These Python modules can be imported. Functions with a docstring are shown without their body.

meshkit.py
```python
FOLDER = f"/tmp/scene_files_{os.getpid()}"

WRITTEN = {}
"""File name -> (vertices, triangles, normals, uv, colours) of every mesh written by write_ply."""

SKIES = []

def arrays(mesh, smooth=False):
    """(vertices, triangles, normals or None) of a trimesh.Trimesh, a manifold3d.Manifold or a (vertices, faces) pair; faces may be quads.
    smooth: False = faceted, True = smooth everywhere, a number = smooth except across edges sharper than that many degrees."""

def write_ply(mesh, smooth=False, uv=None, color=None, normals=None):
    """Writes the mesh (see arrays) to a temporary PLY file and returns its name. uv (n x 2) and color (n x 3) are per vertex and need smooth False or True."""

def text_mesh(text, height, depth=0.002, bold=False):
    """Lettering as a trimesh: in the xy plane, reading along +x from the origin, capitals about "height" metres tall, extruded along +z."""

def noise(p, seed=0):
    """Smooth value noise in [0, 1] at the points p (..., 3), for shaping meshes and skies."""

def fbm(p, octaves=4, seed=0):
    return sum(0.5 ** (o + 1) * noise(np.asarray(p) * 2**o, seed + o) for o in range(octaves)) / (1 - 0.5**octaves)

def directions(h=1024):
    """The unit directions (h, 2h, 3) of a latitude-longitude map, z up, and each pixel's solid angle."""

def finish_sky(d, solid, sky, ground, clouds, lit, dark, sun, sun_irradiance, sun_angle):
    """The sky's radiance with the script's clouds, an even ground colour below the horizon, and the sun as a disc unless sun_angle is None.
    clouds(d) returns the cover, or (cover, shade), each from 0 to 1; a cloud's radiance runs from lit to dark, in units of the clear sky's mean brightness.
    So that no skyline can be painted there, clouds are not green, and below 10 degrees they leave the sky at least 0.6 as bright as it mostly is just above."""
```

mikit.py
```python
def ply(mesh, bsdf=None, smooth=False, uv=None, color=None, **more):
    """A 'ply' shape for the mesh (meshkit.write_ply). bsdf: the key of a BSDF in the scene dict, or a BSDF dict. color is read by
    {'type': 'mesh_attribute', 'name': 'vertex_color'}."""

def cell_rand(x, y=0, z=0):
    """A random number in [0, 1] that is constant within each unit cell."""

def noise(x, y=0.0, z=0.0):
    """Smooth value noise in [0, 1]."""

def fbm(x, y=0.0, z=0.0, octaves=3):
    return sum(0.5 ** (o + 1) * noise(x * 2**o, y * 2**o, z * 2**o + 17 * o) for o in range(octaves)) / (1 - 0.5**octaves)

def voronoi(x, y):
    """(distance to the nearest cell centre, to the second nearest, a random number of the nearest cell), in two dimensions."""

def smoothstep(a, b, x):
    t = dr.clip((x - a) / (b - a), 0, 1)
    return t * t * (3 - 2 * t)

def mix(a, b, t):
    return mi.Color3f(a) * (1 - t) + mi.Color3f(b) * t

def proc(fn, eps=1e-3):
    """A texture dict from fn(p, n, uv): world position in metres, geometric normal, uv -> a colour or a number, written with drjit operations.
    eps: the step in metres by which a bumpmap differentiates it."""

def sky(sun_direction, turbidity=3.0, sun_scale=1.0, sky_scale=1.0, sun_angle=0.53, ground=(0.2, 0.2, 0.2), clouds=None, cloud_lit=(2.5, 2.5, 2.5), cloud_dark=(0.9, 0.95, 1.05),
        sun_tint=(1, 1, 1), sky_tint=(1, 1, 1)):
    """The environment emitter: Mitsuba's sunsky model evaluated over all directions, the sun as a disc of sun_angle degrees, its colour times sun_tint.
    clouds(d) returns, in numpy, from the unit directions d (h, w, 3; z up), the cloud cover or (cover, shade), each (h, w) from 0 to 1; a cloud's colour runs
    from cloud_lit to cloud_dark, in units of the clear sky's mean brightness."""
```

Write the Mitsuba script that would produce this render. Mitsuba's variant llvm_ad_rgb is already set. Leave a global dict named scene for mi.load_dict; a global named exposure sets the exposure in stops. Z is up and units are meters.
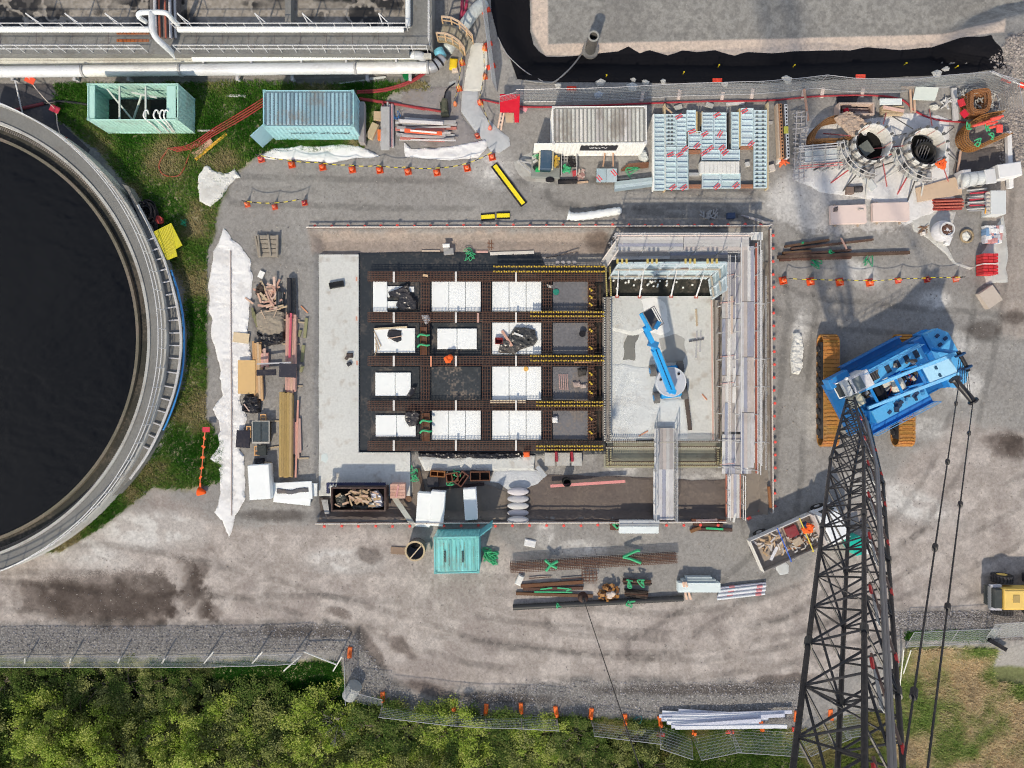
import math, random
import numpy as np
import drjit as dr
import mitsuba as mi
import mikit, meshkit, trimesh
from shapely.geometry import Polygon, Point
from scipy.spatial import Delaunay
from mikit import noise, fbm, voronoi, smoothstep, mix
T = mi.ScalarTransform4f
scene, labels = {}, {}
# camera, daylight, exposure
CAM_H, FOC = 50.0, 711.0
scene['camera'] = {'type': 'perspective', 'fov': 2 * math.degrees(math.atan(512 / FOC)), 'fov_axis': 'x',
				   'near_clip': 0.5, 'far_clip': 1500.0,
				   'to_world': T().look_at(origin=[0, 0, CAM_H], target=[0, 0, 0], up=[0, 1, 0])}
_el, _az = math.radians(42.0), math.radians(17.0)
SUN = [-math.sin(_az) * math.cos(_el), -math.cos(_az) * math.cos(_el), math.sin(_el)]
def cloud_fn(d):
	q = d / np.maximum(d[..., 2:3], 0.08)
	n = meshkit.fbm(np.stack([q[..., 0] * 0.9, q[..., 1] * 0.9, np.zeros(q.shape[:2])], -1), 5, 3)
	return np.clip((n - 0.40) * 5, 0, 1) * 0.95, np.clip((n - 0.6) * 3, 0, 1)
scene['sky'] = mikit.sky(SUN, turbidity=3, clouds=cloud_fn, sun_angle=1.6, sun_scale=0.8, cloud_lit=(4.3, 4.3, 4.35), cloud_dark=(1.9, 1.95, 2.0), sun_tint=(0.93, 1.0, 1.1))
exposure = 1.75
rng = np.random.default_rng(7)
PXM = FOC / CAM_H
def P(px, py, z=0.0):
	"""plan survey: sheet units -> metres on the level z"""
	s = (CAM_H - z) / FOC
	return np.array([(px - 512) * s, (384 - py) * s, z])
def PP(pts, z=0.0):
	return np.array([P(a, b, z) for a, b in pts])
# materials
def unpack(p, n, uv):
	c = dr.floor(uv.x)
	r = dr.floor(c / 4096.0)
	g = dr.floor((c - r * 4096.0) / 64.0)
	b = c - r * 4096.0 - g * 64.0
	base = mi.Color3f(dr.square(r / 63.0), dr.square(g / 63.0), dr.square(b / 63.0))
	big = fbm(p.x * 0.9 + p.z * 0.7, p.y * 0.9 - p.z * 0.4, p.z * 0.9, octaves=3)
	fine = noise(p.x * 9.0, p.y * 9.0, p.z * 9.0)
	k = uv.y * smoothstep(0.46, 0.72, big * 0.75 + fine * 0.25)
	base = base * (1.0 + (fine - 0.5) * (0.04 + 0.32 * uv.y)) * (1.0 + (big - 0.5) * (0.12 + 0.5 * uv.y))
	return mix(base, mi.Color3f(0.17, 0.14, 0.115) * (0.6 + 0.8 * fine), dr.clip(k, 0, 0.85))
_pal = mikit.proc(unpack)
def bsdf(key, rough, metal=0.0, spec=0.4, extra=None):
	scene[key] = {'type': 'twosided', 'b': {'type': 'principled', 'base_color': _pal, 'roughness': rough, 'metallic': metal, 'specular': spec, **(extra or {})}}
bsdf('dull', 0.9, 0, 0.2)
bsdf('paint', 0.42)
bsdf('plastic', 0.3)
bsdf('steel', 0.45, 0.7)
scene['blade'] = {'type': 'principledthin', 'base_color': _pal, 'roughness': 0.7, 'diff_trans': 0.7, 'spec_trans': 0.0}
def code(rgb):
	q = [int(round(63 * math.sqrt(min(max(c, 0), 1)))) for c in rgb]
	return q[0] * 4096 + q[1] * 64 + q[2] + 0.5
def M(rgb, dirt=0.25, kind='dull'):
	return (kind, code(rgb), dirt)
# meshes: (vertices, triangles)
def cat(*ms):
	ms = [m for m in ms if m is not None and len(m[0])]
	off = np.cumsum([0] + [len(m[0]) for m in ms])
	return np.vstack([m[0] for m in ms]), np.vstack([np.asarray(m[1]) + o for m, o in zip(ms, off)])
_BF = np.array([[0, 2, 1], [0, 3, 2], [4, 5, 6], [4, 6, 7], [0, 1, 5], [0, 5, 4], [1, 2, 6], [1, 6, 5], [2, 3, 7], [2, 7, 6], [3, 0, 4], [3, 4, 7]])
def hexa(b, t):
	"""solid from 4 bottom and 4 top corners (counter-clockwise)"""
	return np.vstack([b, t]).astype(float), _BF.copy()
def box(x0, x1, y0, y1, z0, z1):
	c = np.array([[x0, y0], [x1, y0], [x1, y1], [x0, y1]])
	return hexa(np.c_[c, np.full(4, z0)], np.c_[c, np.full(4, z1)])
def rot(m, ang=0.0, at=(0, 0, 0), tilt=0.0):
	"""turn about z (degrees) after tilting about x, then move"""
	a, t = math.radians(ang), math.radians(tilt)
	v = m[0]
	if tilt:
		v = np.c_[v[:, 0], v[:, 1] * math.cos(t) - v[:, 2] * math.sin(t), v[:, 1] * math.sin(t) + v[:, 2] * math.cos(t)]
	v = np.c_[v[:, 0] * math.cos(a) - v[:, 1] * math.sin(a), v[:, 0] * math.sin(a) + v[:, 1] * math.cos(a), v[:, 2]]
	return v + np.asarray(at, float), m[1]
def cbox(w, d, h, c=0.0):
	"""box on z=0 centred in plan, with a chamfer c round its top"""
	if c <= 0:
		return box(-w / 2, w / 2, -d / 2, d / 2, 0, h)
	a = box(-w / 2, w / 2, -d / 2, d / 2, 0, h - c)
	q = np.array([[-w / 2, -d / 2], [w / 2, -d / 2], [w / 2, d / 2], [-w / 2, d / 2]])
	s = np.array([[-1, -1], [1, -1], [1, 1], [-1, 1]]) * c
	return cat(a, hexa(np.c_[q, np.full(4, h - c + 0.001)], np.c_[q - s, np.full(4, h)]))
def bar(p, q, w, h=None, up=(0, 0, 1)):
	"""rectangular bar between two points"""
	p, q = np.asarray(p, float), np.asarray(q, float)
	h = w if h is None else h
	d = q - p
	d = d / (np.linalg.norm(d) + 1e-9)
	u = np.asarray(up, float)
	if abs(d @ u) > 0.98:
		u = np.array([1.0, 0, 0])
	s = np.cross(d, u)
	s /= np.linalg.norm(s)
	t = np.cross(s, d)
	c = np.array([s * a * w / 2 + t * b * h / 2 for a, b in ((-1, -1), (1, -1), (1, 1), (-1, 1))])
	return hexa(p + c, q + c)
def tube(pts, r, n=8, cap=True):
	p = np.asarray(pts, float)
	t = np.gradient(p, axis=0)
	t /= np.linalg.norm(t, axis=1, keepdims=True) + 1e-12
	a = np.cross(t, np.where(np.abs(t[:, 2:]) < 0.9, [0, 0, 1.0], [1.0, 0, 0]))
	a /= np.linalg.norm(a, axis=1, keepdims=True) + 1e-12
	b = np.cross(t, a)
	ang = np.arange(n) * 2 * np.pi / n + np.pi / n
	r = np.broadcast_to(r, (len(p),))[:, None, None]
	v = (p[:, None] + r * (np.cos(ang)[None, :, None] * a[:, None] + np.sin(ang)[None, :, None] * b[:, None])).reshape(-1, 3)
	i, j = np.meshgrid(np.arange(len(p) - 1), np.arange(n), indexing='ij')
	q = np.stack([i * n + j, i * n + (j + 1) % n, (i + 1) * n + (j + 1) % n, (i + 1) * n + j], -1).reshape(-1, 4)
	f = np.vstack([q[:, [0, 1, 2]], q[:, [0, 2, 3]]])
	if cap:
		k = np.arange(1, n - 1)
		z = np.zeros_like(k)
		e = (len(p) - 1) * n
		f = np.vstack([f, np.c_[z, k + 1, k], np.c_[z + e, k + e, k + 1 + e]])
	return v, f
def rod(p, q, r, n=6):
	return tube([p, q], r, n)
def spline(pts, n=40):
	"""smooth path through points"""
	p = np.asarray(pts, float)
	t = np.linspace(0, len(p) - 1, n)
	i = np.clip(t.astype(int), 0, len(p) - 2)
	u = (t - i)[:, None]
	g = np.vstack([2 * p[0] - p[1], p, 2 * p[-1] - p[-2]])
	a, b, c, d = g[i], g[i + 1], g[i + 2], g[i + 3]
	return 0.5 * (2 * b + (c - a) * u + (2 * a - 5 * b + 4 * c - d) * u ** 2 + (3 * b - a - 3 * c + d) * u ** 3)
def prism(poly, z0, z1):
	"""upright solid over a plan polygon (n x 2, metres)"""
	g = Polygon(np.asarray(poly)[:, :2]).buffer(0)
	if g.geom_type != 'Polygon':
		g = max(g.geoms, key=lambda a: a.area)
	m = trimesh.creation.extrude_polygon(g, z1 - z0, engine='earcut')
	return np.asarray(m.vertices) + [0, 0, z0], np.asarray(m.faces)
def ring(c, r0, r1, z0, z1, a0=0, a1=360, n=96):
	"""annular solid sector"""
	a = np.radians(np.linspace(a0, a1, n))
	v = np.vstack([np.c_[c[0] + r * np.cos(a), c[1] + r * np.sin(a), np.full(n, z)] for r, z in ((r0, z0), (r1, z0), (r1, z1), (r0, z1))])
	f = []
	for k in range(4):
		s, e = k * n, ((k + 1) % 4) * n
		i = np.arange(n - 1)
		f += [np.c_[s + i, s + i + 1, e + i + 1], np.c_[s + i, e + i + 1, e + i]]
	f = np.vstack(f)
	if abs(a1 - a0) < 359.9:
		f = np.vstack([f, [[0, n, 2 * n], [0, 2 * n, 3 * n], [n - 1, 3 * n - 1, 2 * n - 1], [n - 1, 4 * n - 1, 3 * n - 1]]])
	return v, f
def disc(c, r, z, n=48):
	a = np.arange(n) * 2 * np.pi / n
	v = np.vstack([[c[0], c[1], z], np.c_[c[0] + r * np.cos(a), c[1] + r * np.sin(a), np.full(n, z)]])
	i = np.arange(n)
	return v, np.c_[np.zeros(n, int), 1 + i, 1 + (i + 1) % n]
def cyl(c, r, z0, z1, n=20, r1=None):
	r1 = r if r1 is None else r1
	return tube([[c[0], c[1], z0], [c[0], c[1], z1]], [r, r1], n)
def sphere(c, r, sub=1):
	m = trimesh.creation.icosphere(sub)
	return np.asarray(m.vertices) * r + np.asarray(c), np.asarray(m.faces)
def inside(poly, pts):
	"""vectorised point in polygon"""
	x, y = pts[:, 0], pts[:, 1]
	r = np.zeros(len(pts), bool)
	p = np.asarray(poly)[:, :2]
	for (ax, ay), (bx, by) in zip(p, np.roll(p, -1, 0)):
		r ^= ((ay > y) != (by > y)) & (x < (bx - ax) * (y - ay) / (by - ay + 1e-12) + ax)
	return r
def sheet(poly, zf, res=0.15, amp=0.05, freq=1.5, seed=0, jag=0.0, thick=0.03):
	"""wrinkled cloth or soil lying on the level function zf inside a plan polygon, with a turned-down rim"""
	poly = np.asarray(poly, float)[:, :2]
	if jag:
		d = []
		for a, b in zip(poly, np.roll(poly, -1, 0)):
			n = max(2, int(np.linalg.norm(b - a) / (res * 2)))
			d += [a + (b - a) * k / n for k in range(n)]
		d = np.array(d)
		nn = np.c_[meshkit.fbm(np.c_[d * 1.1, np.zeros(len(d))], 3, seed), meshkit.fbm(np.c_[d * 1.1, np.ones(len(d)) * 9], 3, seed + 5)] - 0.5
		poly = d + nn * 2 * jag
	rim = []
	for a, b in zip(poly, np.roll(poly, -1, 0)):
		n = max(1, int(np.linalg.norm(b - a) / res))
		rim += [a + (b - a) * k / n for k in range(n)]
	rim = np.array(rim)
	lo, hi = poly.min(0), poly.max(0)
	gx, gy = np.meshgrid(np.arange(lo[0], hi[0], res), np.arange(lo[1], hi[1], res))
	g = np.c_[gx.ravel(), gy.ravel()]
	g = g + (np.random.default_rng(seed).random(g.shape) - 0.5) * res * 0.5
	g = g[inside(poly, g)]
	from scipy.spatial import cKDTree
	if len(g):
		g = g[cKDTree(rim).query(g)[0] > res * 0.5]
	p = np.vstack([rim, g])
	f = Delaunay(p).simplices
	f = f[inside(poly, p[f].mean(1))]
	q = np.c_[p * freq, np.full(len(p), seed * 3.7)]
	rid = 1 - np.abs(2 * meshkit.fbm(q * [1.0, 1.6, 1], 4, seed) - 1)
	z = zf(p) + thick + amp * (rid - 0.5)
	z[: len(rim)] = zf(rim) + thick * 0.5
	a, b, c = p[f[:, 0]], p[f[:, 1]], p[f[:, 2]]
	flip = (b[:, 0] - a[:, 0]) * (c[:, 1] - a[:, 1]) - (b[:, 1] - a[:, 1]) * (c[:, 0] - a[:, 0]) < 0
	f[flip] = f[flip][:, ::-1]
	n = len(rim)
	low = np.c_[rim, zf(rim) - 0.04]
	v = np.vstack([np.c_[p, z], low])
	i = np.arange(n)
	s = np.vstack([np.c_[i, len(p) + i, (i + 1) % n], np.c_[(i + 1) % n, len(p) + i, len(p) + (i + 1) % n]])
	return v, np.vstack([f, s])
# naming
_count = {}
def numbered(name):
	n = _count.get(name, 0)
	_count[name] = n + 1
	return name if n == 0 else f'{name}_{n:03d}'
def shape(mesh, m, smooth=False):
	v, f = mesh
	if isinstance(m, str):
		return mikit.ply((v, f), m, smooth)
	uv = np.tile([m[1], m[2]], (len(v), 1))
	return mikit.ply((v, f), m[0], smooth, uv=uv)
def thing(name, label, cat_, group=None, mesh=None, m=None, smooth=False, kind=None):
	key = numbered(name)
	e = {'label': label, 'category': cat_}
	if group:
		e['group'] = group
	if kind:
		e['kind'] = kind
	labels[key] = e
	if mesh is not None:
		scene[key] = shape(mesh, m, smooth)
	return key
def part(root, name, mesh, m, smooth=False, label=None, stuff=False):
	key = numbered(f'{root}__{name}')
	scene[key] = shape(mesh, m, smooth)
	e = {}
	if label:
		e['label'] = label
	if stuff:
		e['kind'] = 'stuff'
	if e:
		labels[key] = e
	return key
def struct(name, mesh, m, label, smooth=False):
	key = numbered(name)
	scene[key] = shape(mesh, m, smooth)
	labels[key] = {'label': label, 'category': name.split('_')[-1], 'kind': 'structure'}
	return key
WHITE, OFFW = (0.78, 0.78, 0.76), (0.6, 0.6, 0.57)
ORANGE, RED, YEL = (0.85, 0.13, 0.03), (0.55, 0.035, 0.04), (0.78, 0.6, 0.02)
RUST, DRUST = (0.16, 0.075, 0.04), (0.085, 0.045, 0.03)
BLACK, DGREY, GREY = (0.018, 0.018, 0.02), (0.07, 0.07, 0.075), (0.3, 0.3, 0.3)
WOOD, PINKWOOD, OLDWOOD = (0.55, 0.38, 0.22), (0.55, 0.3, 0.24), (0.3, 0.24, 0.15)
PANEL = (0.46, 0.56, 0.6)
GALV = (0.5, 0.52, 0.53)
GREEN = (0.07, 0.42, 0.2)
# the lie of the land
LAGOON = PP([(488, -250), (490, 10), (497, 36), (510, 60), (516, 80), (640, 83), (760, 84), (900, 78), (1003, 72), (985, 58), (968, 46), (985, 33), (1010, 22), (1400, -60), (1400, -250)])
EXC = (P(314, 519)[0], P(768, 519)[0], P(0, 519)[1], P(0, 231)[1])
EXC_Z = -0.55
def seg_dist(pts, a, b):
	d = b - a
	t = np.clip(((pts - a) @ d) / (d @ d), 0, 1)
	return np.linalg.norm(pts - a - t[:, None] * d, axis=1)
def poly_sd(pts, poly):
	"""distance inside (+) or outside (-) a polygon"""
	p = np.asarray(poly)[:, :2]
	d = np.min([seg_dist(pts, a, b) for a, b in zip(p, np.roll(p, -1, 0))], axis=0)
	return np.where(inside(p, pts), d, -d)
def sstep(a, b, x):
	t = np.clip((x - a) / (b - a), 0, 1)
	return t * t * (3 - 2 * t)
BERM = [(-3000, 660), (345, 656), (362, 690), (400, 708), (560, 716), (800, 722), (905, 640), (1000, 636), (4000, 640)]
BERM_M = np.vstack([PP(BERM)[:, :2], [[400, -400], [-400, -400]]])
def ground_z(p):
	p = np.asarray(p, float)
	x, y = p[:, 0], p[:, 1]
	q = np.c_[x, y, np.zeros(len(p))]
	z = 0.10 * (meshkit.fbm(q * 0.45, 3, 1) - 0.5) + 0.05 * (meshkit.fbm(q * 2.2, 3, 2) - 0.5)
	lag = poly_sd(p, LAGOON[:, :2])
	z = z - 1.7 * sstep(0.0, 2.0, lag)
	dx = np.minimum(x - EXC[0], EXC[1] - x)
	dy = np.minimum(y - EXC[2], EXC[3] - y)
	z = z + EXC_Z * sstep(0.0, 0.55, np.minimum(dx, dy))
	for cx, cy, rx, ry, h in ((1010, 55, 42, 26, 0.9), (275, 315, 22, 20, 0.35), (935, 205, 20, 10, 0.12)):
		c = P(cx, cy)
		e = ((x - c[0]) / rx * PXM) ** 2 + ((y - c[1]) / ry * PXM) ** 2
		z = z + h * np.exp(-e * 1.2) * (0.7 + 0.6 * meshkit.fbm(q * 1.5, 3, 4))
	z = z - 1.7 * sstep(0.2, 3.5, poly_sd(p, BERM_M))
	return z
def gz(x, y):
	return float(ground_z(np.array([[x, y]]))[0])
def G(px, py, up=0.0):
	"""point on the ground"""
	a = P(px, py)
	a = P(px, py, gz(a[0], a[1]))
	return a + [0, 0, up]
def axis(lo, hi, step, far):
	mid = np.arange(lo, hi + step / 2, step)
	out = np.cumsum(np.geomspace(step * 1.3, far / 5, 22))
	return np.r_[(lo - out)[::-1], mid, hi + out]
gx, gy = axis(-39, 39, 0.2, 260), axis(-30, 30, 0.2, 260)
X, Y = np.meshgrid(gx, gy)
flat = np.c_[X.ravel(), Y.ravel()]
vz = ground_z(flat)
nx, ny = len(gx), len(gy)
i, j = np.meshgrid(np.arange(ny - 1), np.arange(nx - 1), indexing='ij')
a = (i * nx + j).ravel()
gf = np.vstack([np.c_[a, a + 1, a + nx + 1], np.c_[a, a + nx + 1, a + nx]])
def MPD(pts):
	return [(float(q[0]), float(q[1])) for q in PP(pts, -1.65)]
def MP(pts):
	return [(float(q[0]), float(q[1])) for q in PP(pts)]
Z_TAN = MP([(-600, 505), (110, 520), (150, 485), (230, 525), (330, 525), (480, 535), (560, 588), (680, 600), (745, 600), (800, 575), (830, 530), (900, 470), (960, 430), (1300, 400), (1300, 640), (905, 640), (800, 690), (600, 690), (420, 690), (350, 645), (-600, 640)])
Z_TANR = MP([(985, 90), (1400, 90), (1400, 420), (1000, 330), (985, 240)])
Z_EXC = MP([(308, 231), (608, 231), (608, 254), (312, 254)])
Z_STRIP = MP([(-600, 622), (180, 626), (340, 622), (362, 640), (390, 682), (430, 700), (560, 680), (700, 682), (800, 680), (800, 722), (560, 714), (400, 704), (360, 690), (342, 652), (-600, 655)])
Z_STRIP2 = MP([(895, 612), (1400, 606), (1400, 642), (895, 640)])
Z_GRASS = MP([(55, 84), (262, 82), (300, 84), (425, 82), (432, 92), (392, 92), (362, 150), (262, 152), (232, 176), (218, 208), (214, 238), (207, 250), (206, 420), (224, 442), (222, 482), (190, 488), (152, 488), (105, 525), (60, 552), (40, 552), (110, 495), (160, 440), (186, 360), (184, 290), (150, 212), (100, 152), (56, 118)])
Z_GRASS2 = MP([(905, 646), (1000, 648), (1008, 676), (1400, 690), (1400, 1000), (-600, 1000), (-600, 658), (340, 660), (348, 700), (400, 712), (560, 716), (700, 722), (800, 730), (850, 740), (905, 720)])
Z_LEDGE = MPD([(530, -250), (532, 30), (545, 55), (640, 58), (800, 56), (985, 46), (990, 30), (985, 33), (760, 39), (548, 44), (547, -250)])
Z_BED = MPD([(547, -250), (548, 43), (760, 38), (920, 35), (985, 27), (1400, -60), (1400, -250)])
Z_CONC = MP([(802, 120), (895, 116), (952, 122), (956, 190), (905, 232), (800, 228), (770, 205), (792, 175)])
def sdf(x, y, poly):
	"""signed distance to a plan polygon, negative inside"""
	d, s = mi.Float(1e9), mi.Float(1)
	for (ax, ay), (bx, by) in zip(poly, poly[1:] + poly[:1]):
		ex, ey, wx, wy = bx - ax, by - ay, x - ax, y - ay
		t = dr.clip((wx * ex + wy * ey) / (ex * ex + ey * ey), 0, 1)
		d = dr.minimum(d, dr.square(wx - ex * t) + dr.square(wy - ey * t))
		c1, c2, c3 = y >= ay, y < by, ex * wy > ey * wx
		s = dr.select((c1 & c2 & c3) | (~c1 & ~c2 & ~c3), -s, s)
	return s * dr.sqrt(d)
CHALK = [(490, 170, 26, 22, 0), (785, 200, 26, 22, 0), (860, 272, 26, 14, 30), (955, 345, 22, 14, 0), (808, 420, 10, 26, 0), (925, 427, 26, 12, 10), (800, 330, 9, 24, 10), (545, 175, 22, 14, 0),
		 (580, 548, 26, 9, 0), (345, 560, 40, 14, 0), (60, 545, 70, 18, 15), (150, 530, 60, 20, 0), (545, 535, 10, 14, 0), (715, 500, 10, 8, 0), (640, 512, 60, 5, 0), (900, 500, 60, 18, 20), (965, 385, 24, 16, 0), (560, 458, 40, 8, 0),
		 (700, 476, 36, 6, 0), (625, 470, 20, 8, 0), (935, 300, 18, 12, 0)]
DAMP = [(100, 598, 78, 17, 0), (60, 603, 50, 16, 0), (140, 604, 50, 17, 0), (195, 585, 9, 36, 22), (430, 690, 44, 8, 14), (500, 698, 70, 6, 2), (210, 612, 14, 10, 0), (300, 632, 60, 8, 0), (565, 500, 70, 20, 0), (500, 505, 50, 20, 0), (690, 498, 46, 20, 0), (280, 515, 40, 7, 0), (340, 612, 14, 6, 20), (400, 645, 20, 8, 40), (372, 650, 8, 26, -35), (690, 690, 110, 6, 0),
		(1006, 444, 22, 14, 0), (100, 600, 66, 20, 0), (1014, 318, 18, 9, 0), (985, 330, 22, 10, 0), (370, 555, 14, 8, 20), (780, 680, 40, 6, -5), (960, 616, 60, 5, 0), (640, 262, 30, 8, 0), (700, 243, 60, 8, 0), (270, 320, 22, 25, 0), (30, 590, 16, 10, 0), (745, 380, 9, 130, 0), (600, 240, 18, 12, 0)]
Z_DAMP = [MP(q) for q in ([(28, 590), (45, 580), (70, 581), (100, 573), (150, 575), (172, 588), (176, 610), (164, 626), (120, 626), (100, 629), (66, 624), (40, 606)], [(178, 562), (190, 561), (206, 588), (215, 618), (203, 624), (195, 602), (184, 582)], [(1000, 434), (1060, 432), (1060, 461), (1012, 462), (999, 452)])]
TRACKS = [[(float(q[0]), float(q[1])) for q in spline(PP(t), 14)] for t in (
	[(-40, 590), (150, 610), (350, 610), (560, 640), (760, 640), (900, 560), (1060, 470)], [(-40, 560), (120, 560), (300, 600), (520, 660), (740, 660), (930, 600), (1060, 540)],
	[(560, 620), (700, 625), (840, 580), (940, 480), (985, 330), (1000, 180)], [(240, 190), (420, 195), (600, 195), (740, 200), (800, 270), (790, 420), (770, 560), (640, 650)],
	[(560, 190), (720, 215), (780, 300), (900, 320), (1040, 330)])]
def stains(x, y, wob, lst):
	k = mi.Float(0)
	for cx, cy, rx, ry, t in lst:
		c = [float(q) for q in P(cx, cy)]
		ca, sa = math.cos(math.radians(t)), math.sin(math.radians(t))
		u, v = (x - c[0]) * ca - (y - c[1]) * sa, (x - c[0]) * sa + (y - c[1]) * ca
		e = dr.sqrt(dr.square(u * (PXM / rx)) + dr.square(v * (PXM / ry)))
		k = dr.maximum(k, 1 - smoothstep(0.55, 1.25, e + (wob - 0.5) * 1.15))
	return k
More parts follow.
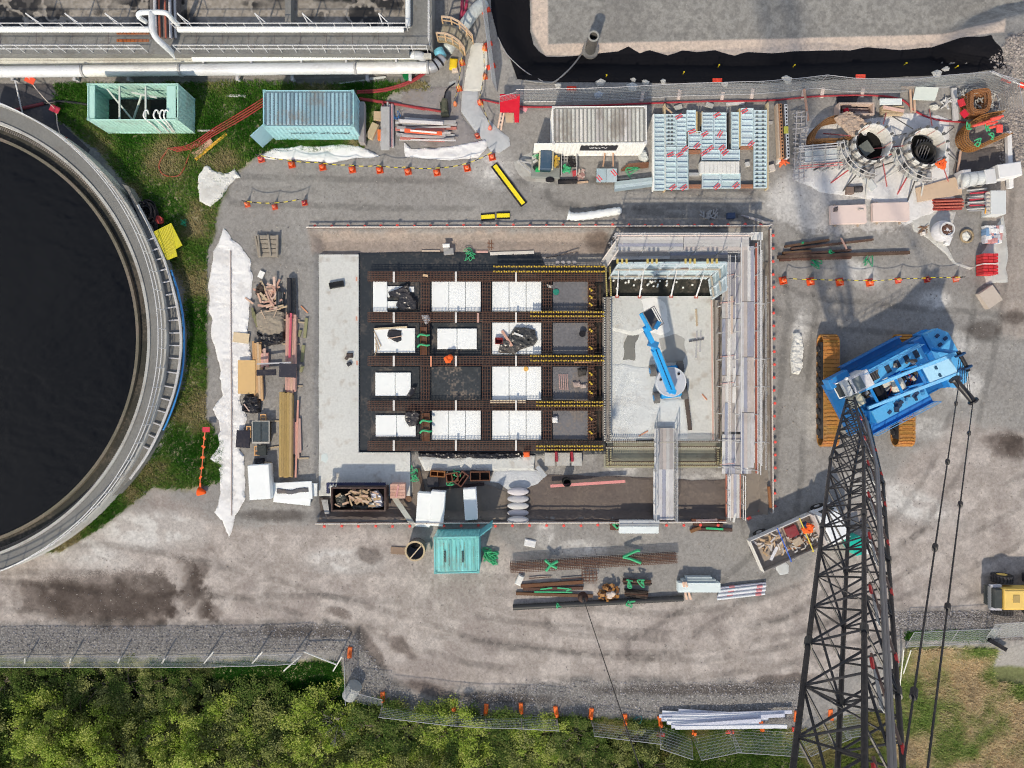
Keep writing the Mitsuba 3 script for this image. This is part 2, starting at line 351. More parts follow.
def ground_colour(p, n, uv):
	x, y = p.x, p.y
	w1, w2 = fbm(x * 0.35, y * 0.35, 3.0, octaves=4), fbm(x * 0.35 + 31.0, y * 0.35, 5.0, octaves=4)
	mid = fbm(x * 1.3, y * 1.3, 1.0, octaves=4)
	fine = noise(x * 7.0, y * 7.0, 2.0)
	grit = noise(x * 15.0, y * 15.0, 7.0)
	v1, v2, vr = voronoi(x * 7.0, y * 7.0)
	xx, yy = x + (w1 - 0.5) * 2.2 + (mid - 0.5) * 0.6, y + (w2 - 0.5) * 2.2 + (fine - 0.5) * 0.5
	c = mix((0.235, 0.225, 0.215), (0.31, 0.3, 0.285), w1)
	tan = mix(mix((0.325, 0.29, 0.267), (0.43, 0.39, 0.362), smoothstep(0.3, 0.75, mid)), (0.27, 0.235, 0.22), smoothstep(0.55, 0.8, w2) * 0.7)
	c = mix(c, tan, smoothstep(0.6, -0.6, sdf(xx, yy, Z_TAN)))
	c = mix(c, mix((0.36, 0.315, 0.28), (0.27, 0.245, 0.225), mid), smoothstep(0.5, -0.5, sdf(xx, yy, Z_TANR)))
	c = mix(c, mix((0.35, 0.29, 0.25), (0.27, 0.235, 0.21), mid), smoothstep(0.25, -0.25, sdf(x, y + (mid - 0.5) * 0.5, Z_EXC)))
	stone = mix((0.17, 0.165, 0.16), (0.36, 0.35, 0.34), vr * smoothstep(0.55, 0.15, v1))
	strip = smoothstep(0.5, -0.4, dr.minimum(sdf(x + (mid - 0.5), y + (mid - 0.5) * 1.1, Z_STRIP), sdf(x, y + (mid - 0.5) * 0.8, Z_STRIP2)))
	c = mix(c, stone, strip * 0.85)
	c = mix(c, mi.Color3f(0.46, 0.45, 0.44), smoothstep(0.4, -0.4, sdf(xx, yy, Z_CONC)) * 0.9)
	chalk = stains(x, y, mid * 0.7 + w1 * 0.3, CHALK)
	c = mix(c, mi.Color3f(0.55, 0.54, 0.52), chalk * (0.35 + 0.5 * smoothstep(0.4, 0.6, mid)))
	damp = stains(x, y, mid * 0.6 + w2 * 0.4, DAMP)
	c = mix(c, c * mi.Color3f(0.4, 0.37, 0.36), damp * 0.85)
	dz = mi.Float(9)
	for q in Z_DAMP:
		dz = dr.minimum(dz, sdf(x + (mid - 0.5) * 2.0 + (fine - 0.5) * 0.4, y + (w2 - 0.5) * 1.6 + (grit - 0.5) * 0.3, q))
	c = mix(c, c * mi.Color3f(0.44, 0.41, 0.395) * (0.8 + 0.4 * mid), smoothstep(0.3, -0.35, dz) * (0.75 + 0.25 * w1))
	rut = smoothstep(0.62, 0.8, noise(x * 0.12 + 3, (y + 0.06 * x) * 1.6 + w1 * 1.5))
	c = c * (1 - 0.08 * rut)
	for pth in TRACKS:
		d = mi.Float(1e9)
		for (ax, ay), (bx, by) in zip(pth[:-1], pth[1:]):
			ex, ey, wx, wy = bx - ax, by - ay, x - ax, y - ay
			t = dr.clip((wx * ex + wy * ey) / (ex * ex + ey * ey), 0, 1)
			d = dr.minimum(d, dr.square(wx - ex * t) + dr.square(wy - ey * t))
		d = dr.sqrt(d)
		rutk = (1 - smoothstep(0.1, 0.34, dr.abs(d - 0.95 + (w2 - 0.5) * 0.3))) * smoothstep(0.25, 0.5, fbm(x * 0.5, y * 0.5, 9.0)) * (0.55 + 0.45 * smoothstep(0.3, 0.6, noise(x * 5.0, y * 5.0, 4.0)))
		c = c * (1 - rutk * (0.2 + 0.2 * fine))
	soil = mix((0.14, 0.155, 0.07), (0.34, 0.31, 0.2), smoothstep(0.42, 0.66, mid * 0.5 + w1 * 0.5))
	gr = dr.minimum(sdf(x + (mid - 0.5) * 0.9, y + (mid - 0.5) * 0.9, Z_GRASS), sdf(x, y + (mid - 0.5) * 0.9, Z_GRASS2))
	c = mix(c, soil, smoothstep(0.25, -0.25, gr))
	bed = mix(mix((0.22, 0.215, 0.205), (0.28, 0.275, 0.26), smoothstep(0.3, 0.7, fbm(x * 3.0, y * 3.0, 2.0))), (0.16, 0.155, 0.15), smoothstep(0.6, 0.8, noise(x * 0.25, y * 1.1)) * 0.35)
	c = mix(c, bed, smoothstep(0.08, -0.08, sdf(x, y + (fine - 0.5) * 0.06, Z_BED)))
	c = mix(c, mix((0.52, 0.43, 0.36), (0.6, 0.51, 0.44), mid), smoothstep(0.1, -0.1, sdf(x, y, Z_LEDGE)))
	return c * (0.74 + 0.28 * fine + 0.24 * grit)
def ground_bump(p, n, uv):
	return noise(p.x * 9, p.y * 9) * 0.6 + noise(p.x * 20, p.y * 20, 4.0) * 0.4
scene['earth'] = {'type': 'twosided', 'b': {'type': 'principled', 'base_color': mikit.proc(ground_colour), 'roughness': 0.95, 'specular': 0.15}}
struct('ground', (np.c_[flat, vz], gf), 'earth', 'grey and tan gravel of the work site with chalky stains and damp patches', smooth=True)
def scatter_stones(poly, n, smin, smax, seed):
	r = np.random.default_rng(seed)
	p = np.asarray(poly)
	lo, hi = np.maximum(p.min(0), [-38, -29]), np.minimum(p.max(0), [38, 29])
	q = lo + r.random((n * 4, 2)) * (hi - lo)
	q = q[inside(p, q)][:n]
	z = ground_z(q)
	s = smin + (smax - smin) * r.random(len(q)) ** 3
	o = np.array([[1, 0, 0], [0, 1, 0], [-1, 0, 0], [0, -1, 0], [0, 0, 0.8], [0, 0, -0.6]])
	f = np.array([[0, 1, 4], [1, 2, 4], [2, 3, 4], [3, 0, 4], [1, 0, 5], [2, 1, 5], [3, 2, 5], [0, 3, 5]])
	v = o[None] * s[:, None, None] * (0.6 + 0.8 * r.random((len(q), 6, 1)))
	a = r.random(len(q)) * 6.28
	v = np.stack([v[..., 0] * np.cos(a)[:, None] - v[..., 1] * np.sin(a)[:, None], v[..., 0] * np.sin(a)[:, None] + v[..., 1] * np.cos(a)[:, None], v[..., 2]], -1)
	v += np.c_[q, z + s * 0.25][:, None]
	return v.reshape(-1, 3), (f[None] + 6 * np.arange(len(q))[:, None, None]).reshape(-1, 3), len(q)
def stone_patch(key, polys, n, smin, smax, seed, label, tones):
	vs, fs, us = [], [], []
	off = 0
	for k, po in enumerate(polys):
		v, f, m = scatter_stones(po, n, smin, smax, seed + k)
		vs.append(v); fs.append(f + off); off += len(v)
		us.append(np.repeat(np.random.default_rng(seed + k).choice([code(t) for t in tones], m), 6))
	u = np.concatenate(us)
	key = numbered(key)
	scene[key] = mikit.ply((np.vstack(vs), np.vstack(fs)), 'dull', False, uv=np.c_[u, np.full(len(u), 0.2)])
	labels[key] = {'label': label, 'category': 'gravel', 'kind': 'stuff'}
stone_patch('gravel', [Z_STRIP, Z_STRIP2], 9000, 0.02, 0.08, 11, 'coarse loose stones along the gravel verge above the trees', [(0.34, 0.33, 0.32), (0.25, 0.24, 0.23), (0.18, 0.175, 0.17), (0.4, 0.39, 0.38)])
stone_patch('gravel', [MP([(235, 160), (760, 150), (1020, 230), (1020, 640), (800, 690), (560, 690), (0, 620), (0, 580), (230, 530)])], 9000, 0.02, 0.06, 15, 'small loose stones scattered over the haul road', [(0.4, 0.38, 0.35), (0.2, 0.19, 0.18), (0.3, 0.27, 0.24)])
stone_patch('rubble', [MP([(1003, 40), (1030, 30), (1030, 90), (1005, 100), (985, 62)]), MP([(985, 100), (1024, 110), (1024, 170), (1000, 170)])], 2500, 0.03, 0.12, 19, 'loose grey rubble on the bank beside the lagoon', [(0.3, 0.28, 0.26), (0.2, 0.19, 0.18), (0.38, 0.35, 0.32)])
# grass
def grass(poly, n, tones, hmin, hmax, seed, label, name='grass'):
	r = np.random.default_rng(seed)
	p = np.asarray(poly)
	lo, hi = np.maximum(p.min(0), [-40, -31]), np.minimum(p.max(0), [40, 31])
	q = lo + r.random((n * 5, 2)) * (hi - lo)
	q = q[inside(p, q)]
	k3 = np.c_[q * 0.8, np.zeros(len(q))]
	d = meshkit.fbm(k3, 4, seed)
	q, d = q[:n], d[:n]
	z = ground_z(q)
	nb = 4
	m = len(q) * nb
	base = np.repeat(np.c_[q, z], nb, 0) + np.c_[(r.random((m, 2)) - 0.5) * 0.16, np.zeros(m)]
	a = r.random(m) * 6.283
	h = (hmin + (hmax - hmin) * r.random(m)) * np.repeat(0.6 + 0.9 * d, nb)
	w = 0.018 + 0.02 * r.random(m)
	lean = h * (0.3 + 0.9 * r.random(m))
	sd = np.c_[-np.sin(a), np.cos(a), np.zeros(m)] * w[:, None]
	tip = base + np.c_[np.cos(a) * lean, np.sin(a) * lean, h]
	v = np.stack([base - sd, base + sd, tip], 1).reshape(-1, 3)
	f = np.arange(3 * m).reshape(-1, 3)
	e = np.clip(np.repeat(meshkit.fbm(np.c_[q * 0.45, np.full(len(q), 4.0)], 4, seed + 9), nb) * 1.9 - 0.45 + 0.3 * (r.random(m) - 0.5), 0, 0.999)
	u = np.array([code(t) for t in tones])[(e * len(tones)).astype(int)]
	key = numbered(name)
	scene[key] = mikit.ply((v, f), 'blade', False, uv=np.c_[np.repeat(u, 3), np.zeros(3 * m)])
	labels[key] = {'label': label, 'category': 'grass', 'kind': 'stuff'}
LUSH = [(0.04, 0.15, 0.015), (0.08, 0.2, 0.03), (0.15, 0.26, 0.05), (0.25, 0.28, 0.1), (0.42, 0.36, 0.2)]
DRY = [(0.26, 0.36, 0.1), (0.42, 0.45, 0.19), (0.6, 0.54, 0.32), (0.75, 0.64, 0.42), (0.56, 0.46, 0.3)]
grass(Z_GRASS, 26000, LUSH, 0.08, 0.25, 21, 'patchy green grass between the round tank and the white sheeting')
grass(MP([(905, 650), (998, 650), (1010, 690), (1060, 700), (1060, 800), (880, 800), (905, 720)]), 16000, DRY, 0.12, 0.4, 22, 'tall dry straw coloured grass below the crane boom')
grass(MP([(470, 716), (560, 716), (700, 722), (800, 730), (900, 722), (905, 800), (560, 800)]), 17000, [(0.08, 0.16, 0.03), (0.15, 0.23, 0.05), (0.24, 0.28, 0.08), (0.36, 0.33, 0.15)], 0.1, 0.35, 23, 'mossy green grass below the orange blocked fence')
grass(MP([(150, 662), (340, 662), (346, 700), (400, 714), (380, 740), (150, 700)]), 7000, [(0.03, 0.12, 0.015), (0.05, 0.14, 0.02), (0.12, 0.14, 0.05)], 0.1, 0.3, 24, 'dark green grass in the shade of the trees by the mesh fence')  # blade tones darkened to carry the shade on this strip
grass(MP([(905, 632), (990, 630), (990, 640), (905, 640)]), 900, LUSH[:3], 0.1, 0.3, 25, 'strip of green weeds along the foot of the fallen fence')
# round clarifier tank
scene['dark_water'] = {'type': 'twosided', 'b': {'type': 'bumpmap', 'scale': 0.035, 't': mikit.proc(lambda p, n, uv: noise(p.x * 1.1 + p.y * 0.5, p.y * 2.3) * 0.6 + noise(p.x * 3.1, p.y * 4.3, 2.0) * 0.25 + noise(p.x * 0.3, p.y * 0.4, 1.0) * 1.2, eps=0.02),
											'b': {'type': 'principled', 'base_color': {'type': 'rgb', 'value': [0.004, 0.0045, 0.006]}, 'roughness': 0.16, 'specular': 0.2}}}
def concrete_colour(p, n, uv):
	a = fbm(p.x * 0.7 + p.z, p.y * 0.7, p.z, octaves=4)
	b = fbm(p.x * 2.6, p.y * 2.6 + 9.0, p.z * 2.0, octaves=4)
	f = noise(p.x * 11, p.y * 11, p.z * 11)
	c = mix((0.14, 0.14, 0.135), (0.24, 0.24, 0.23), a)
	c = mix(c, mi.Color3f(0.17, 0.16, 0.145), smoothstep(0.56, 0.75, b) * 0.6)
	return c * (0.88 + 0.24 * f)
def pale_concrete_colour(p, n, uv):
	a = fbm(p.x * 0.5, p.y * 0.5, p.z, octaves=4)
	b = fbm(p.x * 1.7 + 5, p.y * 1.7, p.z * 2.0, octaves=4)
	f = noise(p.x * 12, p.y * 12, p.z * 11)
	c = mix((0.5, 0.51, 0.49), (0.63, 0.64, 0.62), a)
	c = mix(c, mi.Color3f(0.35, 0.31, 0.26), smoothstep(0.55, 0.78, b) * 0.6)
	return c * (0.93 + 0.14 * f)
scene['concrete'] = {'type': 'twosided', 'b': {'type': 'principled', 'base_color': mikit.proc(concrete_colour), 'roughness': 0.9, 'specular': 0.2}}
scene['pale_concrete'] = {'type': 'twosided', 'b': {'type': 'principled', 'base_color': mikit.proc(pale_concrete_colour), 'roughness': 0.85, 'specular': 0.25}}
TZ = 1.4
TC = P(-81, 338, TZ)
rr = lambda px: px * (CAM_H - TZ) / FOC
tank = thing('settling_tank', 'large round concrete settling tank full of black water at the left edge', 'tank')
part(tank, 'inner_wall', ring(TC, rr(228.3), rr(231), -0.5, TZ, -75, 75, 120), M((0.42, 0.42, 0.4), 0.5))
part(tank, 'walkway', ring(TC, rr(231.2), rr(245.5), -0.5, TZ - 0.08, -75, 75, 120), 'concrete')
part(tank, 'outer_kerb', ring(TC, rr(245.6), rr(247.6), -0.5, TZ + 0.02, -75, 75, 120), M((0.4, 0.4, 0.385), 0.5))
part(tank, 'scum_channel', ring(TC, rr(216.5), rr(228.2), -0.5, TZ - 0.75, -75, 75, 120), M((0.05, 0.048, 0.045), 0.35))
part(tank, 'weir_plate', ring(TC, rr(213.5), rr(216.4), -0.5, TZ - 0.45, -75, 75, 120), M((0.16, 0.14, 0.11), 0.8))
wt = []
for a in np.arange(-75, 75, 0.55):
	c, s = math.cos(math.radians(a)), math.sin(math.radians(a))
	wt.append(rot(box(rr(224.5), rr(227.6), -0.03, 0.03, TZ - 0.75, TZ - 0.5), a, (TC[0], TC[1], 0)))
part(tank, 'weir_teeth', cat(*wt), M((0.22, 0.21, 0.2), 0.5), stuff=True)
struct('tank_water', disc(TC, rr(213.4), TZ - 0.6, 160), 'dark_water', 'still black water inside the round settling tank', True)
ot = [(128, 186), (138, 205), (147, 222), (157, 243), (165, 262), (172, 285), (178, 310), (181, 335), (180, 360), (175, 388), (167, 412), (157, 436), (145, 458), (130, 479), (116, 495)]
oi = [(108, 497), (125, 475), (142, 444), (154, 410), (161, 372), (163, 338), (161, 300), (154, 262), (143, 226), (128, 192), (122, 184)]
part(tank, 'launder_floor', prism(PP(ot + oi, 1.0), -0.4, 1.0), 'concrete')
ocl = spline(PP(ot[1:-1], 1.15), 70)
part(tank, 'launder_wall', tube(ocl, 0.09, 6), M((0.55, 0.56, 0.56), 0.3))
for k in range(10, 62, 3):
	a = ocl[k]
	d = (a - TC)[:2] / np.linalg.norm((a - TC)[:2])
	q = np.r_[a[:2] - d * 0.8, 1.12]
	part(tank, 'cross_rib', bar(a, q, 0.07, 0.1), M(GALV, 0.2))
for zz in (0.55, 1.05):
	a = np.radians(np.linspace(-72, 72, 90))
	part(tank, 'handrail', tube(np.c_[TC[0] + rr(246.8) * np.cos(a), TC[1] + rr(246.8) * np.sin(a), np.full(90, TZ + zz)], 0.03, 6), M((0.62, 0.62, 0.62), 0.1, 'paint'))
po = []
for k, a in enumerate(np.arange(-70, 71, 4.5)):
	c = TC + [rr(246.8) * math.cos(math.radians(a)), rr(246.8) * math.sin(math.radians(a)), 0]
	part(tank, 'rail_post', rod(c, c + [0, 0, 1.05], 0.028), M((0.62, 0.62, 0.62), 0.1, 'paint'))
struct('path', sheet(PP([(170, 262), (180, 272), (188, 300), (190, 335), (188, 370), (183, 400), (175, 425), (160, 452), (140, 475), (130, 482), (150, 455), (168, 420), (180, 370), (182, 330), (178, 295)]), ground_z, 0.2, 0.02, 2, 3), M((0.3, 0.29, 0.28), 0.4), 'grey gravel margin along the outside of the round tank')
thing('hose', 'bright blue hose curving along the outer edge of the round tank', 'hose', None, tube(spline([P(*q, 0.75) for q in ((171, 270), (178, 292), (183, 318), (184, 345), (182, 372), (176, 398), (168, 420), (163, 430))], 60), 0.07, 8), M((0.05, 0.25, 0.62), 0.1, 'plastic'), True)
pl = thing('grating_panel', 'yellow fibreglass grating sheet lying beside the round tank', 'grating')
part(pl, 'sheet', prism(PP([(153, 232), (171, 223), (182, 245), (175.5, 249), (177, 256), (167, 260)], 1.1), 1.02, 1.1), M((0.55, 0.5, 0.03), 0.15))
gr = []
for k in range(11):
	a, b = P(154.5 + k * 1.6, 232.5 - k * 0.8, 1.115), P(168 + k * 0.75, 259 - k * 0.9, 1.115)
	gr.append(bar(a, b, 0.03, 0.03))
part(pl, 'grating_bars', cat(*gr), M((0.7, 0.64, 0.08), 0.1), stuff=True)
hz = []
r_ = np.random.default_rng(5)
for k in range(16):
	c = G(147 + r_.random() * 7, 211 + r_.random() * 10, 0.15 + 0.04 * k)
	a = np.linspace(0, 6.3, 22)
	R = 0.35 + 0.3 * r_.random()
	hz.append(tube(np.c_[c[0] + R * np.cos(a), c[1] + R * 1.25 * np.sin(a), c[2] + 0.06 * np.sin(a * 2 + k)], 0.06, 6))
thing('hose_coil', 'heap of coiled black hose between the round tank and the yellow grating', 'hose', None, cat(*hz), M(BLACK, 0.1), True)
thing('tyre', 'black tyre lying at the lower end of the coiled hose heap', 'tyre', None, tube([P(151 + 5 * math.cos(t), 226 + 5 * math.sin(t), 0.35) for t in np.linspace(0, 6.283, 22)], 0.14, 8), M(BLACK, 0.1), True)
thing('bucket', 'small red lid of a tub beside the coiled black hose', 'bucket', None, cat(cyl(G(161, 221), 0.26, -0.1, 0.35, 16), cyl(G(161, 221), 0.28, 0.35, 0.4, 16)), M((0.45, 0.05, 0.05), 0.15))
def scrunch(name, label, cat_, px, py, r, n, m, seed, z=0.0, thick=0.03, group=None):
	"""a heap of crumpled strap or netting: one continuous looping ribbon"""
	q = np.random.default_rng(seed)
	c = G(px, py, 0.05 + z)
	pts = np.c_[(q.random((n, 2)) - 0.5) * 2 * r, q.random(n) * r * 0.5] + c
	return thing(name, label, cat_, group, tube(spline(pts, n * 6), thick * 0.7, 5), m, True)
scrunch('sling', 'small tangle of green sling lying on the grass by the yellow grating', 'sling', 185, 223, 0.28, 12, M((0.05, 0.4, 0.2), 0), 3)
# aeration basin at the top left
BZ = 2.0
def sludge(p, n, uv):
	d1, d2, r = voronoi(p.x * 0.42 + fbm(p.x * 1.2, p.y * 1.2) * 0.9, p.y * 0.5 + fbm(p.x * 1.2 + 7, p.y * 1.2) * 0.9)
	w = fbm(p.x * 0.25 + 4, p.y * 0.5, 2.0)
	f = noise(p.x * 6, p.y * 6)
	patch = smoothstep(0.05, 0.2, d2 - d1) * smoothstep(0.4, 0.55, w)
	foam = mix((0.23, 0.205, 0.17), (0.36, 0.33, 0.29), f)
	lace = noise(p.x * 3.5, p.y * 3.5)
	return mix(foam, mix((0.03, 0.028, 0.026), (0.09, 0.083, 0.075), smoothstep(0.5, 0.8, lace)), patch)
scene['sludge'] = {'type': 'twosided', 'b': {'type': 'principled', 'base_color': mikit.proc(sludge), 'roughness': 0.3, 'specular': 0.4}}
x_r = P(409, 0, BZ)[0]
x_l, y_t = -60.0, 60.0
yb = lambda py, z=BZ: P(0, py, z)[1]
basin = thing('aeration_basin', 'concrete aeration basin with brown foamy water and railed deck at the top left', 'basin')
part(basin, 'deck', box(x_l, x_r, yb(54), yb(26), 1.4, BZ), 'concrete')
part(basin, 'end_deck', box(P(405, 0, BZ)[0], P(432, 0, BZ)[0], yb(46), y_t, 1.397, BZ - 0.003), 'concrete')
part(basin, 'wall', box(x_l, P(430, 0, BZ)[0], yb(53.5), yb(49), -0.6, 1.39), M((0.5, 0.5, 0.46), 0.5))
part(basin, 'ledge', box(x_l, P(416, 0, 1.5)[0], yb(64.5, 1.0), yb(53.7) - 0.01, -0.6, 1.0), M((0.62, 0.62, 0.57), 0.45))
part(basin, 'end_wall', box(P(429, 0, BZ)[0], P(432, 0, BZ)[0] - 0.005, yb(46) + 0.005, y_t, -0.6, 1.39), 'concrete')
struct('basin_water', box(x_l, P(405, 0, BZ)[0] - 0.02, yb(26) + 0.01, y_t, 0.2, 1.3), 'sludge', 'brown foamy water with dark scum patches in the aeration basin')
for px in (0, 36, 72, 108, 196, 222, 248, 274, 300, 326, 352, 378):
	part(basin, 'deck_joint', box(P(px, 0, BZ)[0], P(px, 0, BZ)[0] + 0.05, yb(45), yb(33), BZ, BZ + 0.008), M((0.14, 0.135, 0.13), 0.2))
for a, b, nm in ((150, 176, 1), (285, 291, 2)):
	part(basin, 'cross_wall', box(P(a, 0, BZ)[0], P(b, 0, BZ)[0], yb(26) - (0.9 if nm == 1 else 0), y_t, 0.3, BZ + 0.012 * nm), M((0.13, 0.125, 0.12), 0.6) if nm == 1 else 'concrete')
for px, w, c in ((155, 0.14, GALV), (159, 0.08, (0.35, 0.1, 0.06)), (165, 0.08, (0.4, 0.12, 0.08)), (170, 0.12, GALV), (175, 0.1, (0.45, 0.45, 0.46))):
	part(basin, 'channel_pipe', tube([[P(px, 0, 2.2)[0], y_t, 2.2], P(px, 8, 2.2), P(px + 1, 38, 2.2)], w * 0.8, 8), M(c, 0.3, 'paint'), True)
for x0, x1, y0, y1 in ((117, 149, 29.5, 34.5), (117, 149, 39.5, 42)):
	part(basin, 'rusty_grate', box(P(x0, 0, BZ)[0], P(x1, 0, BZ)[0], yb(y1), yb(y0), BZ, BZ + 0.05), M((0.33, 0.1, 0.035), 0.35), label='rust red grating plate in the grey deck')
	for k in range(8):
		xx = P(x0 + (x1 - x0) * (k + 0.5) / 8, 0, BZ)[0]
		part(basin, 'grate_bar', box(xx - 0.02, xx + 0.02, yb(y1), yb(y0), BZ + 0.051, BZ + 0.075), M((0.2, 0.07, 0.03), 0.3))
RAILM = M((0.66, 0.66, 0.66), 0.1, 'paint')
def rail_run(root, p, q, n, h=1.05, r=0.026, mids=1):
	p, q = np.asarray(p, float), np.asarray(q, float)
	for k in range(mids + 1):
		z = h * (k + 1) / (mids + 1)
		part(root, 'rail', rod(p + [0, 0, z], q + [0, 0, z], r), RAILM)
	for t in np.linspace(0, 1, n):
		c = p + (q - p) * t
		part(root, 'rail_post', rod(c, c + [0, 0, h], r), RAILM)
for x0, x1, py, n in ((-30, 148, 52.5, 14), (180, 428, 52.5, 18), (-30, 148, 31, 10), (178, 408, 31, 14)):
	r0 = thing('guard_rail', {52.5: 'steel guard rail along the outer edge of the basin deck, ', 31: 'steel guard rail beside the open water of the basin, '}[py] + ('left of the curved pipe' if x1 < 160 else 'right of the curved pipe'), 'railing')
	rail_run(r0, P(x0, py, BZ), P(x1, py, BZ), n)
r0 = thing('guard_rail', 'pale steel guard rail down the right hand end of the basin deck', 'railing')
rail_run(r0, [P(430, 0, BZ)[0], y_t * 0.6, BZ], P(430, 46, BZ), 8)
for px in (41, 79, 118, 188, 263, 309, 383):
	a, b = P(px, 25, BZ), P(px - 1, 15, BZ)
	part(basin, 'light_bracket', cat(rod(a, a + [0, 0, 1.5], 0.05), rod(a + [0, 0, 1.5], a + [0.5, -0.3, 0.9], 0.035)), RAILM)
PIPEW = M((0.74, 0.75, 0.75), 0.22, 'paint')
PIPEG = M((0.55, 0.58, 0.6), 0.2, 'paint')
for x0, x1, lab in ((-40, 150, 'left'), (178, 404, 'right')):
	pp = thing('pipe', f'white pipe lying along the basin deck beside the water, {lab} of the curved pipe', 'pipe')
	part(pp, 'barrel', rod(P(x0, 29.5, 2.35), P(x1, 29.5, 2.35), 0.19, 14), PIPEW, True)
	for px in range(max(x0, 0) + 20, x1, 45):
		part(pp, 'saddle', box(P(px, 0, 2.1)[0], P(px + 2, 0, 2.1)[0], yb(31.5, 2.1), yb(27.5, 2.1), BZ, 2.3), M(GALV, 0.3))
pp = thing('pipe', 'white pipe running up the right hand end of the foamy basin', 'pipe', None, rod([P(408, 0, 2.35)[0], 50, 2.35], P(408, 27, 2.35), 0.17, 14), PIPEW, True)
cp = thing('curved_pipe', 'curved silver pipe arching over the basin deck to a white crosspiece', 'pipe')
part(cp, 'bend', tube(spline([P(175.5, 57, 1.1), P(171.5, 52, 2.0), P(165, 46, 3.0), P(156.5, 38, 3.6), P(152.5, 30, 3.9), P(152, 22, 4.0), P(151.5, 13, 4.0)], 50), 0.2, 14), M((0.6, 0.63, 0.66), 0.15, 'paint'), True)
part(cp, 'crosspiece', tube(spline([P(146, 22, 3.2), P(139, 17, 3.8), P(139.5, 13.5, 4.0), P(145, 12.5, 4.0), P(163, 12.5, 4.0), P(168.5, 15, 3.8), P(173, 20, 3.2), P(178, 24.5, 2.4)], 50), 0.16, 12), PIPEW, True)
up = thing('pipe', 'upper white pipe resting on the basin ledge and ending in a grey elbow', 'pipe')
part(up, 'barrel', rod(P(193, 58, 1.3), P(416, 55, 1.3), 0.25, 16), PIPEW, True)
part(up, 'elbow', tube(spline([P(414, 55, 1.3), P(421, 56, 1.2), P(424, 61, 0.7), P(424, 64, 0.2)], 20), 0.3, 14), M((0.5, 0.53, 0.55), 0.25, 'paint'), True)
for px in (202, 250, 300, 345, 395):
	part(up, 'support', box(P(px, 0, 1.2)[0], P(px + 2, 0, 1.2)[0], yb(63, 1.2), yb(54.5, 1.2), 0.98, 1.22), M(GALV, 0.3))
mp = thing('main_pipe', 'thick white main pipe running above the verge along the whole basin', 'pipe')
for k, (a, b) in enumerate(((-60, 84), (84, 181), (181, 356), (356, 428))):
	ya, yc = 71.8 - a * 0.0095, 71.8 - b * 0.0095
	part(mp, 'pipe_length', rod(P(a, ya, 1.0), P(b, yc, 1.0), 0.38, 20), M((0.68, 0.72, 0.74) if k % 2 == 0 else (0.78, 0.78, 0.77), 0.28, 'paint'), True)
	part(mp, 'flange', rod(P(b - 1.2, yc, 1.0), P(b + 1.2, yc, 1.0), 0.44, 20), M((0.42, 0.42, 0.42), 0.4, 'paint'), True)
for px in (12, 74, 128, 237, 292, 367, 410):
	c = P(px, 71.5, 0.62)
	part(mp, 'pipe_stand', cat(box(c[0] - 0.1, c[0] + 0.1, c[1] - 0.6, c[1] + 0.5, 0.5, 0.62), box(c[0] - 0.08, c[0] + 0.08, c[1] - 0.5, c[1] - 0.35, -0.2, 0.5), box(c[0] - 0.08, c[0] + 0.08, c[1] + 0.3, c[1] + 0.45, -0.2, 0.5)), M(GALV, 0.3))
pj = thing('wrapped_joint', 'pipe joint wrapped in silver and black tape with a pale blue end', 'pipe')
part(pj, 'silver_wrap', tube(spline([P(428, 67.6, 1.0), P(434, 66, 0.95), P(439, 62, 0.9), P(442, 58, 0.85)], 14), 0.4, 16), M((0.62, 0.62, 0.62), 0.5, 'steel'), True)
for k, t in enumerate(((430, 67), (434.5, 65.5), (438.5, 62))):
	c, d = P(*t, 0.95), P(t[0] + 1.2, t[1] - 0.6 - 0.35 * k, 0.95)
	part(pj, 'black_band', rod(c, d, 0.415, 16), M(BLACK, 0.2), True)
part(pj, 'blue_sleeve', rod(P(442, 57.5, 0.85), P(438, 50, 0.85), 0.36, 14), M((0.2, 0.55, 0.72), 0.1, 'plastic'), True)
op = thing('outfall_pipe', 'pale grey outfall pipe passing diagonally under the timber bridge', 'pipe')
part(op, 'barrel', tube(spline([P(447, 50, 0.45), P(457, 36, 0.45), P(466, 23, 0.45), P(474, 12, 0.4), P(479, 7, 0.25), P(484, 4, 0.0)], 30), 0.42, 16), M((0.52, 0.55, 0.55), 0.3, 'paint'), True)
fb = thing('footbridge', 'curved timber footbridge with rails stepping over the grey pipe', 'bridge')
bl = [P(438, 40, 1.0), P(446, 40.5, 1.35), P(453, 43, 1.35), P(460, 48, 1.0), P(465, 54.5, 0.4)]
bu = [P(443, 24, 1.0), P(452, 25, 1.35), P(460, 29, 1.35), P(467, 35.5, 1.0), P(473, 42.5, 0.4)]
lo_, hi_ = spline(bl, 12), spline(bu, 12)
for k in range(11):
	part(fb, 'tread', bar((lo_[k] + lo_[k + 1]) / 2, (hi_[k] + hi_[k + 1]) / 2, 0.26, 0.06), M((0.3, 0.29, 0.22) if k % 2 else (0.36, 0.34, 0.27), 0.4))
for side, (A, nm) in enumerate(((bl, 'near'), (bu, 'far'))):
	part(fb, 'stringer', tube(np.array(A) - [0, 0, 0.16], 0.1, 4), M(OLDWOOD, 0.3))
	top = [q + [0, 0, 1.0] for q in A]
	for q, t in zip(A, top):
		part(fb, 'post', bar(q - [0, 0, 0.2], t, 0.09), M(WOOD, 0.15))
	for q, t in zip(top[:-1], top[1:]):
		part(fb, 'top_rail', bar(q, t, 0.12, 0.05), M((0.6, 0.45, 0.3), 0.15))
		part(fb, 'mid_rail', bar(q - [0, 0, 0.5], t - [0, 0, 0.5], 0.04, 0.09), M(WOOD, 0.15))
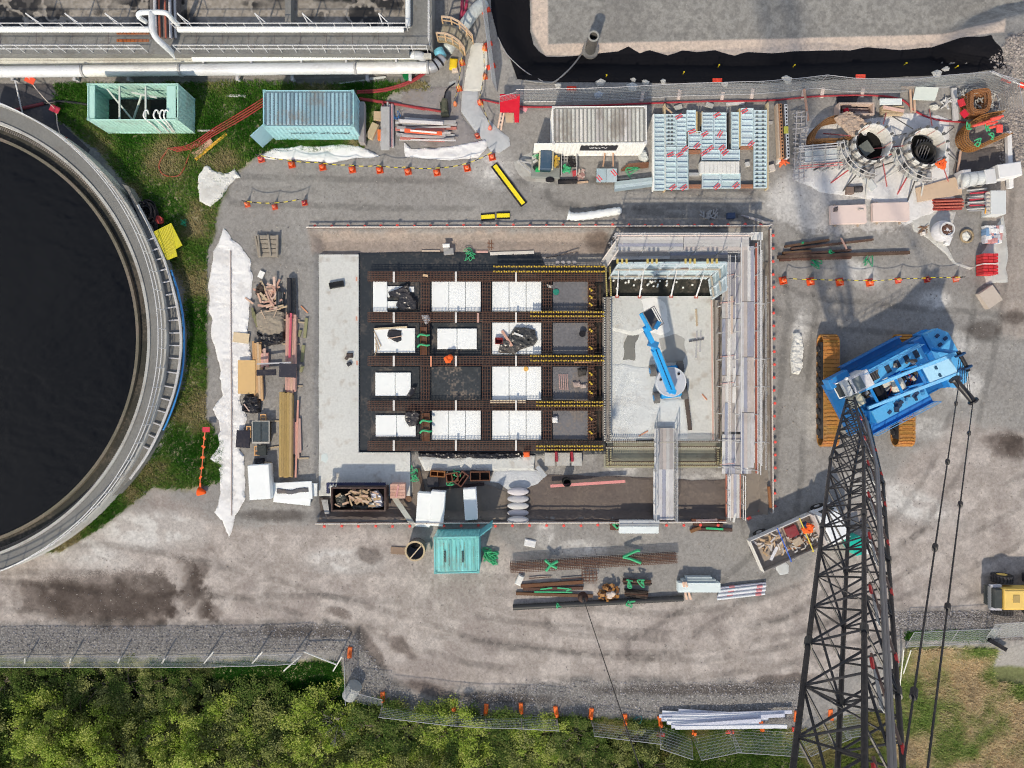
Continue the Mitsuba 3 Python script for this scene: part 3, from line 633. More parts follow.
# containers
def corrug(L, Z, pitch, depth):
	"""corrugated sheet in the x-z plane facing -y, x from 0 to L, z from 0 to Z"""
	n = max(2, int(L / pitch))
	xs, ys = [], []
	for k in range(n):
		a = k * L / n
		w = L / n
		xs += [a, a + 0.3 * w, a + 0.5 * w, a + 0.8 * w]
		ys += [0, 0, depth, depth]
	xs.append(L); ys.append(0)
	xs, ys = np.array(xs), np.array(ys)
	m = len(xs)
	v = np.vstack([np.c_[xs, ys, np.zeros(m)], np.c_[xs, ys, np.full(m, Z)]])
	i = np.arange(m - 1)
	return v, np.vstack([np.c_[i, i + 1, m + i + 1], np.c_[i, m + i + 1, m + i]])
def container(label, cx, cy, ang, L, W, Hh, side, roof, roof_dirt=0.35, open_top=False, inside_=None, side_dirt=0.4, rk=0.42):
	t = thing('container', label, 'container')
	at = (cx, cy, 0.0)
	put = lambda nm, m, mt, lab=None: part(t, nm, rot(m, ang, at), mt, label=lab)
	mm, rm = M(side, side_dirt, 'paint'), M(roof, roof_dirt, 'paint')
	z0 = gz(cx, cy) + 0.05
	h0 = z0 + 0.16
	fr = 0.12
	for sx in (-1, 1):
		for sy in (-1, 1):
			put('corner_post', box(*sorted((sx * L / 2, sx * (L / 2 - fr))), *sorted((sy * W / 2, sy * (W / 2 - fr))), z0, z0 + Hh), mm)
			for zz in (z0 - 0.01, z0 + Hh - 0.12):
				put('corner_casting', box(*sorted((sx * (L / 2 + 0.012), sx * (L / 2 - 0.17))), *sorted((sy * (W / 2 + 0.012), sy * (W / 2 - 0.16))), zz, zz + 0.135), M([c * 0.75 for c in side], 0.35, 'paint'))
	for sy in (-1, 1):
		for zz, nm in ((z0 + 0.02, 'bottom_rail'), (z0 + Hh - 0.11, 'top_rail')):
			put(nm, box(-L / 2 + 0.17, L / 2 - 0.17, *sorted((sy * W / 2, sy * (W / 2 - 0.07))), zz, zz + 0.1), mm)
		c = corrug(L - 2 * fr, Hh - 0.22, 0.28, 0.04)
		v = c[0] + [-(L / 2 - fr), 0.0, z0 + 0.11]
		if sy < 0:
			m = (v + [0, -W / 2 + 0.02, 0], c[1])
		else:
			m = (v * [1, -1, 1] + [0, W / 2 - 0.02, 0], c[1][:, ::-1])
		put('side_panel', m, mm)
	for sx in (-1, 1):
		for zz, nm in ((z0 + 0.02, 'sill'), (z0 + Hh - 0.11, 'header')):
			put(nm, box(*sorted((sx * L / 2, sx * (L / 2 - 0.08))), -W / 2 + 0.16, W / 2 - 0.16, zz, zz + 0.1), mm)
		c = corrug(W - 2 * fr, Hh - 0.22, 0.28, 0.035)
		v = c[0]
		m = (np.c_[-v[:, 1] * sx * -1, v[:, 0] - (W / 2 - fr), v[:, 2] + z0 + 0.11], c[1] if sx > 0 else c[1][:, ::-1])
		m = (m[0] * [-1 if sx > 0 else -1, 1, 1] + [sx * (L / 2 - 0.02), 0, 0], m[1])
		put('end_panel', m, mm)
	put('floor', box(-L / 2 + 0.08, L / 2 - 0.08, -W / 2 + 0.08, W / 2 - 0.08, z0 + 0.05, z0 + 0.15), M((0.06, 0.05, 0.04) if open_top else (0.2, 0.16, 0.11), 0.4))
	if not open_top:
		n = int((L - 0.2) / 0.27)
		zr = z0 + Hh - 0.05
		put('roof_sheet', box(-L / 2 + 0.09, L / 2 - 0.09, -W / 2 + 0.075, W / 2 - 0.075, zr - 0.03, zr), M([c * rk for c in roof], roof_dirt, 'paint'))
		for k in range(n):
			x = -L / 2 + 0.2 + (L - 0.4) * (k + 0.5) / n
			b = np.array([[x - 0.085, -W / 2 + 0.15], [x + 0.085, -W / 2 + 0.15], [x + 0.085, W / 2 - 0.15], [x - 0.085, W / 2 - 0.15]])
			s = np.array([[0.035, 0.05], [-0.035, 0.05], [-0.035, -0.05], [0.035, -0.05]])
			tone = 0.75 + 0.5 * rng.random()
			put('roof_rib', hexa(np.c_[b, np.full(4, zr + 0.001)], np.c_[b + s, np.full(4, zr + 0.035)]), M([min(c * tone, 0.8) for c in roof], roof_dirt, 'paint'))
	return t, z0
TEAL = (0.27, 0.55, 0.55)
a, b = P(88.5, 84.5, 2.6), P(177.5, 119.5, 2.6)
c1, z0 = container('pale green container with open top and timbers inside beside the white main pipe', (a[0] + b[0]) / 2, (a[1] + b[1]) / 2, 0, 6.06, 2.44, 2.6, (0.42, 0.68, 0.6), (0.42, 0.68, 0.6), open_top=True)
ox, oy = (a[0] + b[0]) / 2, (a[1] + b[1]) / 2
LG = M((0.42, 0.68, 0.6), 0.2, 'paint')
part(c1, 'roof_strip', box(ox + 2.25, ox + 2.85, oy - 1.1, oy + 1.1, 2.55, 2.62), LG)
part(c1, 'roof_strip', box(ox - 2.9, ox - 2.55, oy - 1.1, oy + 1.1, 2.55, 2.62), LG)
for k, (q, w) in enumerate((((-1.9, 1.0, 2.3), (-0.6, -1.0, 0.8)), ((-1.0, 1.1, 2.4), (-1.0, -1.1, 2.4)), ((0.75, 1.1, 2.4), (0.75, -1.1, 2.4)), ((0.0, 0.9, 1.5), (-1.3, -1.0, 0.5)), ((-0.3, 0.8, 2.2), (1.4, 0.45, 2.2)))):
	part(c1, 'brace', bar(np.add((ox, oy, 0), q), np.add((ox, oy, 0), w), 0.1), M((0.55, 0.6, 0.55), 0.2))
part(c1, 'black_inset', box(ox + 0.1, ox + 2.2, oy - 1.05, oy + 1.0, 0.35, 0.5), M(BLACK, 0.1))
hose = thing('bundle_of_tubes', 'bent white plastic tubes hooked over the side of the pale green open container', 'tube')
for k, px in enumerate((144, 154, 160, 164)):
	part(hose, 'tube', tube(spline([P(px + 17 - k * 2, 132, 0.3), P(px + 8 - k, 124, 2.1), P(px, 117, 2.75), P(px + 1, 111, 2.75), P(px + 3.5, 110.5, 2.7), P(px + 4.5, 114, 2.4)], 24), 0.055, 8), M(WHITE, 0.05, 'plastic'), True)
a, b = P(265, 91.5, 2.6), P(352, 125.5, 2.6)
ox, oy = (a[0] + b[0]) / 2, (a[1] + b[1]) / 2
BLU = (0.33, 0.58, 0.62)
c2, z0 = container('weathered pale blue container with ribbed roof and dark lettering on its side', ox, oy, 0, 6.06, 2.44, 2.6, BLU, (0.27, 0.42, 0.49), 0.75)
dl = part(c2, 'door_leaf', rot(cat(box(0, 1.2, -0.03, 0.03, 0.2, 2.5), *[box(0.1, 1.1, -0.05, -0.03, z, z + 0.07) for z in (0.3, 0.9, 1.5, 2.1)], *[rod([x, -0.07, 0.25], [x, -0.07, 2.45], 0.025) for x in (0.4, 0.9)]), 222, (ox - 3.03, oy - 1.0, 0)), M((0.3, 0.52, 0.58), 0.25, 'paint'), label='blue container door swung open to the left')
def lettering(root, text, h, pos, ang, tilt, m, bold=True):
	r, x, ms = np.random.default_rng(len(text)), 0.0, []
	for ch in text:
		if ch != ' ':
			for k in range(3):
				a = r.random() * 3.14
				c, d = np.array([x + 0.12 * r.random(), h * (0.2 + 0.6 * r.random()), 0]), np.array([math.cos(a), math.sin(a), 0]) * h * 0.24
				ms.append(bar(c - d, c + d, 0.045, 0.008))
		x += h * 0.62
	v, f = cat(*ms)
	return part(root, 'lettering', rot((v - [x / 2, 0, 0], f), ang, pos, tilt), m)
lettering(c2, 'xxxxxxxxxx xxxxxxxxxxx', 0.3, (ox + 0.5, oy - 1.236, 1.25), 0, 90, M((0.06, 0.08, 0.1), 0))
a, b = P(554, 107, 2.6), P(645, 143, 2.6)
ox, oy = (a[0] + b[0]) / 2, (a[1] + b[1]) / 2
c3, z0 = container('white container with grimy ribbed roof and a black name panel on its side', ox, oy, 0.4, 6.3, 2.5, 2.6, (0.78, 0.78, 0.76), (0.58, 0.57, 0.53), 0.75, side_dirt=0.06)
part(c3, 'name_panel', box(ox - 1.2, ox + 1.3, oy - 1.275, oy - 1.252, 1.2, 2.2), M((0.03, 0.03, 0.035), 0), label='black name panel on white container side')
lettering(c3, 'xxxxxx', 0.34, (ox + 0.05, oy - 1.277, 1.65), 0.4, 90, M((0.7, 0.7, 0.7), 0))
part(c3, 'name_stripe', box(ox - 1.2, ox + 1.3, oy - 1.278, oy - 1.2755, 1.3, 1.38), M((0.6, 0.6, 0.6), 0))
dl = part(c3, 'door_leaf', rot(cat(box(0, 1.2, -0.03, 0.03, 0.2, 2.5), *[rod([x, -0.07, 0.25], [x, -0.07, 2.45], 0.025) for x in (0.4, 0.9)]), 180, (ox - 3.15, oy - 1.2, 0)), M(WHITE, 0.05, 'paint'), label='white container door swung open to the left')
a, b = P(434.5, 537.5, 2.6), P(478.5, 572.5, 2.6)
ox, oy = (a[0] + b[0]) / 2, (a[1] + b[1]) / 2
TQ = (0.2, 0.56, 0.55)
c4, z0 = container('short turquoise container with two dark scrapes on its flat roof', ox, oy, 1.0, 3.0, 2.44, 2.6, TQ, TQ, 0.4, rk=0.9)
for dx, w in ((-0.75, 0.08), (0.42, 0.07)):
	part(c4, 'roof_slot', rot(cbox(0.12, 0.75, 0.03), 1, (ox + dx, oy - 0.1, z0 + 2.6)), M((0.06, 0.1, 0.1), 0.3))
for dx, ln in ((-0.5, 1.5), (-0.85, 1.6), (0.3, 1.4), (0.55, 1.7), (1.15, 1.2), (0.0, 1.0)):
	part(c4, 'rust_streak', rot(cbox(0.035, ln, 0.012), 1, (ox + dx, oy, z0 + 2.585)), M((0.2, 0.3, 0.27), 0.8))
part(c4, 'door_leaf', rot(cat(box(0, 1.15, -0.03, 0.03, 0.2, 2.5), *[rod([x, -0.07, 0.25], [x, -0.07, 2.45], 0.025) for x in (0.4, 0.9)]), 38, (ox + 1.45, oy + 1.15, 0)), M((0.12, 0.4, 0.44), 0.2, 'paint'), label='turquoise container door standing open')
# crawler crane
CB, CBL, CBD = (0.02, 0.23, 0.6), (0.1, 0.4, 0.74), (0.015, 0.13, 0.36)
BLUE, BLUEL = M(CB, 0.3, 'paint'), M(CBL, 0.3, 'paint')
IRON = M((0.022, 0.022, 0.024), 0.12, 'paint')
cr = thing('crawler_crane', 'blue crawler crane with rust orange tracks and a black lattice boom', 'crane')
CO = np.array([24.6, -0.45, 0.0])
CANG = math.degrees(math.atan2(-0.469, -0.883))   # local +x = forward
def cl(m):
	return rot(m, CANG, CO)
def cp_(u, v, z):
	e1, e2 = np.array([-0.883, -0.469]), np.array([0.469, -0.883])
	return np.array([*(CO[:2] + e1 * u + e2 * v), z])
for side, (cx, nm) in enumerate(((21.95, 'left'), (27.15, 'right'))):
	L2, zc, R = 3.85, 0.62, 0.5
	fr = part(cr, 'track_frame', box(cx - 0.52, cx + 0.52, CO[1] - 3.35, CO[1] + 3.35, 0.2, 1.06), IRON)
	for yy in np.linspace(-2.9, 2.9, 9):
		part(fr, 'roller', rot(cyl((0, 0), 0.24, -0.6, 0.6, 12), 90, (cx, CO[1] + yy, 0.34), 90), IRON)
	path = [(y, zc + R) for y in np.linspace(-3.3, 3.3, 24)]
	path += [(3.3 + R * math.sin(a), zc + R * math.cos(a)) for a in np.linspace(0.3, 2.84, 6)]
	path += [(y, zc - R) for y in np.linspace(3.3, -3.3, 24)]
	path += [(-3.3 - R * math.sin(a), zc - R * math.cos(a)) for a in np.linspace(0.3, 2.84, 6)]
	pth = np.array(path)
	for k in range(len(pth)):
		a, b = pth[k], pth[(k + 1) % len(pth)]
		c, d = (a + b) / 2, b - a
		ln = np.linalg.norm(d)
		tilt = math.degrees(math.atan2(d[1], d[0]))
		sh = cat(cbox(1.12, ln * 0.94, 0.07), box(-0.54, 0.54, -ln * 0.42, -ln * 0.25, 0.07, 0.12), box(-0.54, -0.35, -ln * 0.2, ln * 0.4, 0.07, 0.1), box(0.35, 0.54, -ln * 0.2, ln * 0.4, 0.07, 0.1))
		v = sh[0].copy()
		ca, sa = d / ln
		part(fr, 'track_shoe', (np.c_[v[:, 0] + cx, CO[1] + c[0] + v[:, 1] * ca - v[:, 2] * sa, c[1] + v[:, 1] * sa + v[:, 2] * ca], sh[1]), M((0.40 + 0.08 * rng.random(), 0.19 + 0.03 * rng.random(), 0.055), 0.3))
part(cr, 'car_body', box(22.3, 26.9, CO[1] - 1.3, CO[1] + 1.3, 0.5, 1.15), IRON)
part(cr, 'slew_ring', cyl(CO, 1.25, 1.15, 1.45, 28), IRON)
part(cr, 'deck_frame', cl(box(-4.2, 2.9, -1.95, 1.95, 1.45, 1.8)), M(CBD, 0.2, 'paint'))
eh = part(cr, 'engine_house', cl(box(-3.4, 1.2, -1.75, -0.75, 1.82, 3.15)), BLUE)
part(eh, 'roof', cl(rot(cbox(4.6, 1.0, 0.05), 0, (-1.1, -1.25, 3.152))), BLUEL)
for u in (-2.9, -2.2, -1.5, -0.8):
	part(eh, 'roof_hatch', cl(rot(cbox(0.32, 0.5, 0.04), 0, (u, -1.2, 3.205))), M((0.03, 0.05, 0.08), 0.2))
part(eh, 'grille', cl(rot(cbox(1.0, 0.6, 0.05), 0, (0.45, -1.25, 3.205))), M((0.035, 0.035, 0.04), 0.1))
for k in range(6):
	part(eh, 'grille_slat', cl(box(0.0 + k * 0.16, 0.03 + k * 0.16, -1.53, -0.97, 3.256, 3.275)), M((0.12, 0.12, 0.12), 0.1))
for k in range(5):
	part(eh, 'side_door', cl(box(-3.3 + k * 0.9, -2.46 + k * 0.9, -1.79, -1.752, 1.9, 3.05)), M(CB, 0.15, 'paint'))
wk = part(cr, 'side_walkway', cl(box(-3.2, 1.3, -2.45, -1.96, 1.62, 1.7)), M(CBD, 0.15, 'paint'))  # walkway and kick panel in darker blue: shade of this flank painted in
part(wk, 'kick_panel', cl(box(-3.2, 1.3, -2.5, -2.452, 1.3, 2.1)), M((0.015, 0.14, 0.42), 0.15, 'paint'))
part(cr, 'tool_box', cl(rot(cbox(1.5, 0.7, 0.85, 0.04), 0, (2.1, -1.95, 1.81))), M((0.02, 0.2, 0.52), 0.12, 'paint'))
def cl0(m):
	return cl((m[0] - [0.72, 0, 0], m[1]))
cab = part(cr, 'cab', cl0(box(1.25, 3.05, -1.85, -0.8, 1.7, 3.3)), M((0.55, 0.57, 0.58), 0.1, 'paint'))
part(cab, 'roof', cl0(hexa(np.array([[1.2, -1.9, 3.302], [2.55, -1.9, 3.302], [2.55, -0.75, 3.302], [1.2, -0.75, 3.302]]), np.array([[1.25, -1.85, 3.42], [2.5, -1.85, 3.42], [2.5, -0.8, 3.42], [1.25, -0.8, 3.42]]))), M((0.62, 0.64, 0.66), 0.1, 'paint'))
GLASS = M((0.03, 0.035, 0.038), 0.0, 'plastic')
part(cab, 'skylight', cl0(box(1.85, 2.45, -1.75, -0.9, 3.422, 3.44)), M((0.2, 0.22, 0.23), 0.0, 'plastic'))
part(cab, 'windscreen', cl0(hexa(np.array([[3.052, -1.8, 2.0], [3.08, -1.8, 2.0], [3.08, -0.85, 2.0], [3.052, -0.85, 2.0]]), np.array([[2.62, -1.78, 3.33], [2.66, -1.78, 3.33], [2.66, -0.87, 3.33], [2.62, -0.87, 3.33]]))), GLASS)
part(cab, 'front_window', cl0(hexa(np.array([[2.6, -1.82, 3.25], [3.3, -1.78, 2.5], [3.3, -0.88, 2.5], [2.6, -0.84, 3.25]]), np.array([[2.6, -1.82, 3.3], [3.34, -1.78, 2.52], [3.34, -0.88, 2.52], [2.6, -0.84, 3.3]]))), GLASS)
for v in (-1.84, -0.82):
	part(cab, 'window_frame', cl0(bar((2.58, v, 3.3), (3.36, v, 2.5), 0.06)), M(WHITE, 0.05, 'paint'))
part(cab, 'window_frame', cl0(bar((3.35, -1.84, 2.5), (3.35, -0.82, 2.5), 0.06)), M(WHITE, 0.05, 'paint'))
part(cab, 'beacon', cl0(cyl((2.7, -1.95), 0.1, 3.3, 3.45, 10)), M(WHITE, 0, 'plastic'))
for v in (-2.2, -1.9):
	part(cab, 'step_rail', cl0(rod((3.3, v, 1.75), (3.3, v, 2.7), 0.025)), M((0.5, 0.2, 0.15), 0.1))
rail_colour = M((0.1, 0.3, 0.6), 0.1, 'paint')
for k in range(14):
	u, v = -3.0 + 4.4 * rng.random(), (-1.7 + 0.9 * rng.random()) if k % 2 else (0.9 + 0.8 * rng.random())
	part(cr, 'fitting', cl(rot(cbox(0.1 + 0.25 * rng.random(), 0.08 + 0.18 * rng.random(), 0.1 + 0.12 * rng.random()), 90 * rng.random(), (u, v, 3.2 if v < 0 else 2.86))), M([(0.03, 0.05, 0.09), (0.5, 0.52, 0.5), (0.06, 0.25, 0.5), (0.12, 0.11, 0.1)][k % 4], 0.3))
for k in range(26):
	u, v = -3.2 + 4.6 * rng.random(), -0.55 + 1.2 * rng.random()
	part(cr, 'machinery', cl(rot(cbox(0.15 + 0.3 * rng.random(), 0.1 + 0.25 * rng.random(), 0.3 + 0.5 * rng.random(), 0.02), 40 * rng.random(), (u, v, 1.8))), M([(0.04, 0.04, 0.045), (0.3, 0.3, 0.3), (0.08, 0.2, 0.42), (0.5, 0.47, 0.38), (0.1, 0.08, 0.06)][k % 5], 0.35))
part(cr, 'exhaust', cl(cyl((-2.4, -0.95), 0.11, 3.2, 3.75, 12)), M((0.12, 0.1, 0.09), 0.4))
for u in np.linspace(-3.2, 0.9, 7):
	part(cr, 'roof_rail', cl(rod((u, -1.72, 3.2), (u, -1.72, 4.1), 0.022)), rail_colour)
for z in (3.65, 4.1):
	part(cr, 'roof_rail', cl(rod((-3.2, -1.72, z), (0.9, -1.72, z), 0.022)), rail_colour)
for u, r, c, nm in ((0.1, 0.42, BLACK, 'hoist_drum'), (-1.25, 0.46, (0.62, 0.6, 0.5), 'boom_drum')):
	w = part(cr, nm, cl(rot(cyl((0, 0), r, -0.55, 0.55, 20), 0, (u, 0.05, 2.35), 90)), M(c, 0.25), True)
	for v in (-0.6, 0.62):
		part(w, 'flange', cl(rot(cyl((0, 0), r + 0.14, -0.03, 0.03, 20), 0, (u, 0.05 + v, 2.35), 90)), BLUE)
part(cr, 'cream_tank', cl(rot(cbox(0.9, 0.8, 0.7, 0.05), 0, (1.6, -0.1, 1.8))), M((0.6, 0.57, 0.45), 0.2, 'paint'))
part(cr, 'cream_tank', cl(rot(cbox(0.5, 0.7, 0.9, 0.05), 0, (-0.55, -0.4, 1.8))), M((0.6, 0.58, 0.48), 0.2, 'paint'))
part(cr, 'hydraulic_block', cl(rot(cbox(0.8, 0.6, 0.5, 0.04), 0, (0.95, -0.2, 1.8))), M((0.04, 0.035, 0.03), 0.3))
for k in range(9):
	u = -0.3 - 0.25 * k
	part(cr, 'hydraulic_hose', cl(tube(spline([(u, -0.6, 2.0), (u - 0.3, -0.2, 2.5 + 0.2 * rng.random()), (u - 0.5, 0.3, 2.3), (u - 0.4 + 0.5 * rng.random(), 0.8, 2.0)], 14), 0.035, 5)), M(((0.4, 0.06, 0.05), BLACK, (0.1, 0.1, 0.1))[k % 3], 0.1), True)
rh = part(cr, 'pump_house', cl(box(-2.6, 1.3, 0.85, 1.75, 1.82, 2.75)), BLUE)
part(rh, 'roof', cl(rot(cbox(2.3, 0.9, 0.05), 0, (-1.4, 1.3, 2.752))), BLUEL)
part(rh, 'roof', cl(rot(cbox(1.5, 0.9, 0.12), 0, (0.55, 1.3, 2.752))), BLUEL)
for u, v, w, d in ((-0.4, 1.3, 0.4, 0.5), (-1.8, 1.25, 0.5, 0.25), (0.3, 1.45, 0.25, 0.2), (-1.2, 1.0, 0.35, 0.2)):
	part(rh, 'roof_hatch', cl(rot(cbox(w, d, 0.05), 20, (u, v, 2.875 if u > -0.2 else 2.805))), M((0.03, 0.06, 0.12), 0.2))
w2 = part(cr, 'side_walkway', cl(box(-3.2, 2.1, 1.96, 2.5, 1.62, 1.7)), M((0.03, 0.2, 0.55), 0.15, 'paint'))
part(w2, 'kick_panel', cl(box(-3.2, 2.1, 2.502, 2.55, 1.4, 1.9)), BLUE)
rail_col = M((0.1, 0.3, 0.6), 0.1, 'paint')
for z in (2.2, 2.65):
	part(w2, 'handrail', cl(rod((-3.2, 2.52, z), (1.6, 2.52, z), 0.025)), rail_col)
for u in np.linspace(-3.2, 1.6, 6):
	part(w2, 'rail_post', cl(rod((u, 2.52, 1.7), (u, 2.52, 2.65), 0.025)), rail_col)
for k, (z0, z1, e) in enumerate(((1.3, 1.9, 0.0), (1.915, 2.5, 0.05), (2.515, 3.1, 0.02))):
	s = 2.05 - e
	pts = [(-4.25, -s), (-4.25, s), (-5.0, s), (-5.5, s - 0.6), (-5.5, -s + 0.6), (-5.0, -s)]
	part(cr, 'counterweight', cl(prism(np.array(pts), z0, z1)), BLUEL if k == 2 else BLUE)
for u, v in ((-4.7, -1.6), (-4.7, 1.6), (-4.6, -1.0), (-5.1, -1.2), (-5.0, 1.1)):
	part(cr, 'lifting_eye', cl(rot(cbox(0.24, 0.18, 0.14), 15, (u, v, 3.102))), M((0.03, 0.06, 0.12), 0.1))
part(cr, 'rear_box', cl(rot(cbox(0.7, 1.2, 0.5, 0.04), 0, (-3.85, -1.3, 2.0))), BLUE)
GT = 5.6
for v in (-0.62, 0.62):
	part(cr, 'gantry_leg', cl(bar((1.3, v, 2.5), (-3.9, v, GT), 0.2, 0.28)), BLUEL)
	part(cr, 'gantry_leg', cl(bar((-4.1, v * 1.5, 3.1), (-3.95, v, GT), 0.16, 0.2)), BLUE)
	part(cr, 'gantry_strut', cl(bar((-1.4, v, 2.2), (-3.2, v, GT - 0.5), 0.12)), BLUE)
for t in (0.12, 0.38, 0.62):
	u, z = 1.3 - 5.2 * t, 2.5 + (GT - 2.5) * t
	part(cr, 'gantry_brace', cl(bar((u, -0.62, z), (u, 0.62, z), 0.14)), BLUE)
part(cr, 'gantry_platform', cl(hexa(np.array([[-2.1, -0.5, 4.55], [-3.5, -0.5, 5.38], [-3.5, 0.5, 5.38], [-2.1, 0.5, 4.55]])[::-1], np.array([[-2.1, -0.5, 4.62], [-3.5, -0.5, 5.45], [-3.5, 0.5, 5.45], [-2.1, 0.5, 4.62]])[::-1])), M((0.25, 0.5, 0.72), 0.15, 'paint'))
for v in (-0.25, 0.28):
	part(cr, 'platform_hole', cl(rot(cyl((0, 0), 0.13, 0, 0.03, 12), 0, (-2.7, v, 4.98), 0)), M((0.03, 0.08, 0.15), 0))
sh_ = part(cr, 'sheave_block', cl(rot(cyl((0, 0), 0.12, -0.7, 0.7, 18), 0, (-4.0, 0, GT + 0.1), 90)), IRON)
for v in (-0.45, 0.45):
	part(sh_, 'sheave', cl(rot(cyl((0, 0), 0.33, -0.04, 0.04, 20), 0, (-4.0, v, GT + 0.1), 90)), M((0.03, 0.08, 0.18), 0.1))
BF = np.array([23.36, -1.9, 2.0])
BD = np.array([-14.76, -7.88, 29.9]); BD /= np.linalg.norm(BD)
BW = np.array([0.469, -0.883, 0.0])
BN = np.cross(BW, BD); BN /= np.linalg.norm(BN)
if BN[2] < 0:
	BN = -BN
BL = 44.8
TIP = BF + BD * BL
def bp(s, w, n):
	k = 0.25 + 0.62 * min(1.0, s / 11.8) if s < 11.8 else 0.87
	wk_ = 1.08
	if s > BL - 6:
		f = (BL - s) / 6
		k, wk_ = 0.25 + 0.62 * f, 0.45 + 0.63 * f
	return BF + BD * s + BW * (w * wk_) + BN * (n * k)
st = np.r_[0, 11.8, BL - 6, BL]
cm = [tube([bp(s, w, n) for s in st], 0.085, 10) for w in (-1, 1) for n in (-1, 1)]
boom = part(cr, 'boom', cat(*cm), IRON, True, label='black lattice boom of four chords')
for w in (-1, 1):
	part(boom, 'foot_lug', bar(bp(-0.5, w, 0), bp(0.3, w, 0), 0.16, 0.5), IRON)
nodes = np.r_[np.linspace(0.3, 11.8, 8), np.linspace(11.8, BL - 6, 13)[1:], np.linspace(BL - 6, BL, 5)[1:]]
for k in range(len(nodes) - 1):
	s, e = nodes[k], nodes[k + 1]
	fl = 1 if k % 2 == 0 else -1
	for n in (-1, 1):
		part(boom, 'lacing_bar', rod(bp(s, -fl, n), bp(e, fl, n), 0.042), IRON)
		if k % 2 == 0 or s > 11:
			part(boom, 'cross_bar', rod(bp(s, -1, n), bp(s, 1, n), 0.042), IRON)
	m_ = (s + e) / 2
	for w in (-1, 1):
		part(boom, 'lacing_bar', rod(bp(s, w, -1), bp(m_, w, 1), 0.036), IRON)
		part(boom, 'lacing_bar', rod(bp(m_, w, 1), bp(e, w, -1), 0.036), IRON)
		part(boom, 'cross_bar', rod(bp(s, w, -1), bp(s, w, 1), 0.036), IRON)
	if k % 3 == 1:
		part(boom, 'inner_brace', rod(bp(s, -1, -1), bp(s, 1, 1), 0.032), IRON)
for s in (11.8, 20.8, 29.8, 38.8):
	for w in (-1, 1):
		for n in (-1, 1):
			part(boom, 'pin_joint', tube([bp(s - 0.22, w, n), bp(s + 0.22, w, n)], 0.13, 10), M((0.04, 0.04, 0.042), 0.2, 'paint'))
off = lambda s, w, n: bp(s, w, 1) + BN * n
for w in (0.02, 0.22):
	part(boom, 'catwalk_tube', tube([off(s, w, 0.12) for s in (2.0, 11.8, BL - 6)], 0.07, 8), M((0.3, 0.31, 0.32), 0.2, 'steel'))
for k, s in enumerate(np.arange(4.5, 36, 4.4)):
	part(boom, 'rest_plate', bar(off(s, -0.45, 0.02), off(s + 1.4, -0.1, 0.02), 0.28, 0.02, up=BN), M((0.42, 0.45, 0.47), 0.2, 'steel'))
	part(boom, 'bracket', bar(off(s - 0.3, -0.7, 0.05), off(s + 1.5, 0.85, 0.05), 0.07, 0.07, up=BN), M((0.16, 0.1, 0.08), 0.3, 'paint'))
	for w in (-0.72, 0.9):
		part(boom, 'red_tip', bar(off(s + (0.0 if w < 0 else 1.4), w, 0.06), off(s + (0.35 if w < 0 else 1.75), w + 0.08, 0.06), 0.1, 0.08, up=BN), M((0.6, 0.06, 0.06), 0.05, 'paint'), label='red painted bracket tip on boom')
for v in (-0.35, 0.0, 0.35):
	part(boom, 'head_sheave', rot(cyl((0, 0), 0.45, -0.05, 0.05, 24), math.degrees(math.atan2(BD[1], BD[0])), TIP + BW * v, 90), IRON)
EA, EB = P(954, 379, 7.2), P(973, 401, 7.2)
eq = part(cr, 'equaliser', rod(EA, EB, 0.2, 12), IRON, True)
for e in (EA, EB):
	part(eq, 'cheek', rod(e - (EB - EA) * 0.02, e + (EB - EA) * 0.04, 0.32, 14), IRON)
for w, e in ((-0.5, EA * 0.75 + EB * 0.25), (0.5, EB)):
	t1 = TIP + BW * w * 0.8
	pd = part(cr, 'pendant_line', rod(e, t1, 0.035, 6), IRON, label='boom pendant line')
	for t in (0.09, 0.3, 0.5, 0.7, 0.9) if w < 0 else (0.14, 0.36, 0.56, 0.76):
		c = e + (t1 - e) * t
		part(pd, 'coupling', rod(c - (t1 - e) * 0.004, c + (t1 - e) * 0.004, 0.1, 8), IRON)
for k in range(6):
	a = cp_(-4.0, -0.5 + 0.2 * k, GT + 0.1)
	part(cr, 'reeving_rope', rod(a, EA + (EB - EA) * (0.1 + 0.16 * k), 0.02, 5), IRON)
HB = np.array([4.06, -12.2, 9.3])
hb = thing('hook_ball', 'dark hook ball hanging on a single rope over the haul road below the steel stacks', 'hook')
part(hb, 'rope', rod(HB + [0, 0, 0.5], [HB[0], HB[1], TIP[2]], 0.022, 6), IRON)
part(hb, 'ball', (sphere((0, 0, 0), 0.3, 2)[0] * [1, 1, 1.25] + HB, sphere((0, 0, 0), 0.3, 2)[1]), M((0.05, 0.025, 0.02), 0.2), True)
part(hb, 'socket', cyl(HB, 0.1, HB[2] + 0.25, HB[2] + 0.8, 10), IRON)
part(hb, 'hook', tube([HB + [0.16 * math.cos(a), 0, -0.52 + 0.17 * math.sin(a)] for a in np.linspace(1.6, 6.0, 14)], 0.04, 6), IRON)
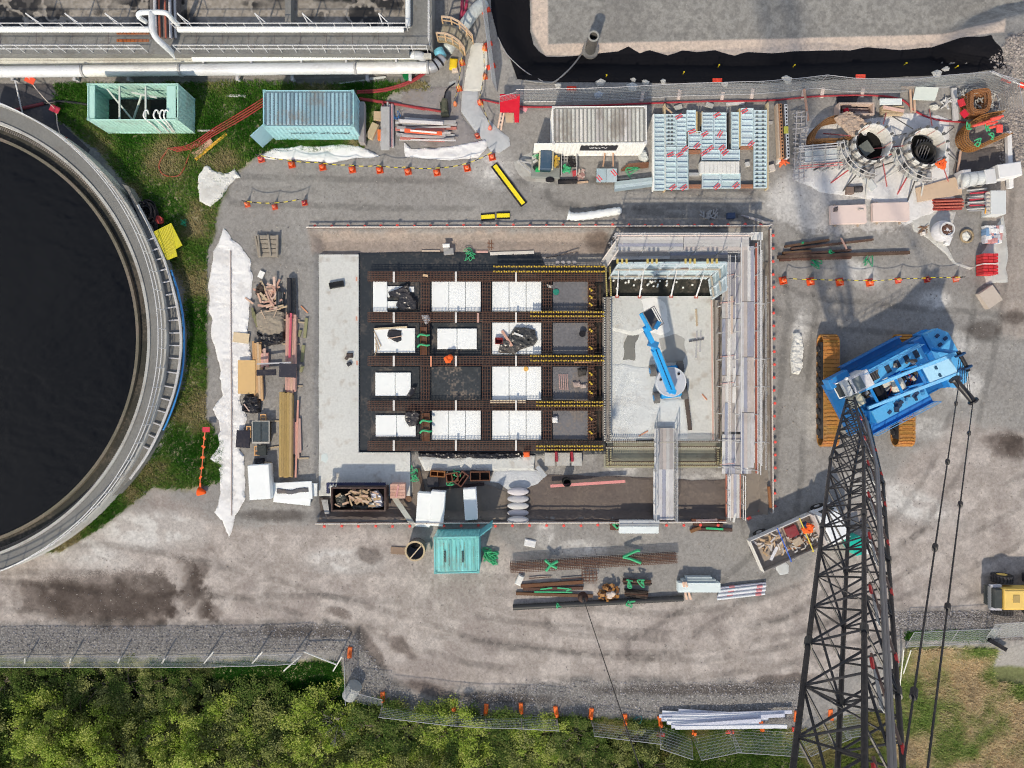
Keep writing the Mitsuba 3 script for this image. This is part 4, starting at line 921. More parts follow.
# the excavation: raft, foam formers, cages
EZ = EXC_Z
levelf = lambda z: (lambda p: np.full(len(p), z))
sl = struct('concrete_slab', prism(PP([(316.5, 254.5), (358.5, 254.5), (358.5, 452.5), (410, 452.5), (410, 496), (319, 496)], -0.28), EZ - 0.1, -0.28), 'pale_concrete', 'pale concrete slab in the shape of an L beside the black membrane')
struct('membrane', sheet(PP([(358.5, 253), (420, 252), (500, 253), (540, 253), (545, 266), (607, 267), (607, 454), (520, 456), (460, 455), (358.5, 454)], EZ), levelf(EZ), 0.16, 0.035, 2.2, 31, 0, 0.09), M((0.032, 0.034, 0.04), 0.22, 'paint'), 'black waterproof membrane laid under the rebar cages')
mb = thing('membrane_upstand', 'crumpled black membrane edge along the foot of the rebar grid', 'membrane', None, sheet(PP([(418, 452), (520, 452), (524, 457), (500, 459), (470, 458), (445, 459), (420, 456)], EZ), levelf(EZ + 0.1), 0.1, 0.25, 2.5, 33, 0.05, 0.15), M(BLACK, 0.15, 'plastic'))
struct('concrete_lip', sheet(PP([(418, 457), (535, 456), (534, 471), (480, 470), (424, 471)], -0.3), levelf(EZ + 0.15), 0.2, 0.03, 1.5, 35, 0.1, 0.1), 'pale_concrete', 'pale concrete lip below the rebar grid')
FZ = -0.22
ROWN = ['top', 'second', 'third', 'bottom']
COLN = ['first', 'second', 'third', 'fourth']
FOAM = M((0.8, 0.81, 0.82), 0.03)
FOAMD = M((0.045, 0.047, 0.055), 0.5)
def foam(x0, x1, y0, y1, label, z0=EZ + 0.1, z1=FZ, m=None, ang=0.0, name='foam_slab', cat_='foam slab', group=None):
	a, b = P(x0, y1, z1), P(x1, y0, z1)
	c = (a + b) / 2
	v = cbox(b[0] - a[0], b[1] - a[1], z1 - z0, 0.02)
	return thing(name, label, cat_, group, rot(v, ang, (c[0], c[1], z0)), m or FOAM)
def foam3(x0, x1, y0, y1, row, col, cuts=(0.345, 0.69)):
	e = [0, *cuts, 1]
	w = ['left', 'middle', 'right'] if len(e) == 4 else ['left', 'right']
	for k in range(len(e) - 1):
		g = 0.25
		foam(x0 + (x1 - x0) * e[k] + g, x0 + (x1 - x0) * e[k + 1] - g, y0, y1, f'{w[k]} white foam slab of the block at row {row + 1}, column {col + 1} of the rebar grid', z1=FZ + 0.012 * ((k * 7 + row * 3 + col) % 3))
RY = [(281.5, 311), (322.5, 354), (366.5, 400), (410.5, 439.5)]
CX = [(372, 419.5), (431.5, 481), (492, 541.5), (553, 588)]
for r in range(4):
	for c in range(4):
		if (r, c) == (2, 1):
			continue
		if c == 3:
			foam(*CX[3], *RY[r], f'grey foil faced former in the fourth column, {ROWN[r]} row of the grid', m=M((0.17, 0.175, 0.18), 0.6), name='former_block', cat_='block')
		elif (r, c) in ((0, 0), (1, 0), (2, 0), (3, 0), (1, 1)):
			foam(CX[c][0] + (0 if c else -1), CX[c][1], *RY[r], f'black faced former under the foam in the {COLN[c]} column, {ROWN[r]} row', z1=FZ - 0.14, m=FOAMD, name='former_block', cat_='block')
foam(*CX[1], *RY[2], 'dark mottled former block without white foam in the second column, third row', m=M((0.05, 0.055, 0.065), 0.9), name='former_block', cat_='block')
foam3(*CX[1], *RY[0], 0, 1, (0.35, 0.69))
foam3(*CX[1], *RY[3], 3, 1)
foam3(*CX[2], *RY[0], 0, 2)
foam3(*CX[2], *RY[1], 1, 2)
foam3(*CX[2], *RY[2], 2, 2)
foam3(*CX[2], *RY[3], 3, 2)
foam3(437, 477, 328.5, 349, 1, 1, (0.5,))
foam(373, 387, 281.5, 311.5, 'single tall white foam slab at the left end of the top row')
foam(387.5, 404, 286, 297, 'small white foam offcut beside the tall slab in the top row', z1=FZ - 0.05)
foam(387.5, 398, 301, 308, 'lower white foam offcut under the black bag in the top row', z1=FZ - 0.05)
foam(408, 414, 286.5, 292, 'smallest white foam offcut at the right of the top left bay', z1=FZ - 0.05)
foam(374, 415, 328, 352.5, 'white foam slab strewn with timber laths in the first column, second row')
foam3(375, 411, 372.5, 396, 2, 0, (0.56,))
foam3(375.5, 416, 415, 436.5, 3, 0, (0.52,))
def bag(name, label, cat_, pts, z, h, m, seed, res=0.09):
	return thing(name, label, cat_, None, sheet(PP(pts, z), levelf(z), res, h, 2.6, seed, 0.12, h * 0.5), m)
TARP = M((0.03, 0.03, 0.034), 0.15, 'plastic')
bag('tarp', 'black plastic heap on the offcuts in the top left bay', 'tarp', [(388, 292), (400, 288), (408, 283), (412, 296), (418, 302), (417, 310), (404, 311), (397, 305), (399, 297), (390, 298)], FZ - 0.05, 0.3, TARP, 41)
bag('tarp', 'small black sheet under a lath on the foam in row two', 'tarp', [(389, 330), (402, 331), (401, 340), (397, 342), (390, 339), (387, 336)], FZ, 0.12, TARP, 42)
bag('tarp', 'black sack slumped on the corner of the bottom left foam', 'tarp', [(405, 411), (414, 409), (420, 413), (419, 425), (410, 427), (406, 421)], FZ, 0.3, TARP, 43)
bag('tarp', 'large crumpled black tarp on the third foam block of row two', 'tarp', [(499, 352), (501, 343), (509, 337), (514, 328), (524, 327), (536, 330), (538, 340), (533, 346), (522, 350), (514, 355)], FZ, 0.35, M((0.055, 0.055, 0.06), 0.3, 'plastic'), 44)
bag('tarp', 'black membrane flap folded over the foam in the third row', 'tarp', [(407, 397), (413, 386), (417, 387), (415, 394), (410, 400)], FZ, 0.15, TARP, 45)
bag('plastic_bag', 'pale grey plastic bag caught on the rebar at the second beam', 'bag', [(421, 314), (428, 314), (430, 320), (426, 325), (421, 319)], -0.1, 0.25, M((0.42, 0.43, 0.44), 0.1, 'plastic'), 46)
bag('plastic_bag', 'white plastic bag on the edge of the bottom grey former', 'bag', [(551, 418), (557, 416), (558, 424), (552, 424)], -0.15, 0.2, M((0.7, 0.7, 0.7), 0.05, 'plastic'), 47)
bag('plastic_bag', 'small pale rag on the rebar right of the top foam block', 'bag', [(546, 284), (552, 285), (552, 288), (548, 287)], -0.1, 0.1, M((0.6, 0.6, 0.58), 0.05), 48)
thing('red_crate', 'small dark red crate standing on the tarp covered foam block', 'crate', None, cat(*[rot(b, 0, P(499, 341, FZ)) for b in (cbox(0.55, 0.45, 0.05), box(-0.27, -0.24, -0.22, 0.22, 0, 0.3), box(0.24, 0.27, -0.22, 0.22, 0, 0.3), box(-0.27, 0.27, -0.22, -0.19, 0, 0.3), box(-0.27, 0.27, 0.19, 0.22, 0, 0.3))]), M((0.2, 0.02, 0.025), 0.2))
def timber(name, label, cat_, p, q, w, h, rgb, group=None, dirt=0.15):
	return thing(name, label, cat_, group, bar(p, q, w, h), M(rgb, dirt))
timber('plank', 'pinkish plank leaning across the tarp covered foam', 'plank', P(502, 331, FZ + 0.1), P(512, 346, FZ + 0.35), 0.18, 0.05, (0.62, 0.36, 0.27))
timber('plank', 'short white lath lying on the black tarp', 'plank', P(514, 333, FZ + 0.42), P(523, 336.5, FZ + 0.42), 0.12, 0.04, (0.7, 0.7, 0.68))
r_ = np.random.default_rng(50)
for k in range(4):
	a = P(374 + k * 0.8, 331 + 6 * k, FZ + 0.03)
	timber('lath', 'thin timber lath lying askew on the foam at the left of row two', 'lath', a, a + [0.5 - k * 0.2, -1.1 + 0.2 * k, 0.05], 0.06, 0.03, (0.5, 0.4, 0.28), 'laths on the strewn foam slab')
timber('lath', 'long pale batten along the upper edge of the strewn foam slab', 'lath', P(374, 329, FZ + 0.03), P(407, 327, FZ + 0.03), 0.12, 0.05, (0.6, 0.5, 0.36))
timber('lath', 'lath lying over the small black sheet on the foam', 'lath', P(388, 338.5, FZ + 0.16), P(402, 336, FZ + 0.16), 0.06, 0.04, (0.55, 0.4, 0.3))
timber('plank', 'pale plank bridging the rebar below the third white block', 'plank', P(490, 401.5, 0.0), P(526, 401.5, 0.0), 0.22, 0.05, (0.7, 0.6, 0.45))
timber('plank', 'short orange plank on the third beam at the right', 'plank', P(574, 362.5, 0.0), P(594, 361, 0.0), 0.14, 0.05, (0.65, 0.4, 0.22))
timber('plank', 'short orange plank on the fourth beam at the right', 'plank', P(574, 401, 0.0), P(588, 401, 0.0), 0.14, 0.05, (0.65, 0.4, 0.25))
thing('bucket', 'yellow lid lying on the third white block of row three', 'bucket', None, cyl(P(526, 369, FZ), 0.17, FZ + 0.012, FZ + 0.08, 14), M((0.7, 0.42, 0.12), 0.1))
thing('bucket', 'black rubber bucket on the grey former in row two', 'bucket', None, cyl(P(582, 334, FZ), 0.2, FZ + 0.003, FZ + 0.3, 14, 0.24), M(BLACK, 0.1))
thing('bucket', 'teal lid on the grey former in the top row', 'bucket', None, cyl(P(556, 292, FZ), 0.22, FZ + 0.003, FZ + 0.06, 12), M((0.03, 0.22, 0.17), 0.2))
for k in range(5):
	timber('lath', 'pinkish lath in the small frame on the littered grey former', 'lath', P(559 + k * 2, 374, FZ + 0.04), P(560 + k * 2, 390, FZ + 0.04), 0.05, 0.03, (0.5, 0.33, 0.3), 'laths on the littered grey former')
for k in range(3):
	bag('scrap', ['dark scrap heap at the upper right of the littered former', 'pale scrap pieces in the middle of the littered former', 'scrap beside the laths on the littered former'][k], 'scrap', [[(578, 369), (587, 368), (586, 376), (579, 377)], [(572, 381), (579, 380), (580, 386), (573, 387)], [(581, 384), (587, 383), (586, 388), (581, 388)]][k], FZ, 0.2, M([(0.04, 0.04, 0.04), (0.4, 0.33, 0.3), (0.42, 0.36, 0.34)][k], 0.3), 60 + k)
def cage(p, q, w, h, label, name='rebar_cage', pitch=0.23, nb=5, tone=(0.15, 0.085, 0.06)):
	p, q = np.asarray(p, float), np.asarray(q, float)
	L = np.linalg.norm(q - p)
	d = (q - p) / L
	s = np.cross(d, [0, 0, 1.0]); s /= np.linalg.norm(s)
	up = np.cross(s, d)
	t = thing(name, label, 'rebar cage')
	bars = []
	for z in (0, h):
		for k in range(nb):
			o = s * (-w / 2 + w * k / (nb - 1)) + up * z
			bars.append(rod(p + o, q + o, 0.02 if z else 0.012, 4))
	part(t, 'main_bars', cat(*bars), M(tone, 0.1), stuff=True)
	links = []
	for k in range(int(L / pitch) + 1):
		c = p + d * min(k * pitch, L)
		e = [c - s * (w / 2 + 0.03) - up * 0.03, c + s * (w / 2 + 0.03) - up * 0.03, c + s * (w / 2 + 0.03) + up * (h + 0.03), c - s * (w / 2 + 0.03) + up * (h + 0.03)]
		for a, b in zip(e, e[1:] + e[:1]):
			links.append(rod(a, b, 0.016, 4))
	part(t, 'links', cat(*links), M([c * 0.8 for c in tone], 0.1), stuff=True)
	return t
BY = [277, 317.5, 361, 405.5, 445.5]
BX = [425.5, 486.5, 547, 591]
CZ = EZ + 0.15
for k, y in enumerate(BY):
	t = cage(P(369, y, -0.2), P(603, y, -0.2), 0.62, 0.33, f'{["topmost", "second", "third", "fourth", "lowest"][k]} long rebar cage running across the foam grid')
	for x in (394, 456, 516):
		part(t, 'spacer', box(P(x, 0, 0.2)[0] - 0.07, P(x, 0, 0.2)[0] + 0.07, P(0, y + 5.2, 0.2)[1], P(0, y - 5.2, 0.2)[1], 0.2, 0.27), M((0.62, 0.6, 0.57), 0.2), label='pale spacer bar across the cage')
for k, x in enumerate(BX):
	for r in range(4):
		cage(P(x, BY[r] + 5.5, -0.25), P(x, BY[r + 1] - 5.5, -0.25), 0.55 if k < 3 else 0.35, 0.3, f'short rebar cage right of the {COLN[k]} foam column, {ROWN[r]} row', nb=4)
for x, y0, y1, lab in ((423.5, 327, 355, 'upper'), (426, 413, 441, 'lower')):
	t = thing('steel_channel', f'rust brown steel channel tied with green straps between the first two foam columns, {lab} one', 'steel beam')
	part(t, 'web', box(P(x - 3.5, 0, 0.15)[0], P(x + 3.5, 0, 0.15)[0], P(0, y1, 0.15)[1], P(0, y0, 0.15)[1], 0.08, 0.13), M((0.12, 0.06, 0.035), 0.3))
	for dx in (-3.4, 3.0):
		part(t, 'flange', box(P(x + dx, 0, 0.15)[0], P(x + dx + 0.6, 0, 0.15)[0], P(0, y1, 0.15)[1], P(0, y0, 0.15)[1], 0.131, 0.22), M((0.16, 0.07, 0.035), 0.3))
	for dy in (8, 18):
		part(t, 'strap', tube(spline([P(x - 6, y0 + dy + 2, 0.18), P(x - 3, y0 + dy - 0.5, 0.3), P(x + 3, y0 + dy + 0.5, 0.3), P(x + 6, y0 + dy, 0.16)], 12), 0.07, 5), M(GREEN, 0), True)
thing('helmet', 'bright orange plastic piece resting on the third long cage', 'cover', None, cat(tube([P(445, 357, 0.3), P(449, 361, 0.3), P(449, 363, 0.3)], [0.15, 0.3, 0.1], 6), sphere(P(450, 357.5, 0.3), 0.22)), M(ORANGE, 0.05))
timber('plank', 'small tan offcut on the topmost long cage', 'plank', P(423, 275, 0.2), P(428, 276, 0.2), 0.16, 0.06, (0.6, 0.42, 0.25))
timber('plank', 'upright orange batten across the third long cage beside the orange piece', 'plank', P(431, 356, 0.2), P(431, 366.5, 0.2), 0.13, 0.07, (0.6, 0.25, 0.16))
timber('plank', 'pale pink batten across the second long cage at the right of its middle', 'plank', P(478, 313, 0.2), P(478, 322.5, 0.2), 0.1, 0.07, (0.65, 0.4, 0.35))
CAPM = M((0.6, 0.43, 0.05), 0.2, 'plastic')
for k, (x0, x1, y0, y1) in enumerate(((494, 605, 266.5, 271.5), (531, 604, 312, 316), (531, 604, 356, 360.5), (537, 604, 402, 405.5), (537, 604, 446, 449.5))):
	t = thing('bar_rack', f'row of yellow capped bars along the right half of the {["topmost", "second", "third", "fourth", "lowest"][k]} long cage', 'rebar caps')
	for y in (y0, y1):
		part(t, 'rail', bar(P(x0, y, 0.3), P(x1, y, 0.3), 0.09, 0.12), M((0.12, 0.08, 0.03), 0.2))
		caps = [rot(cbox(0.075, 0.1, 0.08), 20 * (i % 3), P(x + 0.5 * (i % 3 == 1), y + 0.35 * (i % 2), 0.361)) for i, x in enumerate(np.arange(x0, x1, 2.5))]
		part(t, 'caps', cat(*caps), CAPM, stuff=True)
for r in range(4):
	y0, y1 = BY[r] + 8, BY[r + 1] - 8
	t = thing('link_ladder', f'ladder of tied links with yellow caps right of the grey former in the {ROWN[r]} row', 'rebar')
	ms = [rod(P(x, y0, -0.05), P(x, y1, -0.05), 0.025, 4) for x in (588.5, 591, 596, 600)] + [rod(P(587, y, 0), P(594 + 2 * (i % 2), y - 1, 0.12), 0.03, 4) for i, y in enumerate(np.linspace(y0, y1, 9))]
	part(t, 'bars', cat(*ms), M((0.13, 0.07, 0.05), 0.2), stuff=True)
	for i, y in enumerate(np.linspace(y0 + 4, y1 - 6, 3 - r % 2)):
		for q in range(2):
			part(t, 'yellow_cap', rot(cbox(0.1 + 0.06 * q, 0.12, 0.12, 0.02), 35 * i + 20 * r + 50 * q, P(589.8 + 1.7 * q, y + 1.6 * q, 0.1)), CAPM)
struct('dark_pit', box(P(594, 0, EZ)[0], P(603, 0, EZ)[0], P(0, 440, EZ)[1], P(0, 283, EZ)[1], EZ - 0.05, EZ + 0.16), M((0.02, 0.02, 0.022), 0.2), 'black lined strip between the grid and the walled basin')
scrunch('sling', 'tangle of green straps above the rebar grid at the bank', 'sling', 469, 255, 0.5, 20, M(GREEN, 0), 71, 0.05, 0.035)
timber('plank', 'long pale board at the foot of the bank above the grid', 'plank', G(422, 251, 0.05), G(440, 251, 0.05), 0.12, 0.05, (0.5, 0.42, 0.34))
thing('small_generator', 'small grey petrol tool with a white top by the bank', 'tool', None, cat(rot(cbox(0.7, 0.45, 0.4, 0.04), 5, G(449, 252)), rot(cbox(0.4, 0.3, 0.3, 0.03), 5, G(447, 249) + [0, 0, 0.2])), M((0.3, 0.3, 0.3), 0.3))
thing('paper_sack', 'white sack lying on the small grey petrol tool', 'sack', None, rot(cbox(0.5, 0.26, 0.12, 0.05), 3, G(447, 247) + [0, 0, 0.52]), M(WHITE, 0.05))
t = thing('rebar_loop', 'rusty upright rebar loop on the bank above the grid', 'rebar', None, cat(*[rod(G(489 + dx, 238), G(489 + dx, 250), 0.03, 5) for dx in (0, 2.5)] + [rod(G(487, 239 + 4 * k), G(494, 240 + 4 * k), 0.03, 5) for k in range(3)]), M((0.18, 0.09, 0.06), 0.2))
timber('plank', 'long pale board pointing to the drums at the bank', 'plank', G(475, 252, 0.05), G(488, 252, 0.05), 0.16, 0.05, (0.55, 0.35, 0.3))
timber('plank', 'white board on the bank left of the yellow capped row', 'plank', G(490, 254, 0.08), G(534, 252.5, 0.08), 0.22, 0.05, (0.62, 0.6, 0.56))
for k in range(4):
	thing('drum', 'grey topped small drum in the row of four behind the yellow caps', 'drum', 'row of four small drums', cat(cyl(P(557.5 + 5.6 * k, 263, 0.0), 0.17, EZ, 0.12, 14), cyl(P(557.5 + 5.6 * k, 263, 0.0), 0.12, 0.12, 0.2, 14)), M((0.36, 0.35, 0.34), 0.25))
timber('pole', 'thin dark pole lying on the bank above the four drums', 'pole', G(546, 258, 0.05), G(578, 252, 0.3), 0.05, 0.05, (0.12, 0.1, 0.09))
# walled basin on the right
SZ = -0.28
struct('basin_slab', prism(PP([(610.5, 296), (713, 296), (715, 441), (610.5, 441)], SZ), EZ - 0.1, SZ), 'pale_concrete', 'pale concrete floor of the walled basin under the blue boom lift')
struct('pit_floor', prism(PP([(604, 441.5), (722, 441.5), (722, 468), (604, 468)], EZ), EZ - 0.1, EZ + 0.03), M((0.34, 0.35, 0.27), 0.6), 'greenish concrete floor of the narrow pit below the basin slab')
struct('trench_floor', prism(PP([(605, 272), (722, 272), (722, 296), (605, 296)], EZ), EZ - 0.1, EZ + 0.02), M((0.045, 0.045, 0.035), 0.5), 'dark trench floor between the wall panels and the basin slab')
thing('polythene_sheet', 'pale blue polythene sheet spread over the left part of the basin floor', 'sheet', None, sheet(PP([(612.5, 365), (622, 364), (640, 368), (651, 366), (660, 384), (664, 400), (684, 398), (688, 420), (687, 441), (660, 440), (640, 438), (620, 441), (613, 439)], SZ), levelf(SZ), 0.12, 0.035, 1.8, 81, 0.06, 0.035), M((0.6, 0.625, 0.635), 0.3))
for nm, lab, pts, z, mcol in (('cement_spill', 'white splash of cement around the boom lift basket', [(640, 300), (655, 297), (664, 302), (668, 318), (670, 330), (660, 334), (650, 332), (648, 322), (643, 312)], SZ, (0.78, 0.78, 0.75)), ('wet_patch', 'dark wet strip on the basin floor left of the boom lift', [(626, 334), (637, 333), (636, 345), (634, 361), (623, 361)], SZ, (0.2, 0.2, 0.19)), ('cement_spill', 'white streak of cement across the upper left of the basin floor', [(612, 327), (630, 330), (642, 327), (644, 331), (630, 334), (614, 331)], SZ, (0.76, 0.75, 0.72)), ('wet_patch', 'grey damp shape on the floor right of the boom lift', [(660, 340), (676, 334), (686, 338), (687, 352), (682, 362), (664, 362)], SZ, (0.36, 0.36, 0.35))):
	struct(nm, sheet(PP(pts, z), levelf(z), 0.15, 0.004, 3, 90 + int(pts[0][0]) % 7, 0.25, 0.012), M(mcol, 0.3), lab)
def starters(label, p, q, rows, n, h, cap=None, z=EZ):
	t = thing('starter_bars', label, 'rebar')
	ms, cs = [], []
	p, q = np.asarray(p, float), np.asarray(q, float)
	d = (q - p) / np.linalg.norm(q - p)
	s = np.array([-d[1], d[0], 0])
	for r in rows:
		for k in range(n):
			c = p + (q - p) * k / (n - 1) + s * r
			ms.append(rod([c[0], c[1], z], [c[0] + 0.02, c[1], z + h], 0.02, 4))
			if cap:
				cs.append(rot(cbox(0.09, 0.09, 0.06), 0, (c[0] + 0.02, c[1], z + h)))
		for zz in (0.35, 0.8):
			o = s * (r + 0.04)
			ms.append(rod(np.r_[(p + o)[:2], z + h * zz], np.r_[(q + o)[:2], z + h * zz], 0.018, 4))
	part(t, 'bars', cat(*ms), M((0.15, 0.1, 0.075), 0.2), stuff=True)
	if cap:
		part(t, 'caps', cat(*cs), M(cap, 0.05, 'plastic'), stuff=True)
kerb = lambda a, b, c, d, lab: struct('kerb', box(P(a, 0, -0.1)[0], P(b, 0, -0.1)[0], P(0, d, -0.1)[1], P(0, c, -0.1)[1], EZ - 0.05, -0.16), M((0.32, 0.31, 0.29), 0.5), lab)
kerb(603, 610, 297, 441, 'grey concrete kerb along the left edge of the basin slab')
kerb(716, 720, 300, 441, 'grey concrete kerb along the right edge of the basin slab')
starters('row of grey starter bars on the left kerb of the basin slab', P(606.5, 299, -0.16), P(606.5, 440, -0.16), (-0.2, 0.2), 60, 0.35, (0.45, 0.44, 0.4), -0.16)
starters('two rows of starter bars along the lower edge of the basin slab', P(606, 444.5, 0), P(718, 444.5, 0), (-0.2, 0.18), 52, 0.75, (0.4, 0.38, 0.33))
starters('yellow capped starter bars along the bottom of the narrow pit', P(608, 466, 0), P(719, 466, 0), (0, 0.25), 50, 0.7, (0.36, 0.33, 0.2))
starters('yellow capped starter bars at the left end of the narrow pit', P(606.5, 448, 0), P(606.5, 466, 0), (0, 0.25), 9, 0.7, (0.36, 0.33, 0.2))
starters('yellow capped starter bars at the right end of the narrow pit', P(717, 448, 0), P(717, 466, 0), (0, 0.25), 9, 0.7, (0.36, 0.33, 0.2))
starters('starter bars along the right kerb of the basin slab', P(718, 303, -0.16), P(718, 440, -0.16), (0,), 50, 0.4, None, -0.16)
starters('yellow capped starter bars at the upper left corner of the basin', P(605, 268, 0), P(606, 296, 0), (0, 0.3), 16, 0.8, (0.45, 0.39, 0.14))
t = thing('starter_bars', 'white capped starter bars standing in the dark trench below the wall panels', 'rebar')
ms, cs = [], []
r_ = np.random.default_rng(8)
for k in range(26):
	x, y = 612 + 90 * r_.random(), 279 + 10 * r_.random()
	h = 0.9 + 0.3 * r_.random()
	c = P(x, y, EZ + h)
	ms.append(rod([c[0], c[1], EZ], c, 0.02, 4)); cs.append(cyl(c, 0.07, c[2], c[2] + 0.07, 8))
part(t, 'bars', cat(*ms), M((0.1, 0.08, 0.06), 0.2), stuff=True)
part(t, 'caps', cat(*cs), M((0.75, 0.75, 0.72), 0.0, 'plastic'), stuff=True)
for k, (pts, c, lab) in enumerate((([(520, 474), (600, 476), (654, 478), (654, 519), (560, 519), (525, 518), (531, 500)], (0.13, 0.115, 0.105), 'dark damp soil in the pit left of the gangway'), ([(676, 478), (700, 480), (726, 479), (726, 518), (676, 518)], (0.14, 0.125, 0.115), 'dark damp soil in the pit right of the gangway'), ([(412, 473), (430, 470), (486, 484), (506, 492), (506, 519), (400, 519), (404, 500), (412, 497)], (0.2, 0.17, 0.15), 'brown soil around the white foam blocks'), ([(741, 262), (766, 262), (766, 514), (742, 514)], (0.24, 0.21, 0.19), 'brown soil strip between scaffold and right barrier'), ([(320, 498), (402, 499), (408, 518), (320, 518)], (0.17, 0.15, 0.135), 'dark soil strip below the skip'))):  # the sheet around the foam blocks is a darker brown than the ground
	struct('soil', sheet(PP(pts, EZ), ground_z, 0.22, 0.05, 1.6, 201 + k, 0.15, 0.05), M(c, 0.35), lab)
PM = [M((0.42 + a, 0.52 + a, 0.56 + a), 0.2, 'paint') for a in (-0.05, 0.0, 0.05)]
def wall_panels(label, b0, b1, t0, t1, n, face, cols=2):
	"""upright panels from base line b0-b1 to top line t0-t1; ribs on the side towards 'face'"""
	t = thing('wall_formwork', label, 'formwork')
	b0, b1, t0, t1, face = (np.asarray(v, float) for v in (b0, b1, t0, t1, face))
	for k in range(n):
		a, b = k / n + 0.004, (k + 1) / n - 0.004
		q = [b0 + (b1 - b0) * a, b0 + (b1 - b0) * b, t0 + (t1 - t0) * b, t0 + (t1 - t0) * a]
		th = face * 0.06
		pn = part(t, 'panel', (np.array([*q, *[c + th for c in q]]), _BF), PM[k % 3])
		up, al = (q[3] - q[0]), (q[1] - q[0])
		for h in (0.03, 0.2, 0.4, 0.6, 0.8, 0.97):
			part(pn, 'rib', bar(q[0] + up * h + face * 0.1, q[1] + up * h + face * 0.1, 0.08, 0.08), M((0.5, 0.58, 0.62), 0.15, 'paint'))
		for h in (0.02, 0.98):
			part(pn, 'edge_rib', bar(q[0] + al * h + face * 0.1, q[3] + al * h + face * 0.1, 0.08, 0.08), M((0.5, 0.58, 0.62), 0.15, 'paint'))
		for h in (0.25, 0.7):
			part(pn, 'waler', bar(q[0] + up * h + face * 0.19, q[1] + up * h + face * 0.19, 0.1, 0.1), M((0.4, 0.36, 0.3), 0.2))
	return t
wf = wall_panels('long pale blue wall formwork standing along the top of the basin', P(608, 277.5, EZ), P(706, 277.5, EZ), P(618, 262, 3.2), P(726, 261.5, 3.2), 7, (0, -1, 0))
we = wall_panels('pale blue return panel of wall formwork at the upper right corner of the basin', P(709.5, 280, EZ), P(712.5, 300, EZ), P(727.5, 262, 3.2), P(727, 290.5, 3.2), 2, (-1, 0, 0))
for k, x in enumerate((622, 652, 690, 712)):
	c = P(x, 262, 3.3)
	part(wf, 'yellow_clamp', cat(*[rot(cbox(0.12, 0.3, 0.12), 0, c + [dx, 0.05, -0.02]) for dx in (-0.3, 0.0, 0.3)]), M((0.5, 0.4, 0.12), 0.2))
part(wf, 'red_mark', rot(cbox(0.5, 0.02, 0.5), 0, P(683, 268, 1.6) + [0, -0.12, 0]), M((0.5, 0.12, 0.15), 0.1))
for k, (a, b) in enumerate((((619, 266), (617, 296.5)), ((644, 268), (639.5, 297)), ((677, 269.5), (671, 296.5)), ((703.5, 275), (696, 297)))):
	p, q = P(*a, 2.1), P(*b, SZ)
	t = thing('raking_prop', f'{["first", "second", "third", "fourth"][k]} white raking prop from the left, holding the long wall formwork', 'prop')
	m = p + (q - p) * 0.55
	part(t, 'inner_tube', rod(p, m, 0.035, 8), M((0.62, 0.62, 0.62), 0.1, 'paint'))
	part(t, 'outer_tube', rod(m, q, 0.055, 8), M((0.7, 0.7, 0.7), 0.1, 'paint'))
	part(t, 'foot', rot(cbox(0.25, 0.2, 0.06), 0, q - [0, 0, 0.0]), M((0.4, 0.12, 0.1), 0.2))
# scaffolding round the basin
TUBEM = M((0.6, 0.6, 0.6), 0.15, 'steel')
BOARD = [(0.46, 0.46, 0.46), (0.58, 0.58, 0.57), (0.36, 0.35, 0.34), (0.5, 0.51, 0.53), (0.48, 0.45, 0.42), (0.3, 0.33, 0.4)]
def deck_boards(t, p, q, wdir, n, z, seed, ln=3.9, wd=0.225):
	r = np.random.default_rng(seed)
	p, q, wdir = np.asarray(p, float)[:2], np.asarray(q, float)[:2], np.asarray(wdir, float)[:2]
	L = np.linalg.norm(q - p)
	d = (q - p) / L
	m = max(1, round(L / ln))
	for k in range(n):
		for j in range(m):
			a = p + wdir * wd * (k + 0.5) + d * (L * j / m + 0.02)
			b = p + wdir * wd * (k + 0.5) + d * (L * (j + 1) / m - 0.02)
			zz = z + 0.012 * r.random()
			part(t, 'board', bar([*a, zz], [*b, zz], wd * 0.96, 0.038), M(BOARD[r.integers(6)], 0.35))
sn = thing('scaffold', 'scaffold with a pale board deck standing behind the long wall formwork', 'scaffold')
zd = 2.5
deck_boards(sn, P(618, 250, zd), P(749, 250, zd), (0, 1), 4, zd, 5)
deck_boards(sn, P(612, 260, 0.4), P(728, 258, 0.4), (0, 1), 3, 0.4, 6)
ys = [P(0, 250.5, zd)[1], P(0, 236.5, zd)[1]]
xs = np.linspace(P(616, 0, zd)[0], P(749, 0, zd)[0], 6)
for x in xs:
	for y in ys:
		part(sn, 'standard', rod([x, y, EZ], [x, y, zd + 1.1], 0.03, 6), TUBEM)
	part(sn, 'transom', rod([x, ys[0] - 0.15, zd - 0.05], [x, ys[1] + 0.15, zd - 0.05], 0.03, 6), TUBEM)
	part(sn, 'transom', rod([x, ys[0] - 0.15, 0.35], [x, ys[1] + 0.15, 0.35], 0.03, 6), TUBEM)
for y in ys:
	for z in (zd - 0.1, zd + 0.5, zd + 1.05, 0.3):
		if y == ys[0] and z > zd:
			continue
		part(sn, 'ledger', rod([xs[0] - 0.2, y, z], [xs[-1] + 0.2, y, z], 0.028, 6), M((0.62, 0.6, 0.6), 0.15, 'paint'))
part(sn, 'toe_board', box(xs[0], xs[-1], ys[1] + 0.03, ys[1] + 0.07, zd, zd + 0.2), M((0.55, 0.42, 0.38), 0.3))
for k in range(0, 5, 2):
	part(sn, 'brace', rod([xs[k], ys[1] + 0.05, EZ], [xs[k + 1], ys[1] + 0.05, zd + 1], 0.028, 6), TUBEM)
